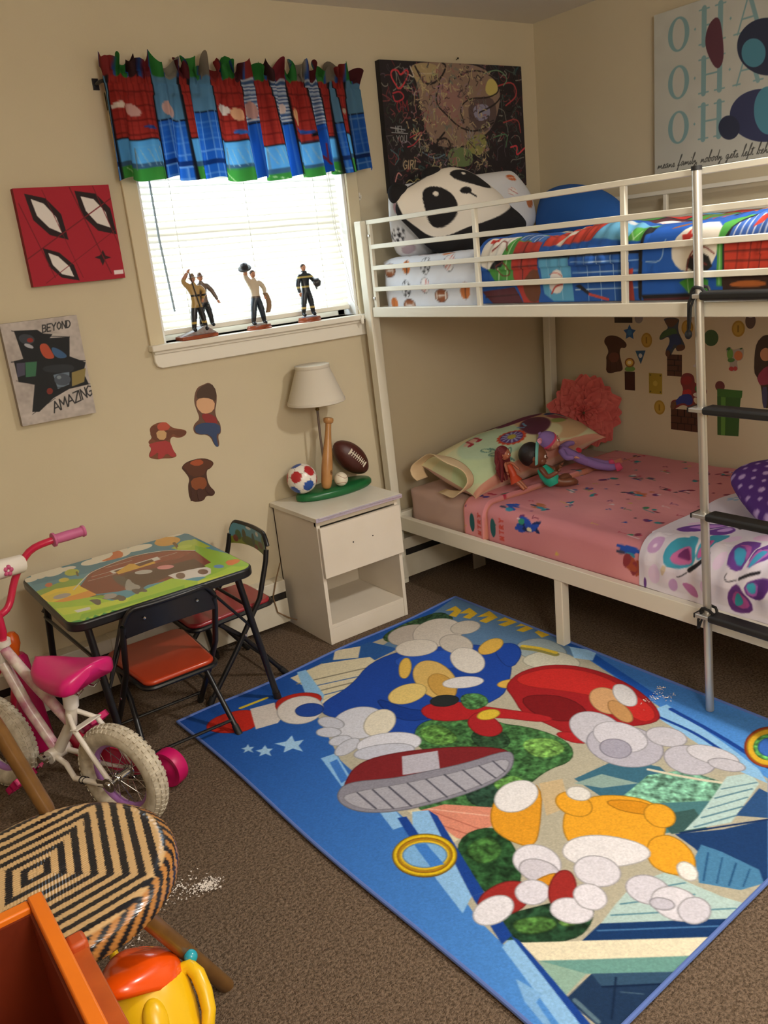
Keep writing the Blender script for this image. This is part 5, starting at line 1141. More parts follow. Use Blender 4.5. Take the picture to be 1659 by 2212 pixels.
m_skin=mat('painted_skin',(196,140,108),.45); m_hair=mat('painted_brown_hair',(72,52,40),.6); m_gear=mat('painted_dark_helmet',(46,46,50),.35); m_woodbase=mat('figurine_wood_base',(150,72,38),.3,var=((110,48,24),30,.6)); m_helm2=mat('painted_brown_helmet',(110,80,64),.4)
NAVY=[(0,'16181c'),(.030,'b8a060'),(.038,'20262e'),(.112,'b8a860'),(.119,'20262e'),(.150,'b8a860'),(.157,'20262e'),(.196,'c08c6c')]
def figure(t,ox,oy,oz,s,m_body,arms,face=-1,legs=((.030,0),(-.030,0)),lean=0.,head=True,hair=None):
    """standing figure s tall; arms = ((elbow,hand) left,(elbow,hand) right) in units of height; faces -y"""
    tx,ty,tz=t.location
    def q(x,y,z,r,r2=None): return (x*s,y*s,z*s,r*s*1.28)+((r2*s*1.28,) if r2 else ())
    J=[q(0,0,.49,.078,.06),q(lean*.5,0,.62,.076,.055),q(lean,0,.76,.092,.06),q(lean,0,.845,.035),q(lean,-.005,.872,.034)]
    E=[(0,1),(1,2),(2,3),(3,4)]
    for sgn,(kx,ky) in zip((1,-1),legs):
        i=len(J); fx=sgn*.085+kx
        J+= [q(sgn*.045,0,.45,.064),q((sgn*.055+fx)/2,-.012+ky*.5,.26,.046),q(fx,ky,.055,.034),q(fx,ky-.075,.022,.026)]
        E+= [(0,i),(i,i+1),(i+1,i+2),(i+2,i+3)]
    for sgn,(e,h) in zip((1,-1),arms):
        i=len(J); J+= [q(lean+sgn*.105,0,.785,.045),q(*e,.036),q(*h,.024)]; E+= [(2,i),(i,i+1),(i+1,i+2)]
    o=skin('body',m_body,t,J,E,loc=(ox,oy,oz))
    for sgn,(e,h) in zip((1,-1),arms):
        b=MB(); hx,hy,hz=h[0]*s+ox+tx,h[1]*s+oy+ty,h[2]*s+oz+tz; e_=Vector(h)-Vector(e); e_.normalize()
        b.ball((hx+e_.x*.02*s,hy+e_.y*.02*s,hz+e_.z*.02*s),.026*s,8,6)
        for f in range(4): 
            st=Vector((hx+(f-1.5)*.011*s,hy,hz))+e_*.03*s; b.tube([st,st+e_*.025*s,st+e_*.038*s+Vector((0,-.012*s,0))],[.008*s,.007*s,.005*s],5)
        b.tube([(hx+sgn*-.02*s,hy-.01*s,hz),(hx-sgn*.03*s,hy-.03*s,hz+e_.z*.02*s)],[.009*s,.006*s],5)
        build(b,'hand',m_skin,t)
    b=MB(); hx,hy,hz=lean*s+ox+tx,oy-.005*s+ty,oz+.925*s+tz
    b.ball((hx,hy,hz),(.048*s,.055*s,.066*s),14,10); b.tube([(hx,hy-.05*s,hz+.012*s),(hx,hy-.066*s,hz-.012*s),(hx,hy-.05*s,hz-.018*s)],[.006*s,.011*s,.006*s],6)
    for sg in (-1,1): b.ball((hx+sg*.049*s,hy+.004*s,hz-.002*s),(.008*s,.014*s,.018*s),6,5)
    hd=build(b,'head',m_skin,t)
    b=MB()
    for sg in (-1,1): b.ball((hx+sg*.018*s,hy-.051*s,hz+.008*s),(.007*s,.004*s,.004*s),6,5)
    b.box(hx-.014*s,hx+.014*s,hy-.055*s,hy-.049*s,hz-.036*s,hz-.032*s); build(b,'face_marks',m_gear,hd)
    if hair is None:
        b=MB(); b.ball((hx,hy+.008*s,hz+.02*s),(.052*s,.054*s,.056*s),12,8); build(b,'hair',m_hair,t)
    else:
        b=MB(); b.lathe([(.10*s,0),(.092*s,.008*s),(.06*s,.014*s),(.056*s,.045*s),(.035*s,.072*s),(0,.078*s)],(hx,hy+.006*s,hz+.018*s),(0,.1,1),16,sx=.75,sy=1.1)
        build(b,'helmet',hair,t)
    return o
def obase(t,cx,cy,z,rx,ry,h,poly=None):
    b=MB(); b.lathe([(0,0),(1,0),(1,.30),(.95,.42),(.97,.55),(.92,1),(0,1)],(0,0,0),(0,0,1),28)
    b.v=[(cx+x*rx,cy+y*ry,z+zz*h) for x,y,zz in b.v]; return build(b,'base',m_woodbase,t)
zb=WZ0
# two firefighters on a roof shaped base
t=thing('firefighter_figurine','figurine of two firefighters in tan coats, leftmost on the window sill','figurine',(-1.868,-.005,zb))
b=MB(); b.prism([(-1.945,-.035),(-1.885,-.046),(-1.79,-.02),(-1.79,.03),(-1.945,.03)],lambda x,y:(x,y,zb),lambda x,y:(x,y,zb+.014)); build(b,'base',m_woodbase,t,bevel=.003)
b=MB(); b.prism([(-1.94,zb+.014),(-1.796,zb+.014),(-1.84,zb+.046),(-1.875,zb+.03)],lambda x,z:(x,-.026,z),lambda x,z:(x,.028,z)); build(b,'roof_block',mat('slate_grey',(150,150,148),.6,var=((120,60,50),40,.6)),t,bevel=.002)
TAN=[(0,'16181c'),(.028,'b89c50'),(.036,'24262c'),(.086,'a8884c'),(.125,'24201c'),(.133,'b09058'),(.190,'b07c60')]
figure(t,.008,-.012,.026,.205,zmat('tan_turnout_coat',TAN),(((.18,-.02,.70),(.10,-.10,.56)),((-.20,-.02,.90),(-.10,-.06,1.04))),hair=mat('painted_tan_helmet',(120,96,74),.4))
figure(t,.048,.008,.036,.195,zmat('brown_turnout_coat',[(0,'16181c'),(.03,'24262c'),(.09,'6a5a50'),(.17,'5c4c48')]),(((.20,-.02,.66),(.27,-.06,.48)),((-.14,-.04,.62),(-.05,-.10,.60))),hair=m_helm2)
b=MB(); b.tube([(-1.875,-.028,zb+.245),(-1.86,-.034,zb+.15),(-1.845,-.034,zb+.06)],.0022,6); build(b,'pike_pole',m_gear,t)
b=MB(); b.ball((-1.812,-.012,zb+.112),(.009,.009,.012),10,8); build(b,'lantern',m_gear,t)
# helmet raised
t=thing('firefighter_figurine','figurine of a bareheaded firefighter raising a helmet, middle of the sill','figurine',(-1.606,-.004,zb))
obase(t,-1.606,-.004,zb,.053,.034,.016)
b=MB(); b.ball((-1.606,-.006,zb+.016),(.040,.024,.008),16,8); build(b,'stone_ground',mat('grey_stone',(150,140,130),.8,bump=(200,.8,.004)),t)
figure(t,0,-.004,.016,.208,zmat('white_shirt_dark_trousers',[(0,'16181c'),(.03,'2a3440'),(.104,'5c4a3c'),(.110,'c8b8a0'),(.170,'c8b8a4'),(.190,'c08c6c')]),(((.19,-.02,.66),(.16,-.08,.52)),((-.17,-.03,.92),(-.17,-.07,1.03))))
b=MB(); b.lathe([(.026,0),(.024,.004),(.016,.006),(.014,.018),(0,.024)],(-1.642,-.02,zb+.232),(-.3,-.4,.86),14); build(b,'raised_helmet',m_gear,t)
A=np.array([[(-1.572+.010*math.sin(a)+.012*math.sin(v*3),-.024+.010*math.cos(a),zb+.135-.075*v) for a in np.linspace(0,2*PI,10,endpoint=False)] for v in np.linspace(0,1,7)])
b=MB(); b.grid(A,cv=True); build(b,'carried_coat',mat('tan_brown_coat',(140,112,84),.7),t)
# holding a helmet at the hip
t=thing('firefighter_figurine','figurine of a firefighter in a dark striped coat, rightmost on the window sill','figurine',(-1.372,-.002,zb))
obase(t,-1.372,-.002,zb,.052,.034,.018)
b=MB(); b.lathe([(0,0),(.034,0),(.033,.005),(0,.006)],(-1.372,-.002,zb+.017),(0,0,1),20,sy=.65); build(b,'ground_plate',mat('grey_blue_plate',(140,144,160),.5),t)
figure(t,-.004,-.004,.022,.205,zmat('navy_striped_turnout',NAVY),(((.20,-.03,.66),(.15,-.12,.60)),((-.17,.0,.62),(-.17,-.05,.46))))
b=MB(); b.lathe([(.026,0),(.024,.004),(.018,.006),(.016,.020),(0,.027)],(-1.345,-.030,zb+.148),(.75,-.6,.2),14); build(b,'held_helmet',m_gear,t)
# ================================================================= bunk bed
m_bed=mat('white_bed_enamel',(226,220,202),.35)
m_steel=mat('brushed_ladder_steel',(196,192,184),.36,metal=.7); m_rub=mat('black_rubber',(22,21,20),.6); m_chrome=mat('chrome',(205,205,205),.12,metal=1)
YB=-2.06
bed=thing('bunk_bed','white metal bunk bed along the right wall with railed upper bunk','bunk bed',(-.56,-1.05,0))
def bpart(b,n,**k): return build(b,n,m_bed,bed,bevel=k.pop('bevel',.003),**k)
b=MB(); b.bar((-1.062,-.035,0),(-1.128,-.088,1.605),.044,.044,(1,0,0)); bpart(b,'post')
b=MB(); b.bar((-.055,-.06,0),(-.06,-.085,1.60),.044,.044,(1,0,0)); bpart(b,'post')
b=MB(); b.bar((-1.062,YB,0),(-1.128,YB+.03,1.605),.044,.044,(1,0,0)); bpart(b,'post')
b=MB(); b.bar((-.055,YB,0),(-.06,YB+.03,1.60),.044,.044,(1,0,0)); bpart(b,'post')
b=MB(); b.box(-1.127,-1.10,YB+.04,-.105,1.224,1.264); bpart(b,'side_rail')
b=MB(); b.box(-.075,-.048,YB+.04,-.085,1.224,1.264); bpart(b,'side_rail')
for y in (-.095,YB+.045):
    b=MB(); b.box(-1.11,-.06,y-.014,y+.014,1.226,1.262); bpart(b,'end_rail')
b=MB()
for k in range(12): b.box(-1.105,-.07,-.2-k*.155-.02,-.2-k*.155+.02,1.244,1.252)
bpart(b,'slats',bevel=0)
def guard(x,nm):
    b=MB(); b.box(x-.010,x+.010,YB+.06,-.118,1.588,1.605)
    for z in (1.494,1.412,1.328): b.box(x-.009,x+.009,YB+.06,-.122,z-.001,z+.0165)
    for y in (-.127,-.751,-1.381,YB+.06): b.box(x-.0078,x+.0078,y-.009,y+.009,1.258,1.595)
    g=bpart(b,nm,bevel=.002); return g
g=guard(-1.117,'guard_rail'); guard(-.058,'guard_rail')
for (y,z) in ((-.128,1.545),(-.126,1.30)):
    b=MB(); b.lathe([(.0,0),(.007,0),(.006,.004),(0,.006)],(-1.126,y,z),(-1,0,0),10); build(b,'bolt',m_chrome,g)
b=MB(); b.box(-1.070,-1.040,YB+.02,-.045,.268,.331); b.box(-1.066,-1.02,YB+.02,-.045,.266,.270); bpart(b,'side_rail')
b=MB(); b.box(-.075,-.045,YB+.02,-.06,.268,.331); bpart(b,'side_rail')
for y in (-.05,YB+.02):
    b=MB(); b.box(-1.06,-.06,y-.014,y+.014,.275,.345); bpart(b,'end_rail')
b=MB()
for k in range(12): b.box(-1.04,-.07,-.2-k*.155-.02,-.2-k*.155+.02,.272,.282)
bpart(b,'slats',bevel=0)
b=MB(); b.box(-1.068,-1.030,-1.036,-.998,0,.27); bpart(b,'middle_leg')
b=MB(); b.box(-.08,-.042,-1.036,-.998,0,.27); bpart(b,'middle_leg')
# ladder
def lx(z): return -1.097-.046*min(z,1.264)/1.264-.022*max(0,z-1.264)
lad=thing('bunk_ladder','steel ladder with black covered rungs leaning on the bunk','ladder',(-1.1,-1.86,0))
LY0,LY1=-1.667,-2.02
for y in (LY0,LY1):
    yt=y+.028
    b=MB(); b.tube([(lx(z),y+(yt-y)*z/1.6,z) for z in (0.012,.5,1.0,1.264,1.6)],.0125,14); p=build(b,'side_pole',m_steel,lad)
    b=MB(); b.tube([(lx(1.6),yt,1.598),(lx(1.607),yt,1.609)],.0138,14); build(b,'end_cap',m_rub,p)
for z in (.342,.662,.974,1.284):
    yy=LY0+.028*z/1.6; x=lx(z)-.004
    b=MB(); b.box(x-.026,x+.018,LY1-.02,yy+(.024 if z<1.2 else .002),z-.007,z+.005); r=build(b,'rung',m_steel,lad,bevel=.002)
    b=MB(); b.box(x-.030,x+.022,LY1+.02,yy-.020,z-.011,z+.011); build(b,'rung_cover',m_rub,r,bevel=.007,bseg=3)
    if z<1.2:
        b=MB(); b.box(x-.027,x+.019,yy+.023,yy+.027,z-.008,z+.006); build(b,'end_plug',m_rub,r)
for z,tail in ((1.284,.075),(.345,.03)):
    yy=LY0+.028*z/1.6; x=lx(z)
    b=MB(); b.tube([(x+.016*math.cos(a)-.002,yy+.019*math.sin(a)+(-.012 if math.sin(a)<0 else 0),z+.010+.012*math.cos(a*2)) for a in np.linspace(0,2*PI,18,endpoint=False)],.0045,7,closed=True)
    b.tube([(x-.016,yy+.006,z+.012),(x-.022,yy+.016,z-.02),(x-.019,yy+.018,z-.02-tail*.5),(x-.015,yy+.020,z-.02-tail)],.0042,7)
    b.tube([(x-.016,yy+.002,z+.0),(x-.024,yy+.008,z-.03),(x-.018,yy+.016,z-.02-tail*.9)],.0035,7)
    if tail>.05: b.ball((x-.015,yy+.021,z-.028-tail),(.010,.010,.013),8,6)
    build(b,'tie_strap',mat('black_cord',(18,18,18),.7),lad)
# ================================================================= bedding helpers
def rbox_profile(x0,x1,z0,z1,r,n=6):
    """half profile going up the front, over the top and down the back: list of (x,z,s)"""
    P=[(x0,z0)]
    for k in range(9): P.append((x0,z0+(z1-r-z0)*(k+1)/9))
    for k in range(1,n+1): a=PI/2*k/n; P.append((x0+r-r*math.cos(a),z1-r+r*math.sin(a)))
    N=44
    for k in range(1,N+1): P.append((x0+r+(x1-x0-2*r)*k/N,z1))
    for k in range(1,n+1): a=PI/2*k/n; P.append((x1-r+r*math.sin(a),z1-r+r*math.cos(a)))
    for k in range(1,6): P.append((x1,z1-r-(z1-r-z0)*k/5))
    P=np.array(P); s=np.concatenate([[0],np.cumsum(np.hypot(*np.diff(P,axis=0).T))]); return P,s
def resample(P,s,n):
    t=np.linspace(0,s[-1],n); return np.interp(t,s,P[:,0]),np.interp(t,s,P[:,1]),t
def mattress(name,label,x0,x1,y0,y1,z0,z1,r,pr,bumpf,m,loc,ny=260,nv=240):
    P,s=rbox_profile(x0,x1,z0,z1,r); px,pz,t=resample(P,s,nv)
    ys=np.linspace(y0,y1,ny); cx=(x0+x1)/2
    A=np.zeros((ny,nv,3)); 
    for i,y in enumerate(ys):
        d=min(y0-y,y-y1); k=1-max(0,1-d/.05)**2; k=math.sqrt(max(k,.0)); e=(1-k)*.05
        xx=np.clip(px,x0+e,x1-e); zz=np.minimum(pz,z1-e*.8)
        A[i,:,0]=xx;A[i,:,1]=y;A[i,:,2]=zz
    Tt,Yy=np.meshgrid(t,ys); bz=bumpf(Yy,Tt)
    up=np.clip((A[:,:,2]-(z1-r))/r,0,1); A[:,:,2]+=bz*up; A[:,:,0]-=bz*(1-up)*(Tt<t[-1]/2)
    b=MB(); b.grid(A); b.f.append(tuple(range(nv))); b.mi.append(0); b.f.append(tuple(reversed(range((ny-1)*nv,ny*nv)))); b.mi.append(0)
    b.add([tuple(A[0,0]),tuple(A[-1,0]),tuple(A[-1,-1]),tuple(A[0,-1])],[(0,1,2,3)])
    cols=pr.sample(-Yy*1000,Tt*1000).reshape(-1,3); cols=cmb(b,cols,(230,225,225))
    return tag(build(b,name,m,loc=loc,colors=cols,angle=3.2),label,'mattress')
def drape(name,label,cat,x0,x1,y0,y1,z0,z1,r,pr,bumpf,m,loc,ny,nv,thick=.010,crown=0.):
    P,s=rbox_profile(x0,x1,z0,z1,r,8); px,pz,t=resample(P,s,nv)
    ys=np.linspace(y0,y1,ny); Tt,Yy=np.meshgrid(t,ys)
    X=np.tile(px,(ny,1));Z=np.tile(pz,(ny,1)); bz=bumpf(Yy,Tt)
    up=np.clip((Z-(z1-r))/r,0,1)
    Z=Z+bz*up+crown*up*np.sin(np.clip((X-x0)/(x1-x0),0,1)*PI); X=X-bz*(1-up)*np.where(Tt<t[-1]/2,1,-1)
    X=np.minimum(X,-.004)
    b=MB(); b.grid(np.stack([X,Yy,Z],-1))
    o=build(b,name,m,loc=loc,colors=pr.sample(-Yy*1000,Tt*1000).reshape(-1,3),angle=3.2,solid=thick)
    return tag(o,label,cat)
m_cloth=mat('printed_bed_cotton',(255,255,255),.85,vcol=True,bump=[(300,.15,.0008),(30,.25,.006)])
m_plush=mat('printed_plush',(255,255,255),.95,vcol=True,bump=(600,.4,.0015))
# ---- upper sheet with balls
def ball_print(pr,x,y,r,kind):
    if kind=='soccer':
        pr.ell(x,y,r*.8,r,hexc('1c1c20')); pr.ell(x,y,r*.74,r*.94,hexc('e6e8ee')); pr.ell(x,y,r*.26,r*.3,hexc('1c1c20'))
        for k in range(5): a=2*PI*k/5+.5; pr.ell(x+r*.56*math.cos(a),y+r*.72*math.sin(a),r*.15,r*.18,hexc('1c1c20')); pr.line([(x,y),(x+r*.56*math.cos(a),y+r*.72*math.sin(a))],1.6,hexc('404048'))
    elif kind=='base':
        pr.ell(x,y,r*.9,r,hexc('40404c')); pr.ell(x,y,r*.85,r*.95,hexc('f0ecec')); pr.line([(x-r*.6,y-r*.5),(x,y-r*.1),(x+r*.3,y+r*.8)],4,hexc('c85850'),sm=True); pr.line([(x-r*.3,y-r*.8),(x+r*.2,y-r*.4),(x+r*.7,y+r*.4)],3,hexc('c85850'),sm=True)
    elif kind=='foot':
        pr.ell(x,y,r*1.2,r*.8,hexc('2c1c18')); pr.ell(x,y,r*1.15,r*.75,hexc('94532c')); pr.line([(x-r*.5,y),(x+r*.5,y)],5,hexc('ece4dc')); pr.ell(x-r*.75,y,r*.12,r*.5,hexc('ece4dc')); pr.ell(x+r*.75,y,r*.12,r*.5,hexc('ece4dc'))
        for k in range(-2,3): pr.line([(x+k*r*.2,y-r*.16),(x+k*r*.2,y+r*.16)],3,hexc('ece4dc'))
    else:
        pr.ell(x,y,r*.95,r,hexc('d07838')); pr.line([(x-r,y),(x+r,y)],2.5,hexc('40281c')); pr.line([(x,y-r),(x,y+r)],2.5,hexc('40281c'))
psh=Print(90,2000,0,1500,2.5,hexc('dfe2ea'))
spots=[(190,150,34,'foot'),(300,158,26,'basket'),(290,75,34,'soccer'),(420,160,34,'soccer'),(410,85,30,'base'),(560,165,34,'base'),(500,45,32,'foot'),(200,20,24,'basket'),(300,10,34,'foot'),(520,225,30,'basket'),(640,60,30,'basket'),(360,240,30,'base'),(250,250,30,'foot')]
for sp in spots: ball_print(psh,*sp)
rg=np.random.default_rng(4)
for k in range(60): ball_print(psh,rg.uniform(120,1950),rg.uniform(300,1450),30,['soccer','base','foot','basket'][k%4])
mattress('sheeted_mattress','upper bunk mattress in a white sheet printed with sports balls',-1.084,-.075,-.118,-2.0,1.254,1.450,.035,psh,lambda Y,T:.006*(vnoise(Y,T,14,1)-.5)+.004*(vnoise(Y,T,40,2)-.5),m_cloth,(-.58,-1.05,1.254))
# ---- sports patchwork comforter
pc=Print(690,2100,0,1500,2.2,hexc('2058ac'))
rg=np.random.default_rng(11)
# patchwork over the top
pcol=['b03a30','4c9440','1f56a8','68acd0','5c2c34','ece4d4','c83830','3c64a0']
for i in range(9):
    for j in range(6):
        x,y=690+i*160+(j%2)*60,250+j*190
        pc.poly([(x,y),(x+150,y),(x+150,y+180),(x,y+180)],hexc(pcol[(i*3+j*5)%8]),edge=(hexc('1c1c20'),5))
        if (i+j)%2:
            for k in range(4): pc.line([(x+20+k*32,y+6),(x+20+k*32,y+174)],5,hexc(pcol[(i+j*3+1)%8]))
        else: ball_print(pc,x+75,y+90,48,['base','foot','basket','soccer'][(i+j)%4])
pc.run(PD['comf'],lambda P:np.stack([P[:,0],np.where(P[:,1]<1420,(P[:,1]-1268)*1.04,(1420-1268)*1.04+(P[:,1]-1420)*1.5)],1),it=1)
def cb(Y,T):
    pk=.006*np.sin(Y*150+4*vnoise(Y,T,9,6))*np.clip(1.2-np.abs(T-.12)*5,0,1)
    return .030*(vnoise(Y,T*1.1,5.5,7)-.35)+.012*(vnoise(Y,T,16,8)-.5)+pk*.5+.012*np.sin(Y*9.5+1)
drape('comforter','sports patchwork comforter in blue, red and green on the upper bunk','comforter',-1.099,-.02,-.735,-1.985,1.268,1.472,.075,pc,lambda Y,T:np.clip(cb(Y,T)+.004,.0,.032)*np.clip(T*14,0.,1)*np.where((T<.11),.4,1),m_cloth,(-.58,-1.4,1.27),520,420,thick=.008,crown=.005)
# ---- cushions
def cushion(name,label,cat,outl,thick,fr,pr,m,loc,rings=70,N=200,power=.6,parent=None,label2=None,center=None):
    P=chaikin(np.asarray(outl)/1000,2); c=P.mean(0) if center is None else np.array(center)/1000
    d=np.hypot(*(np.roll(P,-1,0)-P).T); s=np.concatenate([[0],np.cumsum(d)]); Q=np.vstack([P,P[:1]]); t=np.linspace(0,s[-1],N,endpoint=False)
    R=np.stack([np.interp(t,s,Q[:,0]),np.interp(t,s,Q[:,1])],1)
    b=MB(); cols=[]
    r=np.sin(np.linspace(0,PI/2,rings))
    for sg in (1,-1):
        uv=c+(R[None]-c)*r[:,None,None]; w=sg*thick*np.power(np.clip(1-r**2.2,0,1),power)
        ww=np.tile(w[:,None],(1,N))+ .05*thick*sg*(vnoise(uv[...,0],uv[...,1],22,5)-.5)*(1-r[:,None]**4)
        b.grid(np.stack(fr(uv[...,0],uv[...,1],ww),-1),cv=True); cols.append(pr.sample(uv[...,0]*1000,uv[...,1]*1000).reshape(-1,3) if not isinstance(pr,tuple) else np.tile(lin(pr),(rings*N,1)))
    o=build(b,name,m,parent=parent,loc=loc,colors=np.vstack(cols),angle=3.2,weld=False)
    return tag(o,label,cat) if label else o
pr=Print(-1130,-200,1420,1800,1.6,hexc('1c1a1c')); pr.run(PD['panda'])
pan=thing('panda_cushion','black and white panda face cushion leaning tilted in the upper bunk','cushion',(-.72,-.28,1.455))
frp=lambda u,v,w:(u,-.262-w,v)
cushion('cushion_body',None,None,pd('o_panda'),.085,frp,pr,m_plush,None,parent=pan,center=(-720,1590))
blk=(24,22,24)
for k in ('o_earA','o_earB'): cushion('ear',None,None,pd(k),.028,lambda u,v,w:(u,-.25-w,v),blk,m_plush,None,rings=20,N=60,parent=pan)
pr=Print(-1060,-200,1420,1800,1.6,hexc('dfe0e4')); pr.run(PD['wpil'])
ball_print(pr,-1014,1538,30,'soccer')
cushion('bed_pillow','white pillow printed with sports balls, standing behind the panda cushion','pillow',pd('o_wpil'),.07,lambda u,v,w:(u,-.162-w,v),pr,m_cloth,(-.62,-.16,1.45),power=.55)
cushion('bed_pillow','plain royal blue pillow at the wall end of the upper bunk','pillow',np.vstack([pd('o_blue')[:6],[[655,1510],[600,1452],[250,1452],[165,1500]]]),.09,lambda u,v,w:(-.22-w+(v-1.45)*.25,-u,v),(34,92,170),mat('blue_fleece',(34,92,170),.95,bump=(300,.3,.002)),(-.22,-.42,1.45),power=.55)
# ================================================================= lower bunk
pk=Print(40,2000,0,1500,4,hexc('c8aa9e'))
def lowfold(Y,T): return .004*(vnoise(Y,T,14,1)-.5)+.010*(vnoise(Y*16+T*22,T*3,1,2)-.5)*(T<.16)*np.clip((.62+Y)*6,0,1)
mattress('sheeted_mattress','lower bunk mattress in a plain pale pink fitted sheet',-1.02,-.045,-.075,-2.0,.286,.462,.04,pk,lowfold,m_cloth,(-.53,-1.05,.286))
pt=Print(440,1650,0,1300,2.0,hexc('d98e94'))
pt.a+=(vnoise(pt.X,pt.Y,.006,3)[...,None]-.5)*np.array([30,30,26])
rg=np.random.default_rng(21)
mot=['2c4c9c','2c8c94','7c2444','c84838','3c3448','e8d0d8','d8b060','6c2c6c','3c7c5c','b83c58']
for i in range(150):
    x,y=rg.uniform(450,1640),rg.uniform(20,1250); c=hexc(mot[rg.integers(len(mot))]); k=i%6
    if k==0:
        for q in range(3): pt.ell(x+rg.normal(0,14),y+rg.normal(0,8),rg.uniform(8,20),rg.uniform(5,12),hexc(mot[rg.integers(len(mot))]),rg.uniform(0,3))
        pt.line([(x-20,y-10),(x+30,y-16)],5,c)
    elif k==1: pt.poly([(x+(9 if j%2 else 4)*math.cos(j*PI/5),y+(9 if j%2 else 4)*math.sin(j*PI/5)) for j in range(10)],c)
    elif k==2: pt.poly([(x,y),(x+24,y+6),(x+8,y+20)],c)
    elif k==3: pt.ell(x,y,5,5,c); pt.ell(x+14,y+4,4,4,c); pt.ell(x+4,y+12,4,4,c)
    elif k==4: pt.line([(x,y),(x+14,y+8),(x+30,y+2)],3.5,c,sm=True); pt.line([(x,y),(x-6,y+14)],3.5,c)
    else: pt.ell(x,y,18,12,c,rg.uniform(0,3)); pt.ell(x+10,y+6,9,7,hexc(mot[rg.integers(len(mot))]))
for i in range(10):   # larger feathery patches
    x,y=rg.uniform(500,1600),rg.uniform(120,1150); c=hexc(['b86c44','1c4cac','7c2848','c86c48'][i%4])
    for q in range(6): pt.ell(x+rg.normal(0,16),y+rg.normal(0,11),rg.uniform(12,26),rg.uniform(6,11),c,rg.uniform(-.4,.4))
    pt.ell(x+8,y-20,20,10,hexc('2c8cac')); pt.ell(x-30,y-16,18,7,hexc('3c3c58'))
for q in range(12): pt.ell(835+rg.normal(0,26),110+rg.normal(0,14),26,9,hexc('1c48b0' if q%3 else '14245c'),rg.uniform(-.6,.6))
pt.ell(806,118,16,12,hexc('2c8c70')); pt.ell(850,96,14,8,hexc('e8d8b0'))
for q in range(9): pt.ell(1330+rg.normal(0,22),70+rg.normal(0,22),26,14,hexc('8c3038' if q%2 else 'a84c30'),rg.uniform(0,3))
for x in (548,668):
    pt.ell(x-20,62,16,40,hexc('1c5c60'))
    for k,ch in enumerate('NTRY'): pt.text(ch,x+40,22+k*24,22,6,hexc('c84438'),PI/2)
for x in (520,545,600): 
    pt.ell(x,238,14,10,hexc('b02848'))
for x in (505,540): pt.ell(x,196,17,13,hexc('502878')); pt.ell(x,196,11,8,hexc('3038a0'))
pt.line([(607,0),(612,140),(630,1300)],8,hexc('c8806c')); pt.line([(478,0),(478,1300)],6,hexc('c8806c'))
def sfold(Y,T):
    ed=-.605-.02*np.clip((T-.15)/.8,0,1); f=.018*np.clip((Y-ed)/.004+.5,0,1)*np.exp(-np.clip(Y-ed,0,1)/.09)-.003*np.exp(-((Y-ed+.008)/.007)**2)
    return f*(T<.95)+.007*(vnoise(Y,T,9,4)-.4)+.012*np.clip(vnoise(Y*5+T*3,T*9-Y*4,1,9)-.6,0,1)*(T>.2)
drape('top_sheet','pink top sheet with small colourful printed motifs on the lower bunk','sheet',-1.030,-.03,-.475,-1.62,.325,.472,.045,pt,sfold,m_cloth,(-.53,-1.05,.33),420,260,thick=.004)
pf=Print(1330,2100,0,1500,2.2,hexc('e4dce8'))
pf.run(PD['fly'],lambda P:np.stack([P[:,0],np.where(P[:,1]<470,(P[:,1]-330)*1.06,140*1.06+(P[:,1]-470)*1.75)],1),it=1)
rg=np.random.default_rng(31)
for i in range(26):
    x,y=rg.uniform(1380,2080),rg.uniform(420,1400); c=hexc(['c8a0d4','dcc4e8','b890cc','a0c8e8','e8c8e0'][i%5])
    for k in range(6): a=k*PI/3; pf.ell(x+22*math.cos(a),y+22*math.sin(a),13,9,c,a)
    pf.ell(x,y,8,8,hexc('f0e8f4'))
pf.poly([(1330,0),(1352,0),(1350,1400),(1330,1400)],hexc('6a3a88'))
def bfold(Y,T): return (.016*(vnoise(Y,T,7,12)-.3)+.004*np.sin(Y*90+3*vnoise(Y,T,8,2))*(T<.2)+.018*np.clip((-1.36-Y)/.12,0,1))*np.clip(T*10,.2,1)
drape('comforter','white comforter printed with purple and teal butterflies on the lower bunk','comforter',-1.036,-.03,-1.355,-1.985,.330,.492,.075,pf,bfold,m_cloth,(-.53,-1.67,.33),330,420,thick=.012,crown=.02)
# ---- lower pillow
pl=Print(0,1000,0,1000,4,hexc('d8dcb4'))
for x,y,rx,ry,c,r in ((120,900,180,160,'e4dcb0',0),(150,300,160,260,'c8dcb0',.2),(330,500,220,300,'bcd4b4',.3),(760,500,260,400,'d0b088',0),(560,300,160,160,'d8d4a8',0),(620,760,190,90,'6c2848',.15),(520,860,150,80,'5c2440',.1),(430,900,60,50,'2c6878',0),(700,880,130,60,'4c2038',0),(600,480,110,200,'5c2c40',-.3),(860,700,90,50,'243c74',.4),(905,600,40,110,'243c74',.2),(800,520,50,120,'a04c60',.2),(760,420,60,60,'94a058',0),(235,700,60,40,'d8b0a0',.5)): pl.ell(x,y,rx,ry,hexc(c),r,soft=18)
pl.poly([(0,0),(1000,0),(1000,70),(500,120),(0,90)],hexc('dca08c'),sm=False)
fx,fy=395,420
for k in range(16): a=k*2*PI/16; pl.ell(fx+78*math.cos(a),fy+110*math.sin(a),16,22,hexc('c8482c'))
pl.ell(fx,fy,72,104,hexc('5c3c78')); 
for k in range(12): a=k*2*PI/12; pl.line([(fx+34*math.cos(a),fy+48*math.sin(a)),(fx+62*math.cos(a),fy+90*math.sin(a))],12,hexc('a8b0d8'))
pl.ell(fx,fy,28,40,hexc('b0a040'))
pl.line([(300,120),(270,230),(240,420)],9,hexc('3c7470'),sm=True)
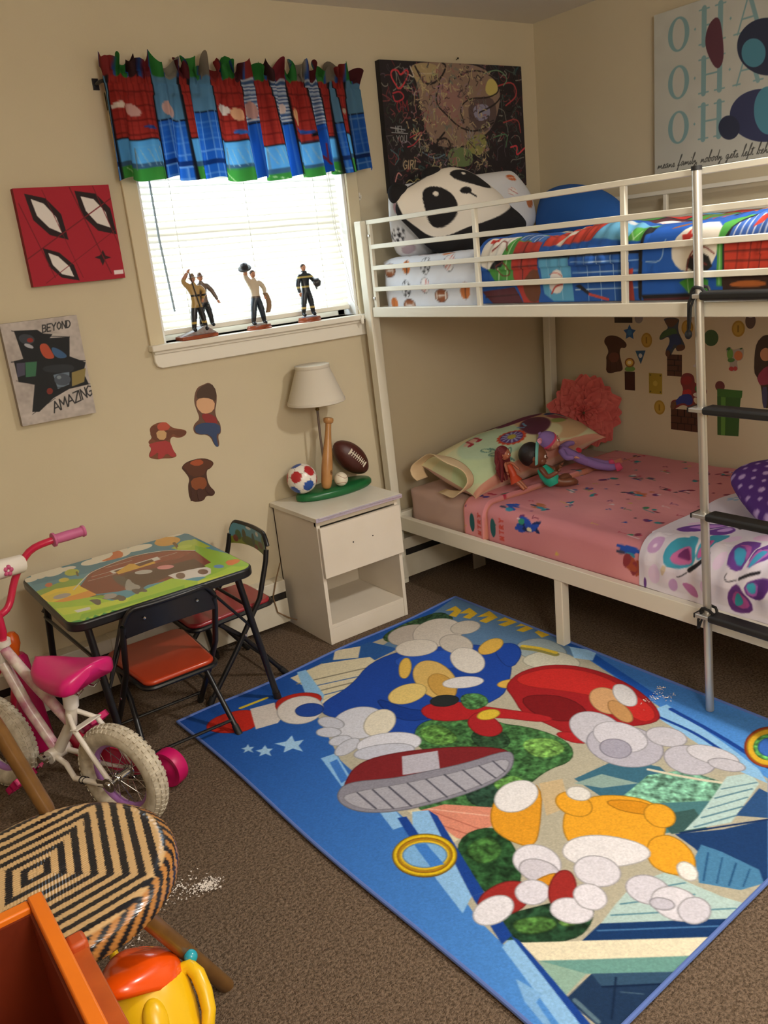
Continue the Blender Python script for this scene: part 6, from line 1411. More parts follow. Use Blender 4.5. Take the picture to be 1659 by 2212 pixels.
for x,y,r in ((230,300,.5),(215,420,.2),(300,240,-.5),(250,180,.8)): pl.ell(x,y,18,56,hexc('3c7470'),r); pl.ell(x,y,11,46,hexc('c8d8b0'),r)
pl.line([(215,640),(225,760),(275,750),(270,650)],12,hexc('a02838')); pl.ell(205,640,20,22,hexc('a02838')); pl.ell(260,640,20,22,hexc('a02838'))
pl.line([(560,600),(545,520)],16,hexc('6c9cc0')); pl.line([(500,560),(520,500)],16,hexc('6c9cc0'))
nu,nv=150,110
A_,B_,C_,D_=V3(-1.0,-.52,.475),V3(-1.01,-.15,.575),V3(-.16,-.14,.63),V3(-.16,-.50,.56)   # FL,BL,BR,FR
def pil_pt(U,Vv,sg,t):
    base=((1-U)*(1-Vv))[...,None]*A_+((1-U)*Vv)[...,None]*B_+(U*Vv)[...,None]*C_+(U*(1-Vv))[...,None]*D_
    x=2*U-1;y=2*Vv-1
    h=t*np.power(np.clip((1-np.abs(x)**2.6)*(1-np.abs(y)**2.4),0,1),.62)
    pin=.028*(1-np.abs(x)**6)*np.sign(y)*np.abs(y)**8; pinx=.02*(1-np.abs(y)**6)*np.sign(x)*np.abs(x)**8
    n=np.array([-.02,-.42,.9]); P=base+sg*h[...,None]*n
    P[...,1]-=pin; P[...,0]-=pinx
    P[...,2]+=.006*(vnoise(U,Vv,9,3)-.5)*np.clip(h/t*2,0,1)
    P[...,2]=np.maximum(P[...,2],.472+.004*(sg>0)); P[...,1]=np.minimum(P[...,1],-.03)
    return P
U,Vv=np.meshgrid(np.linspace(0,1,nu),np.linspace(0,1,nv),indexing='ij')
b=MB(); b.grid(pil_pt(U,Vv,1,.125)); b.grid(pil_pt(U,Vv,-1,.11))
cols=np.vstack([pl.sample(U*1000,Vv*1000).reshape(-1,3),np.tile(lin(hexc('d8b4a4')),(nu*nv,1))])
tag(build(b,'bed_pillow',m_cloth,loc=(-.58,-.33,.47),colors=cols,angle=3.2),'plump pale green pillow with a bright flower print on the lower bunk','pillow')
# open flap of the pillowcase at its left end
A=np.zeros((30,10,3))
for i,q in enumerate(np.linspace(0,1,30)):
    a=-.55+q*(2*PI-.9); cy,cz=-.335,.555
    for j,r in enumerate(np.linspace(0,1,10)):
        A[i,j]=(-.985-.055*r-.012*math.sin(q*17)*r,cy+(.165+.012*r)*math.cos(a),max(.474,cz+(.075+.012*r+.008*math.sin(q*23)*r)*math.sin(a)+.015*math.cos(a)*0))
A[...,1]=np.minimum(A[...,1],-.03)
b=MB(); b.grid(A); 
pil=bpy.data.objects['bed_pillow.002'] if 'bed_pillow.002' in bpy.data.objects else None
if pil: build(b,'pillowcase_hem',mat('peach_pillow_hem',(226,200,160),.85),pil,solid=.003)
# ---- purple dotted cushion
pp=Print(-300,300,-300,300,2.5,hexc('4c2478'))
for i in range(-9,10):
    for j in range(-9,10):
        x,y=i*42+(j%2)*21,j*36; pp.ell(x+6*math.sin(j*3.),y,7 if (i+j)%3 else 11,7 if (i+j)%3 else 11,hexc('b49cd0'))
ol=[(-230,-150),(-120,-185),(120,-180),(230,-150),(245,0),(230,150),(120,180),(-120,185),(-230,150),(-245,0)]
Mp=Matrix.Translation((-.625,-1.70,.618))@Matrix.Scale(.92,4)@Matrix.Rotation(math.radians(-35),4,'Z')@Matrix.Rotation(math.radians(18),4,'X')
Mn=np.array(Mp)
def frm(u,v,w): 
    P=np.stack([u,v,w,np.ones_like(u)],-1)@Mn.T; return P[...,0],P[...,1],P[...,2]
cushion('throw_cushion','purple polka dot cushion lying on the butterfly comforter','cushion',ol,.085,frm,pp,m_cloth,(-.66,-1.66,.54),power=.55)
# ================================================================= coral tissue flower
m_coral=mat('coral_tissue',(206,96,90),.9,transl=.15,var=((224,122,112),14,.5))
b=MB(); fc=Vector((-.11,-.335,.655)); nrm=Vector((-.80,-.58,.14)).normalized()
ux=Vector((.58,-.80,0)).normalized(); uy=nrm.cross(ux); 
rg=np.random.default_rng(2)
def petal(ang,r0,r1,wd,lift,curl):
    d=ux*math.cos(ang)+uy*math.sin(ang); sd=nrm.cross(d)
    A=np.zeros((9,7,3)); tw=rg.uniform(-.35,.35)
    for i in range(9):
        t=i/8; r=r0+(r1-r0)*t; w_=wd*(math.sin(min(1,t*1.15+.12)*PI*.62)**.8)*(1-.98*max(0,t-.72)/.28*.9)
        for j in range(7):
            q=(j/6-.5)*2
            p=fc+d*r+sd*(w_*q)+nrm*(lift*(1-t)+curl*t*t+.012*q*q*(1 if t<.8 else .3)+tw*w_*q*.5+.004*math.sin(q*7+t*5))
            A[i,j]=p
    b.grid(A)
for ring,(n,r0,r1,wd,lf,cu) in enumerate(((15,.05,.178,.045,.0,.008),(15,.045,.168,.044,.018,.018),(13,.03,.14,.040,.035,.03),(11,.02,.11,.034,.052,.045),(9,.012,.075,.026,.068,.06),(7,.006,.045,.018,.08,.08))):
    for k in range(n): petal(2*PI*k/n+ring*.31+rg.uniform(-.12,.12),r0,r1*rg.uniform(.9,1.06),wd,lf,cu)
for v in range(len(b.v)):
    x,y,z=b.v[v]; b.v[v]=(min(x,-.012),min(y,-.02),max(z,.468))
tag(build(b,'tissue_flower',m_coral,loc=(-.1,-.33,.66),angle=3.2,fixn=False),'big coral tissue paper flower behind the pillow in the bed corner','paper flower')
# ================================================================= dolls
m_dsk=mat('doll_brown_skin',(120,72,50),.4); m_dsl=mat('doll_light_skin',(206,146,122),.45); m_teal=mat('teal_swimsuit',(34,176,150),.35); m_lil=mat('lilac_fabric',(142,112,178),.9,bump=(500,.3,.001)); m_dpk=mat('hot_pink_fabric',(206,72,112),.85); m_hairb=mat('black_doll_hair',(28,22,22),.5,bump=(200,.6,.002)); m_dred=mat('dark_red_hair',(110,30,36),.6,bump=(160,.8,.003)); m_eye=mat('doll_eye_white',(235,232,228),.2); m_pup=mat('doll_iris',(40,24,18),.15); m_lip=mat('doll_lip',(170,70,76),.4); m_mint=mat('mint_ribbon',(120,196,190),.7)
def dollface(hd,c,r,M):
    """eyes, nose, mouth on a head ball at c; M maps face frame (x right, y forward, z up)"""
    P=lambda x,y,z: tuple(Vector(c)+M@Vector((x*r,y*r,z*r)))
    b=MB()
    for s in (-1,1): b.ball(P(s*.36,.80,.08),r*.17,10,8)
    e=build(b,'eyes',m_eye,hd)
    b=MB()
    for s in (-1,1): b.ball(P(s*.37,.90,.08),r*.10,8,6)
    build(b,'irises',m_pup,e)
    b=MB(); b.tube([P(-.2,.86,-.42),P(0,.93,-.46),P(.2,.86,-.42)],r*.06,6); build(b,'mouth',m_lip,hd)
def headmesh(c,r,M):
    b=MB(); b.ball(c,r,18,14,M@Matrix.Diagonal((.95,1.0,1.04)))
    P=lambda x,y,z: tuple(Vector(c)+M@Vector((x*r,y*r,z*r)))
    b.ball(P(0,.98,-.14),r*.13,8,6); 
    for s in (-1,1): b.ball(P(s*.95,0,-.05),(r*.14,r*.2,r*.24),8,6)
    for s in (-1,1): b.ball(P(s*.42,.62,-.30),r*.36,10,8)
    return b
def frame(fw,up):
    f=Vector(fw).normalized(); u=Vector(up); r=f.cross(u).normalized(); u=r.cross(f); return Matrix((r,f,u)).transposed()
def hand(t,p,d,s,m,nm='hand'):
    d=Vector(d).normalized(); sd=d.cross(Vector((0,0,1))).normalized(); b=MB(); p=Vector(p)
    b.ball(p+d*s*.3,(s*.34,s*.34,s*.28),8,6)
    for k in range(4):
        q=p+d*s*.5+sd*((k-1.5)*s*.17); L=s*(.42,.5,.46,.36)[k]; b.tube([q,q+d*L*.6,q+d*L+Vector((0,0,-s*.12))],[s*.09,s*.085,s*.06],6)
    b.tube([p+sd*s*.25,p+sd*s*.5+d*s*.3],[s*.1,s*.07],6); return build(b,nm,m,t)
# teal swimsuit doll reclining against the pillow
t=thing('baby_doll','brown skinned baby doll in a teal swimsuit and mint headband sitting on the pink sheet','doll',(-.70,-.68,.472))
HC=(-.735,-.585,.63); Mh=frame((.55,-.62,-.05),(-.30,.35,.85))
J=[(-.715,-.675,.515,.032,.028),(-.73,-.645,.555,.030,.026),(-.735,-.615,.588,.020),
 (-.690,-.700,.500,.024),(-.645,-.745,.510,.020),(-.600,-.715,.486,.015),(-.585,-.715,.492,.011),
 (-.69,-.672,.500,.024),(-.62,-.680,.520,.019),(-.565,-.645,.488,.014),(-.55,-.648,.496,.010),
 (-.755,-.650,.575,.016),(-.770,-.700,.550,.013),(-.735,-.735,.575,.010),
 (-.700,-.625,.572,.016),(-.66,-.65,.555,.013),(-.665,-.69,.585,.010)]
E=[(0,1),(1,2),(0,3),(3,4),(4,5),(5,6),(0,7),(7,8),(8,9),(9,10),(2,11),(11,12),(12,13),(2,14),(14,15),(15,16)]
rel=lambda J,o:[(a-o[0],b_-o[1],c-o[2])+tuple(r) for a,b_,c,*r in J]
skin('body',m_dsk,t,rel(J,t.location),E)
hd=build(headmesh(HC,.058,Mh),'head',m_dsk,t); dollface(hd,HC,.058,Mh)
b=MB(); b.ball((HC[0]-.012,HC[1]+.014,HC[2]+.010),.060,16,12); build(b,'hair',m_hairb,t)
b=MB(); pts=[tuple(Vector(HC)+Mh@Vector((.064*math.sin(a),.012,.064*math.cos(a)))) for a in np.linspace(-2.0,2.0,20)]; b.tube(pts,.011,8,flat=.35)
hb=build(b,'headband',m_mint,t)
b=MB(); q=Vector(HC)+Mh@Vector((-.045,.02,.06))
for dx in (-.018,.018): b.ball(tuple(q+Mh@Vector((dx,0,.004))),(.016,.009,.012),10,8)
build(b,'bow',mat('pink_bow',(222,150,176),.6),hb)
b=MB(); b.tube([(-.712,-.682,.497),(-.716,-.672,.52),(-.729,-.648,.553),(-.734,-.628,.578)],[.026,.040,.037,.028],14); build(b,'swimsuit',m_teal,t)
hand(t,(-.735,-.735,.575),(.4,-.3,.7),.022,m_dsk); hand(t,(-.665,-.69,.585),(.2,-.5,.7),.022,m_dsk)
t.scale=(.86,)*3
# lilac sleeper doll
t=thing('baby_doll','soft baby doll in a lilac sleep suit and striped hat lying across the pillow','doll',(-.45,-.52,.5))
HC=(-.585,-.40,.705); Mh=frame((.42,-.62,.30),(-.55,.15,.65))
J=[(-.47,-.565,.575,.050,.042),(-.525,-.495,.625,.046,.040),(-.56,-.45,.655,.028),
 (-.44,-.600,.545,.034),(-.395,-.680,.515,.030),(-.345,-.745,.500,.026),(-.325,-.770,.515,.022),
 (-.425,-.560,.555,.034),(-.350,-.610,.525,.030),(-.295,-.665,.502,.026),(-.275,-.685,.518,.022),
 (-.585,-.500,.640,.026),(-.625,-.560,.615,.022),(-.600,-.610,.620,.017),
 (-.500,-.440,.650,.026),(-.420,-.430,.660,.022),(-.365,-.440,.650,.017)]
skin('body',m_lil,t,rel(J,t.location),E)
hd=build(headmesh(HC,.062,Mh),'head',m_dsl,t); dollface(hd,HC,.062,Mh)
b=MB()
prof=[(.066,-.0),(.070,.012),(.064,.035),(.046,.062),(.022,.082),(.010,.090),(.012,.10),(0,.106)]
b.lathe(prof,tuple(Vector(HC)+Mh@Vector((0,-.012,.010))),tuple(Mh@Vector((0,-.25,1))),20); hat=build(b,'hat',m_lil,t)
b=MB(); b.lathe([(.067,0),(.073,.004),(.073,.018),(.068,.022)],tuple(Vector(HC)+Mh@Vector((0,-.012,.006))),tuple(Mh@Vector((0,-.25,1))),20); build(b,'hat_band',m_dpk,hat)
for a,c in (((-.335,-.760,.500),(-.315,-.79,.516)),((-.285,-.675,.502),(-.262,-.70,.518))):
    b=MB(); b.tube([a,((a[0]+c[0])/2,(a[1]+c[1])/2,(a[2]+c[2])/2-.002),c],[.029,.031,.024],12); build(b,'bootie',m_dpk,t)
hand(t,(-.600,-.610,.620),(.3,-.7,-.1),.034,m_dsl); hand(t,(-.365,-.440,.650),(.8,-.2,-.1),.034,m_dsl)
b=MB(); b.lathe([(0,0),(.022,0),(.020,.006),(0,.008)],(-.497,-.572,.642),(-.1,-.62,.78),16); build(b,'chest_patch',mat('red_patch',(190,40,60),.7),t)
t.scale=(.62,)*3; t.location=(-.465,-.59,.497); t.rotation_euler=(0,0,math.radians(6))
# small long haired figure doll
t=thing('fashion_doll','small doll with wavy dark red hair propped against the pillow front','doll',(-.80,-.56,.5))
HC=(-.80,-.555,.675); Mh=frame((.4,-.8,.0),(-.1,.2,1))
J=[(-.775,-.585,.565,.018,.014),(-.785,-.572,.60,.016,.012),(-.795,-.562,.635,.010),(-.765,-.60,.54,.014),(-.75,-.625,.512,.010),(-.74,-.645,.487,.008),(-.785,-.602,.54,.014),(-.772,-.632,.512,.010),(-.765,-.652,.487,.008),(-.815,-.572,.625,.009),(-.83,-.60,.59,.007),(-.765,-.575,.62,.009),(-.745,-.60,.585,.007)]
skin('body',mat('doll_tan_skin',(176,108,80),.4),t,rel(J,t.location),[(0,1),(1,2),(0,3),(3,4),(4,5),(0,6),(6,7),(7,8),(2,9),(9,10),(2,11),(11,12)])
hd=build(headmesh(HC,.030,Mh),'head',bpy.data.materials['doll_tan_skin'],t); dollface(hd,HC,.030,Mh)
b=MB(); b.ball((HC[0]-.006,HC[1]+.012,HC[2]+.008),.036,12,10)
rg=np.random.default_rng(7)
for k in range(22):
    a=rg.uniform(-.3,PI+.3); x,y=HC[0]+.032*math.cos(a)-.006,HC[1]+.012+.020*math.sin(a); L=rg.uniform(.10,.15)
    b.tube([(x,y,HC[2]+.02),(x+.014*math.sin(k),y-.004,HC[2]-L*.3),(x-.012*math.cos(k*2)-.006,y-.012,HC[2]-L*.65),(x+.008*math.sin(k*3),y-.016,HC[2]-L)],[.010,.010,.009,.003],6)
build(b,'hair',m_dred,t)
b=MB(); b.tube([(-.778,-.59,.55),(-.777,-.584,.57),(-.786,-.572,.602),(-.79,-.566,.618)],[.020,.019,.019,.014],12); b.tube([(-.777,-.588,.555),(-.772,-.604,.525)],[.021,.034],12); build(b,'dress',mat('orange_red_dress',(196,72,40),.5),t)
for p,d in (((-.83,-.60,.59),(-.1,-.4,-.8)),((-.745,-.60,.585),(.2,-.5,-.7))): hand(t,p,d,.014,bpy.data.materials['doll_tan_skin'])
t.scale=(.8,)*3; t.location=(-.85,-.55,.497)
# pale tag on the floor under the bed
b=MB(); b.box(-.735,-.665,-.175,-.165,0,.085,Matrix.Translation((0,0,0))); b.prism([(-.70+.012*math.cos(a),.07+.012*math.sin(a)) for a in np.linspace(0,2*PI,14,endpoint=False)],lambda x,z:(x,-.176,z),lambda x,z:(x,-.166,z))
tag(build(b,'cardboard_tag',mat('grey_white_card',(150,140,128),.8),loc=(-.7,-.17,0)),'small pale card tag standing in the dark under the bed','tag')
# ================================================================= nightstand
m_wht=mat('white_laminate',(222,212,196),.4,var=((206,194,174),5,.3))
m_top=mat('white_laminate_top',(226,220,206),.35,var=((206,198,180),9,.35)); m_dark=mat('dark_gap',(20,17,15),.8)
ns=thing('nightstand','white laminate nightstand with one drawer and an open shelf','nightstand',(-1.465,-.18,0))
X0,X1,Y0,Y1=-1.662,-1.272,-.345,-.005
b=MB(); b.box(X0,X0+.016,Y0,Y1,0,.522); b.box(X1-.016,X1,Y0,Y1,0,.522); b.box(X0,X1,Y1-.008,Y1,0,.522)
b.box(X0+.016,X1-.016,Y0+.002,Y0+.018,0,.066); b.box(X0+.016,X1-.016,Y0+.018,Y1-.008,.284,.300); b.box(X0,X1,Y0+.004,Y0+.018,.498,.522)
build(b,'carcass',m_wht,ns,bevel=.001)
b=MB(); b.box(X0+.016,X1-.016,Y0+.002,Y1-.008,.066,.082); build(b,'shelf',m_wht,ns,bevel=.001)
b=MB(); b.box(X0-.012,X1+.008,Y0-.024,Y1,.522,.540); tp=build(b,'top',m_top,ns,bevel=.0015)
m_foil=mat('peeling_silver_edge',(214,206,222),.2,metal=.5,bump=(60,.8,.004))
b=MB(); b.box(X0-.0125,X1+.0085,Y0-.0258,Y0-.0235,.5235,.5395); b.tube([(X0+.0,Y0-.026,.536),(-1.47,Y0-.027,.537),(X1+.006,Y0-.029,.534)],.003,6); build(b,'edge_strip',m_foil,tp)
b=MB(); b.box(X0+.004,X1-.002,Y0-.018,Y0-.001,.288,.494); dr=build(b,'drawer',m_wht,ns,bevel=.0015)
b=MB()
for x in (-1.515,-1.420): b.lathe([(0,0),(.003,0),(.003,.0008),(0,.001)],(x,Y0-.018,.402),(0,-1,0),10)
build(b,'screw_hole',m_dark,dr)
# ================================================================= sports table lamp
lp=thing('table_lamp','sports table lamp with balls and bat on a green oval base and white shade','lamp',(-1.415,-.11,.540))
m_green=mat('green_painted_base',(22,98,52),.3); m_brass=mat('antique_brass',(120,96,52),.3,metal=1); m_rod=mat('grey_brown_rod',(104,88,80),.4,metal=.4)
b=MB(); b.lathe([(0,.540),(.94,.540),(1,.546),(1,.560),(.96,.568),(.90,.571),(0,.571)],(0,0,0),(0,0,1),40); b.v=[(-1.415+x*.182,-.105+y*.082,z) for x,y,z in b.v]; build(b,'base',m_green,lp,angle=.9)
# soccer ball with real panel layout
def soccer(c,r,cols):
    ph=(1+5**.5)/2; V=[]
    for a in (-1,1):
        for d in (-ph,ph): V+= [(0,a,d),(a,d,0),(d,0,a)]
    V=[Vector(v).normalized() for v in V]
    n,m=72,48; b=MB(); b.ball((0,0,0),r,n,m); Rm=Matrix.Rotation(.35,3,'X')@Matrix.Rotation(.5,3,'Z')
    # centres of the white hexagons
    H=[]
    for i in range(12):
        for j in range(i):
            for k in range(j):
                if V[i].dot(V[j])>.4 and V[j].dot(V[k])>.4 and V[i].dot(V[k])>.4: H.append((V[i]+V[j]+V[k]).normalized())
    C=np.zeros((len(b.v),3)); Vn=np.array([tuple(v) for v in V]); Hn=np.array([tuple(h) for h in H])
    P=np.array(b.v)/r@np.array(Rm)
    dv=P@Vn.T; dh=P@Hn.T; iv=dv.argmax(1); mv=dv.max(1)
    hs=np.sort(dh,1); 
    pent=(mv>.927)|((mv-hs[:,-1])>-.018)
    seam=((hs[:,-1]-hs[:,-2])<.012)&~pent
    C[:]=lin((232,226,216)); C[seam]=lin((150,140,130))
    for i in range(12): C[pent&(iv==i)]=lin(hexc(cols[i%len(cols)]))
    b.v=[(x+c[0],y+c[1],z+c[2]) for x,y,z in b.v]; return b,C
m_vc=mat('painted_resin',(255,255,255),.3,vcol=True)
b,C=soccer((-1.563,-.105,.633),.0615,['b02c30','1c4a9c','1c4a9c','b02c30']); build(b,'soccer_ball',m_vc,lp,colors=C)
m_bat=mat('varnished_bat_wood',(184,134,82),.28,var=((156,106,58),(14),.5))
b=MB(); p0=Vector((-1.472,-.135,.570)); p1=Vector((-1.408,-.115,.858)); ax=(p1-p0).normalized(); L=(p1-p0).length
b.lathe([(0,0),(.012,.002),(.019,.010),(.0225,.03),(.0235,.09),(.021,.14),(.015,.20),(.0125,.245),(.0125,L-.026),(.019,L-.022),(.0215,L-.014),(.0205,L-.004),(.012,L),(0,L)],p0,ax,24); bat=build(b,'baseball_bat',m_bat,lp,angle=.9)
b=MB(); q=p0+ax*.075+Vector((.006,-.0236,0)); 
for k in range(3): b.tube([tuple(q+Vector((.004*math.cos(a)+.0,-.0005,.006*math.sin(a)-k*.004))) for a in np.linspace(0,2*PI,8)],.0007,4)
build(b,'bat_mark',mat('burnt_brown_mark',(92,56,24),.6),bat)
# baseball
b=MB(); cb_=Vector((-1.405,-.150,.600)); b.ball(cb_,.029,28,20); bb=build(b,'baseball',mat('baseball_cream',(222,212,190),.45),lp)
b=MB()
for s in (-1,1):
    pts=[]
    for a in np.linspace(-1.3,1.3,24):
        v=Vector((math.sin(a)*.95,-math.cos(a),s*(.30+.45*abs(math.sin(a))**1.6))).normalized(); v=Matrix.Rotation(.25,3,'Y')@v; pts.append(tuple(cb_+v*.0291))
    b.tube(pts,.0009,5)
build(b,'stitching',mat('red_brown_stitch',(150,96,80),.6),bb)
# football
m_ball=mat('football_leather',(74,32,26),.4,bump=(420,.5,.0012))
fcn=Vector((-1.303,-.085,.662)); fax=Vector((.62,-.10,-.70)).normalized()
prof=[(.056*(max(0,1-t*t)**.62),t*.100) for t in np.linspace(-1,1,25)]
b=MB(); b.lathe(prof,fcn,fax,28); fb=build(b,'football',m_ball,lp,angle=1.2)
b=MB(); out=Vector((.0,-1,.10)); out=(out-fax*out.dot(fax)).normalized(); sd=fax.cross(out)
def onball(t,a): return fcn+fax*t+(out*math.cos(a)+sd*math.sin(a))*(.0575*(1-(t/.1)**2)**.62)
b.tube([onball(t,0) for t in np.linspace(-.042,.05,10)],.0022,6)
for t in np.linspace(-.038,.046,9): b.tube([onball(t,a) for a in (-.22,0,.22)],.0018,6)
for t in (-.042,.05): b.tube([onball(t,a) for a in (-.28,0,.28)],.0022,6)
build(b,'laces',mat('white_lace',(220,210,190),.7),fb)
b=MB(); b.tube([(-1.458,-.118,.66),(-1.455,-.11,.80),(-1.450,-.105,.915)],.0048,10); rd=build(b,'stem',m_rod,lp)
b=MB(); b.lathe([(.006,0),(.009,.003),(.007,.010),(.014,.018),(.018,.022),(.018,.028),(.010,.032),(.010,.05)],(-1.450,-.105,.893),(0,0,1),20); build(b,'socket',m_brass,rd)
m_shade=mat('white_fabric_shade',(236,228,212),.9,transl=.3,bump=(500,.2,.001))
b=MB(); sc=(-1.450,-.105,0); b.lathe([(.115,.926),(.1165,.930),(.1155,.938),(.0675,1.066),(.0685,1.070),(.0675,1.078),(.0660,1.078),(.0655,1.066),(.1125,.938),(.1125,.926),(.115,.926)],sc,(0,0,1),48); sh=build(b,'shade',m_shade,lp,angle=1.)
b=MB(); b.lathe([(.1155,.925),(.1185,.927),(.1175,.9375),(.1155,.938)],sc,(0,0,1),48); b.lathe([(.0685,1.064),(.0705,1.066),(.0695,1.0785),(.067,1.079)],sc,(0,0,1),48); build(b,'shade_trim',m_shade,sh,angle=1.)
b=MB()
for k in range(3): a=k*2*PI/3; b.tube([(sc[0],sc[1],1.07),(sc[0]+.068*math.cos(a),sc[1]+.068*math.sin(a),1.07)],.0014,5)
b.ball((sc[0],sc[1],.98),(.024,.024,.034),12,10); build(b,'bulb_and_spider',mat('frosted_bulb',(235,232,225),.3),sh)
# cord behind the table
b=MB(); b.tube([(-1.70,-.075,.30),(-1.725,-.072,.24),(-1.752,-.07,.16),(-1.742,-.072,.09),(-1.70,-.085,.055),(-1.672,-.10,.04)],.0028,7)
tag(build(b,'lamp_cord',mat('brown_cord',(120,92,60),.6),loc=(-1.72,-.07,.1)),'thin brown cord hanging in front of the heater beside the nightstand','cord')
# ================================================================= farm picture folding table
m_bkm=mat('black_powder_coat',(20,20,22),.35); m_tab=mat('printed_vinyl_top',(255,255,255),.22,vcol=True,coat=.3)
tb=thing('play_table','small black folding play table with a farm scene printed on top','table',(-2.39,-.385,0))
prt=Print(-10,620,-10,580,1.25,hexc('5c8c9c')); prt.run(PD['table'],it=1)
def rrect(x0,x1,y0,y1,r,n=8):
    P=[]
    for cx,cy,a0 in ((x1-r,y1-r,0),(x0+r,y1-r,PI/2),(x0+r,y0+r,PI),(x1-r,y0+r,1.5*PI)):
        for k in range(n+1): a=a0+PI/2*k/n; P.append((cx+r*math.cos(a),cy+r*math.sin(a)))
    return P
TX0,TX1,TY0,TY1=-2.690,-2.087,-.668,-.098
R=np.array(rrect(TX0+.006,TX1-.006,TY0+.006,TY1-.006,.045)); 
# dense grid clipped to the rounded rectangle
nx,ny=420,400
U,Vv=np.meshgrid(np.linspace(-1,1,nx),np.linspace(-1,1,ny),indexing='ij')
def clipcorner(U,Vv,hx,hy,r):
    X=U*hx;Y=Vv*hy; ax=np.abs(X)-(hx-r);ay=np.abs(Y)-(hy-r); k=(ax>0)&(ay>0); d=np.hypot(ax,ay)
    m=np.where(k,np.maximum(ax,ay)/np.maximum(d,1e-9),1)
    return np.where(k,np.sign(X)*((hx-r)+ax*m),X),np.where(k,np.sign(Y)*((hy-r)+ay*m),Y)
Xg,Yg=clipcorner(U,Vv,(TX1-TX0)/2-.006,(TY1-TY0)/2-.006,.045)
b=MB(); b.grid(np.stack([Xg+(TX0+TX1)/2,Yg+(TY0+TY1)/2,np.full(U.shape,.5505)],-1))
cols=prt.sample((Xg+(TX0+TX1)/2+2.69)*1000,-(Yg+(TY0+TY1)/2+.10)*1000).reshape(-1,3)
build(b,'printed_top',m_tab,tb,colors=cols,fixn=True)
b=MB(); b.prism(rrect(TX0,TX1,TY0,TY1,.05),lambda x,y:(x,y,.520),lambda x,y:(x,y,.5495)); build(b,'table_rim',m_bkm,tb,bevel=.006,bseg=3)
def tleg(top,foot,nm='leg'):
    b=MB(); b.tube([top,foot],.0115,12); l=build(b,nm,m_bkm,tb)
    b=MB(); d=(Vector(foot)-Vector(top)).normalized(); b.tube([Vector(foot)-d*.03,foot],.0135,12); build(b,'rubber_foot',m_rub,l); return l
FT=[((-2.135,-.61,.52),(-2.035,-.570,.006)),((-2.135,-.15,.52),(-2.05,-.10,.006)),((-2.630,-.61,.52),(-2.600,-.655,.006)),((-2.630,-.15,.52),(-2.665,-.105,.006))]
for a,c in FT: tleg(a,c)
for a,c,r in (((-2.11,-.60,.40),(-2.11,-.14,.40),.006),((-2.625,-.62,.40),(-2.645,-.13,.40),.006),((-2.09,-.59,.30),(-2.25,-.59,.52),.005),((-2.61,-.63,.30),(-2.50,-.61,.52),.005),((-2.60,-.63,.33),(-2.52,-.61,.52),.005),((-2.65,-.13,.42),(-2.56,-.14,.52),.005)):
    b=MB(); b.tube([a,c],r,8); build(b,'leg_brace',m_bkm,tb)
